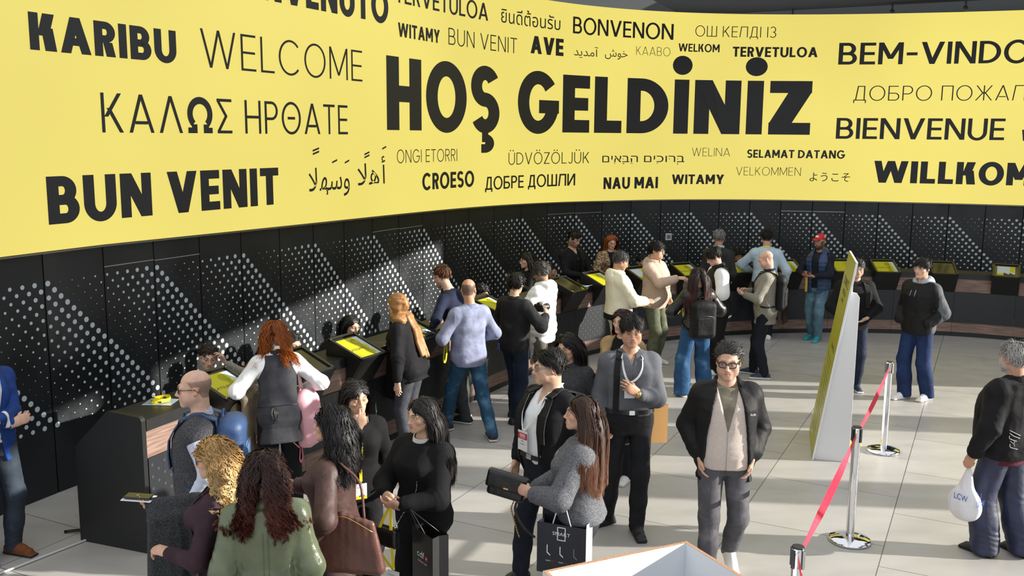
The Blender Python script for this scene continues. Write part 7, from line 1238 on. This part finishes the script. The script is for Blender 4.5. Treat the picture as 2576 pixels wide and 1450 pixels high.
oc = P.T.pt(1.75, -.035 * P.H, .11) + np.array((0, .06, -.02)); paper_bag(P, 'orange paper bag behind the hip of the man in the grey polo', oc, (1, 0, 0), .16, .34, .07, mat('orange_paper', lin(232, 178, 112), .6), mat('orange_paper', lin(232, 178, 112), .6), BUT, name='paper_bag', cord=oc + np.array((0, .04, .30)))
# ---- woman in the trench coat behind him
P = PEOPLE['trench'] = person('auburn haired woman in a beige trench coat, half hidden behind the grey polo man', (1.05, 8.87), -34, 1.68, near=1, fem=1, skin='fair', head=(-8, 4, 0), face=dict(lip=(.48, .04, .06), brow=(.02, .014, .012)), hair=LG(ln=.40, n=260, per=12, curl=.008, wave=.14, col=lin(44, 22, 22), tip=lin(82, 40, 36), vol=.007), pants=dict(m=JEAND), wear=[('top', dict(m=BLK2, ease=.010, hem=0)), ('coat', dict(m=TRENCH, ease=.036, se=.028, hem=-.28, flare=.03, open=[(-.3, .02), (.18, .03), (.30, .07)], wr=.007))], shoes=S_WW, L=dict(w=(.24, .08, .92)), R=dict(w=(.24, .06, .92), pose='fist')); collar(P, TRENCH, .08, .045, .05, .09, 36, spread=.03)
pc = P.palmR + np.array((.05, .0, -.36)); paper_bag(P, 'white carrier bag with a blue side between the polo man and the grey wool jacket', pc, (.2, -1, 0), .30, .42, .10, mat('paper_white', (.72, .73, .74), .7), mat('print_indigo', (.035, .03, .22), .5), BUT, cord=P.palmR)
# ---- man in suit and white shirt
P = PEOPLE['asuit'] = person('man in glasses, black suit jacket and open white shirt with a red badge, facing left', (.28, 6.71), -50, 1.77, near=1, skin='asian', hh=.0030, fat=.9, bw=1.05, head=(-32, 2, 0), hs=1.04, face=dict(lid=.003, fat=.5, mouth=.0022, nose=.98, scalp=(.05, .042, .036), scalpk=.55, hairline=.07, lip=(.46, .17, .15)), hair=dict(style='short', front=1.6, ln=.045, n=320, per=15, rad=.0009, clumpy=.05, col=BK, vol=.005, jit=.10, grav=.6), pants=dict(m=c_('navy_suit_trousers', 26, 30, 42), wr=.006, tuck=1), wear=[('shirt', dict(m=WHT, ease=.014, se=.014, hem=.02, vneck=(.255, .03), wr=.006)), ('suit_jacket', dict(m=BLK, ease=.032, se=.022, hem=-.085, flare=.012, wr=.006, open=[(-.2, .13), (.03, .12), (.15, .095), (.30, .07)], neck=.074))], shoes=S_DR,
    L=dict(w=(.24, .04, .88), pole=(1, -.8, 0)), R=dict(w=(.24, .10, .90), pole=(1, -.8, 0)), fL=(.10, -.06, 8, 0), fR=(.12, .16, 10, 0))
collar(P, WHT, .070, .042, .036, .075, 24); lapels(P, BLK, .03, .055, .105, .062); glasses(P, GMET, .024, .019, .0019, True, 2.6); belt(P, mat('belt_black', (.012, .012, .013), .3), .05, .034, CHR)
bc = gx(P.T, -.03, .115 * P.H, .055)[0]; lanp = []
for s in (-1, 1): lanp.append((smooth([P.NB - P.T.F * .055 + P.T.U * s * .05 + P.T.A * .04, P.NB + P.T.U * s * .084 + P.T.A * .032, gx(P.T, s * .075, .25 * P.H, .035)[0], gx(P.T, s * .035 - .02, .185 * P.H, .035)[0], bc + P.T.A * .07], 20), smooth([P.T.A, P.T.A + P.T.U * s, P.T.F, P.T.F, P.T.F], 20)))
badge(P, 'white lanyard and red badge on the man in the black suit jacket', bc, P.T.A, P.T.F, .10, .145, 'red', lanp, WLAN, .018); pts, ns = shoulder_path(P, 1, .13, .12, .08, .2, .008); t = Th(P, 'backpack', 'black backpack on the back of the man in the black suit jacket', 'backpack', P.T.pt(math.pi, .16 * P.H, .10)); F = Fld(t.c - .3, t.c + .3, .009); F.box(t.c, (.15, .07, .22), None, .06); t.sd(F, 'main_bag', BLKN)
for s in (-1, 1): pts, ns = shoulder_path(P, s, .13, .12, .08, .2, .010); g = G(); g.ribbon(pts, ns, .055, .010); t.b(g, 'shoulder_strap', BLKN)
# ---- woman with very long black hair behind him
P = PEOPLE['longh'] = person('woman with very long black hair in a grey coat, behind the suit jacket man', (.48, 7.89), -24, 1.65, near=1, fem=1, skin='asian', head=(-10, 14, 0), face=dict(lid=.003), hair=LG(ln=.58, n=280, per=15, vol=.004, tip=lin(40, 28, 26), part=-.01, stiff=.35), hair_e=.045, pants=dict(m=BLK), wear=[('coat', dict(m=GREYW, ease=.036, se=.030, hem=-.12))], shoes=S_BB, L=dict(w=(.24, .08, .92)), R=dict(w=(.24, .08, .92)))
# ---- woman in the grey wool jacket
P = PEOPLE['wool'] = person('woman with long brown hair in a cropped grey wool jacket, holding a black clutch', (.45, 5.81), -102, 1.68, near=1, fem=1, skin='light', hh=.0030, head=(6, -2, 0), hair_e=.035, face=dict(nose=1.0, brow=(.03, .02, .015), lip=(.46, .17, .16)), hair=LG(ln=.52, n=320, per=17, col=lin(50, 34, 28), tip=lin(112, 76, 58), vol=.005, stiff=.38, jit=.05), pants=dict(m=c_('charcoal_trousers', 42, 42, 46), wide=1.3, hemw=1.6), wear=[('jacket', dict(m=WOOLG, ease=.040, se=.036, hem=.012, wr=.007, cuff=.75))], shoes=S_BB,
    L=dict(w=(.12, .30, 1.06), pole=(1, -.6, -.5), hd=(-.45, .85, .12), pn=(-.8, -.1, -.3), pose='hold'), R=dict(w=(.14, .34, .98), pole=(1, -.6, -.5), hd=(-.3, .9, -.35), pn=(-.5, 0, .6), pose='grip'))
collar(P, WOOLG, .084, .05, .055, .075, 26); g = G(); F = Fld(P.T.pt(.75, .17 * P.H, .045) - .12, P.T.pt(.75, .17 * P.H, .045) + .12, .007); V = [gx(P.G, x, t * P.H, .012)[0] for x, t in ((.04, .14), (.13, .14), (.13, .165), (.085, .175), (.04, .165))]; g.add(V, [(0, 1, 2, 3, 4)]); o = g.build('pocket_flap', WOOLG, P.root); o.modifiers.new('thick', 'SOLIDIFY').thickness = .008
g = G(); g.tube([gx(P.G, .0, t * P.H, .008)[0] for t in np.linspace(.0, .26, 14)], .004, 5); g.box(gx(P.G, 0, .0, .012)[0] - (0, 0, .01), (.007, .003, .016)); g.build('zip', mat('zip_steel', (.4, .4, .4), .3, .8), P.root)
cc = (P.palmL + P.palmR) / 2 + np.array((.03, -.09, .055)); t = Th(P, 'clutch_bag', 'black leather clutch with a gold chain in the hands of the grey wool jacket woman', 'bag', cc); F = Fld(cc - .26, cc + .26, .006); Rc_ = rotz(.0) @ rotx(-.22); F.box(cc + Rc_ @ np.array((0, 0, -.03)), (.035, .125, .065), Rc_, .022); t.sd(F, 'bag_body', BLLEA)
F = Fld(cc - .26, cc + .26, .006); F.box(cc + Rc_ @ np.array((.016, -.004, .020)), (.030, .138, .060), Rc_, .016); t.sd(F, 'flap', BLLEA); g = G(); g.box(cc + Rc_ @ np.array((.048, .0, -.018)), (.0015, .016, .005), Rc_); t.b(g, 'metal_mark', GOLD)
ch = smooth([P.palmR + np.array((.02, -.02, 0)), P.palmR + np.array((.03, -.06, -.10)), P.palmR + np.array((.03, -.02, -.24)), P.palmR + np.array((.03, .0, -.30))], 34); g = G(); [g.tube([ch[i], ch[i + 1]], .006 if i % 2 else .0035, 5) for i in range(33)]; t.b(g, 'chain', GOLD); g = G(); pl = smooth([P.palmR, P.palmR + np.array((0, -.05, -.12)), P.palmR + np.array((.01, .03, -.25)), P.palmR + np.array((0, .10, -.30))], 14); g.ribbon(pl, np.tile((1, 0, .1), (14, 1)), .016, .004); t.b(g, 'wrist_strap', BLLEA)
def smart_extra(g, q):
    def fr(x0, x1, z0, z1, t_, mi): [g.add([q(a, c), q(b, c), q(b, d), q(a, d)], [(0, 1, 2, 3)], mi) for a, b, c, d in ((x0, x1, z0, z0 + t_), (x0, x1, z1 - t_, z1), (x0, x0 + t_, z0, z1), (x1 - t_, x1, z0, z1))]
    fr(-.028, .028, .062, .150, .006, 0)
    for x, mi in ((-.085, 0), (.0, 0), (.09, 3)): g.add([q(x - .010, .02), q(x - .004, .025), q(x - .004, -.030), q(x - .010, -.030)], [(3, 2, 1, 0)], mi); g.add([q(x - .010, -.030), q(x + .014, -.048), q(x + .014, -.040), q(x - .006, -.022)], [(0, 1, 2, 3)], mi)
paper_bag(P, 'dark blue carrier bag lettered SMART on the arm of the grey wool jacket woman', P.El['L'] * .45 + P.Wr['L'] * .55 + np.array((.075, .13, -.31)), (.18, 1, 0), .32, .33, .13, mat('ink_card', lin(26, 28, 38), .35), mat('silver_card', lin(160, 168, 190), .4), mat('rope_white', (.7, .7, .72), .6),
    [('SMART', .0, .094, .022, .115, 0), ('SMART', -.085, -.085, .008, .032, 0), ('PRO', -.055, -.085, .008, .018, 1), ('SMART', .0, -.085, .008, .032, 0), ('EDGE', .035, -.085, .008, .024, 2), ('SMART', .085, -.085, .008, .030, 0), ('SMARTPROFILE', .0, -.128, .008, .06, 3)], cord=P.El['L'] * .45 + P.Wr['L'] * .55 + np.array((.02, .12, -.0)), extra=smart_extra)
# ---------------------------------------------------------------- loose furniture of the hall
STEEL = mat('polished_steel', (.72, .73, .75), .06, 1.0)
def stanchion(loc, label):
    t = loose('stanchion', label, 'stanchion', loc, 0, 'belt posts of the queue barrier'); g = G(); g.lathe([(0, .0), (.165, .0), (.170, .006), (.170, .020), (.160, .030), (.10, .042), (.038, .050), (0, .050)], n=48); g.build('base_plate', STEEL, t)
    g = G(); g.lathe([(.034, .045), (.034, .975)], n=28); g.build('post', STEEL, t); g = G(); g.lathe([(.036, .86), (.037, .862), (.037, .972), (.034, .982), (.028, .985), (0, .983)], n=28); g.build('belt_head', STEEL, t)
    g = G(); g.lathe([(.0345, .9765), (.0375, .978), (.034, .986), (.027, .987), (0, .986)], n=28); g.build('cap', GBLK, t)
    for a in (0.6, 2.2, 3.75, 5.3): g = G(); g.box((.040 * math.cos(a), .040 * math.sin(a), .915), (.005, .011, .055), rotz(a)); g.build('belt_slot', GBLK, t)
    return np.array(loc)
s1 = stanchion((2.816, 7.483, 0), 'middle chrome belt post, nearest the sloping sign'); s2 = stanchion((3.98, 9.79, 0), 'farthest chrome belt post, beside the boy in the black windbreaker'); s3 = stanchion((1.655, 5.17, 0), 'nearest chrome belt post, cut off by the bottom of the frame')
M_belt = mat('belt_red', lin(214, 30, 62), .55, kind='cloth', amt=.08)
def belt_run(a, b, label, sag, twist):
    d = nrm(b - a); A = a + d * .045; B = b - d * .045; mid = (A + B) / 2; t = loose('barrier_belt', label, 'belt', (mid[0], mid[1], .9), 0, 'red belts between the posts'); g = G(); q = np.linspace(0, 1, 30); P_ = A + (B - A) * q[:, None]; P_[:, 2] = .915 - sag * 4 * q * (1 - q); side = nrm(np.cross(d, (0, 0, 1))); an = twist * np.sin(np.pi * q) ** 2; Nn = side * np.cos(an)[:, None] + np.array((0, 0, 1.0)) * np.sin(an)[:, None]; g.ribbon(P_ - (mid[0], mid[1], .9), Nn, .048, .0012); g.build('webbing', M_belt, t)
belt_run(s1, s2, 'red belt from the middle post to the farthest post', .03, .5); belt_run(s3, s1, 'red belt from the nearest post to the middle post', .03, 1.2); belt_run(np.array((1.35, 3.6, 0)), s3, 'red belt running from the nearest post towards the camera', .03, .2)
# leaning sign
A0 = np.array((3.124, 9.494, 0)); B0 = np.array((3.407, 10.503, 0)); n0 = nrm((B0 - A0)[[1, 0, 2]] * (1, -1, 1)); along = nrm(B0 - A0); Wd = np.linalg.norm(B0 - A0); up = nrm(n0 * .305 + np.array((0, 0, 2.08))); HL = math.hypot(.305, 2.08); fn = -np.cross(along, up) * -1
fn = np.cross(up, along); fn = fn if fn @ n0 < 0 else -fn
sg = loose('leaning_sign', 'tall sloping yellow information sign on a white support, near the belt posts', 'sign', tuple((A0 + B0) / 2)); o0 = (A0 + B0) / 2
M_sgn = mat('sign_yellow', lin(176, 172, 34), .35, spec=.5); M_wht = mat('white_laminate', (.74, .75, .76), .35)
g = G(); g.prism([A0, B0, B0 + up * HL, A0 + up * HL], -fn * .0 - o0, -fn * .022); g.build('board', M_wht, sg, .002)
g = G(); e = .004; P4 = [A0 + along * e + up * e, B0 - along * e + up * e, B0 - along * e + up * (HL - e), A0 + along * e + up * (HL - e)]; g.add([p + fn * .001 - o0 for p in P4], [(0, 1, 2, 3)]); g.build('yellow_face', M_sgn, sg)
g = G(); X = -along if np.cross(-along, up) @ fn > 0 else along; org = (A0 + B0) / 2
def stx(s, z, h, w, x=0.0): g = G(); text_geo(g, s, org + up * z + X * x + fn * .0022 - o0, X, up, h, w); g.build('lettering', M_let, sg)
stx('ZİYARETÇİ', 1.78, .085, .62); stx('VISITOR', 1.68, .06, .42); stx('KAYIT', 1.60, .05, .28)
for r in range(14): stx('Kayıt olmak için görevliye başvurunuz', .98 - r * .062, .022, .70 - .12 * (r % 3))
stx('ÜCRETSİZ', 1.10, .05, .4, .1)
g = G(); so = A0 + along * .03; D0 = so + n0 * .366; sp = [so + n0 * .01, D0, D0 + (0, 0, 1.72), D0 + (0, 0, 1.765) - n0 * .03, D0 + (0, 0, 1.774) - n0 * .075, so + up * 1.83 + n0 * .0]; g.prism(sp, -o0, along * .02); g.build('side_support', M_wht, sg, .002)
g = G(); so = B0 - along * .05; D0 = so + n0 * .366; sp = [so + n0 * .01, D0, D0 + (0, 0, 1.72), D0 + (0, 0, 1.774) - n0 * .075, so + up * 1.83]; g.prism(sp, -o0, along * .02); g.build('side_support', M_wht, sg, .002)
# open white box with raw chipboard edges
bx = loose('open_box', 'open white chipboard box with raw edges in the foreground at the bottom', 'box', (.80, 4.58, 0)); bo = np.array((.80, 4.58, 0)); K0 = np.array((1.018, 5.196, 0)); e1 = nrm((.241 - .018, -.438, 0)); e1 = nrm((.223, -.438, 0)); e2 = nrm((-.839, -.397, 0)); La, Lb = 1.0, .93; M_chip = mat('chipboard', lin(178, 136, 104), .8, kind='chip'); M_lam = mat('box_laminate', (.66, .69, .73), .45)
def wallp(a, d, L_, inn):
    g = G(); g.prism([a, a + d * L_, a + d * L_ + (0, 0, .998), a + (0, 0, .998)], -bo, inn * .020); o = g.build('side_board', M_lam, bx); g = G(); g.prism([a + (0, 0, .998), a + d * L_ + (0, 0, .998), a + d * L_ + (0, 0, 1.0), a + (0, 0, 1.0)], -bo, inn * .020); g.build('raw_edge', M_chip, o)
wallp(K0, e1, La, e2); wallp(K0 + e2 * .0205, e2, Lb - .0405, e1); wallp(K0 + e2 * Lb, e1, La, -e2); wallp(K0 + e1 * La + e2 * .0205, e2, Lb - .0405, -e1)
g = G(); g.prism([K0 + (0, 0, .02), K0 + e1 * La + (0, 0, .02), K0 + e1 * La + e2 * Lb + (0, 0, .02), K0 + e2 * Lb + (0, 0, .02)], -bo, (0, 0, .018)); g.build('base_board', M_lam, bx)
# floor bits
t = loose('floor_sticker', 'torn yellow and black arrow sticker on the floor behind the middle post', 'sticker', (3.63, 10.02, 0)); g = G()
for j in range(4): g.add([(-.14 + .08 * j, -.10 + .05 * (j % 2), .002), (-.05 + .08 * j, -.12 + .05 * (j % 2), .002), (-.03 + .08 * j, .10, .002), (-.12 + .08 * j, .08, .002)], [(0, 1, 2, 3)], 0)
g.add([(-.06, -.02, .003), (.06, -.03, .003), (.08, .03, .003), (-.04, .05, .003)], [(0, 1, 2, 3)], 1); g.build('sticker', [mat('sticker_yellow', (.72, .58, .06), .5), M_let], t)
g = G(); pc = [np.array(p) for p in ((-3.42, 7.40, .012), (-3.62, 7.08, .012), (-3.9, 6.62, .012), (-4.25, 6.05, .012))]; g.tube(smooth(pc, 20), .010, 6); o = g.build('cable_cover', mat('cable_white', (.55, .55, .54), .5)); tag(o, 'thin white cable running across the floor from the counter end panel', 'cable')
g = G(); g.tube(smooth([(-3.50, 7.50, .03), (-3.62, 7.52, .02), (-3.70, 7.50, .014)], 8), .012, 6); tag(g.build('black_plug', M_blackp), 'short black plug lying beside the counter end panel', 'plug')
# things lying on the counter
def on_counter(s, off, z=1.082): q, d = ctr_pt(s, -off); return np.array((q[0], q[1], z)), math.atan2(d[1], d[0])
def leaflet(s, off, w, h, rz, label, m, m2=None, z=1.082):
    c, a = on_counter(s, off, z); t = loose('leaflet', label, 'leaflet', tuple(c), a + rz); g = G(); g.box((0, 0, .001), (w / 2, h / 2, .001)); g.build('sheet', m, t)
    if m2: g = G(); g.box((w * .18, 0, .0024), (w * .28, h * .45, .0004)); g.build('print', m2, t)
PAPER = mat('paper_white', (.72, .73, .74), .7); CLEAR = mat('clear_sleeve', (.30, .38, .42), .15)
leaflet(.42, .26, .20, .24, .4, 'clear plastic sleeve under the yellow lanyards on the counter end', CLEAR); leaflet(.72, .18, .30, .21, .1, 'dark glossy brochure on the counter beside the balding man', M_off, mat('print_grey2', (.3, .3, .32), .5)); leaflet(2.18, .28, .30, .21, .5, 'pale blue and yellow leaflet lying right of the dark display', mat('paper_blue', (.42, .52, .58), .5), mat('leaflet_yellow', (.62, .56, .10), .5)); leaflet(7.92, .12, .14, .20, .2, 'small pale card on the counter beside the dark yellow cornered display', CLEAR)
leaflet(8.02, .02, .34, .03, .0, 'white plastic edging strip on the counter by the dark display', PAPER)
for s, off, label in ((.42, .26, 'coil of yellow lanyards on the counter end beside the balding man'), (5.10, .25, 'bundle of yellow lanyards on the counter behind the man in the blue grey shirt'), (12.45, .20, 'bundle of yellow lanyards on the counter left of the red cap man')):
    c, a = on_counter(s, off, 1.086); t = loose('lanyard_bundle', label, 'lanyard', tuple(c), a, 'yellow lanyard bundles on the counter')
    for j in range(3): g = G(); A = np.linspace(0, 2 * math.pi, 33); g.ribbon([((.085 - .012 * j) * math.cos(k) + .01 * j, (.055 + .006 * j) * math.sin(k), .012 + .008 * j + .004 * math.sin(2 * k + j)) for k in A], [(math.cos(k), math.sin(k), .2) for k in A], .018, .002); g.build('ribbon', YLAN, t)
    g = G(); [g.box((.086 * math.cos(k), .056 * math.sin(k), .014), (.016, .003, .006), rotz(k + math.pi / 2)) for k in (.6, 2.4, 4.0)]; g.build('print', M_let, t)
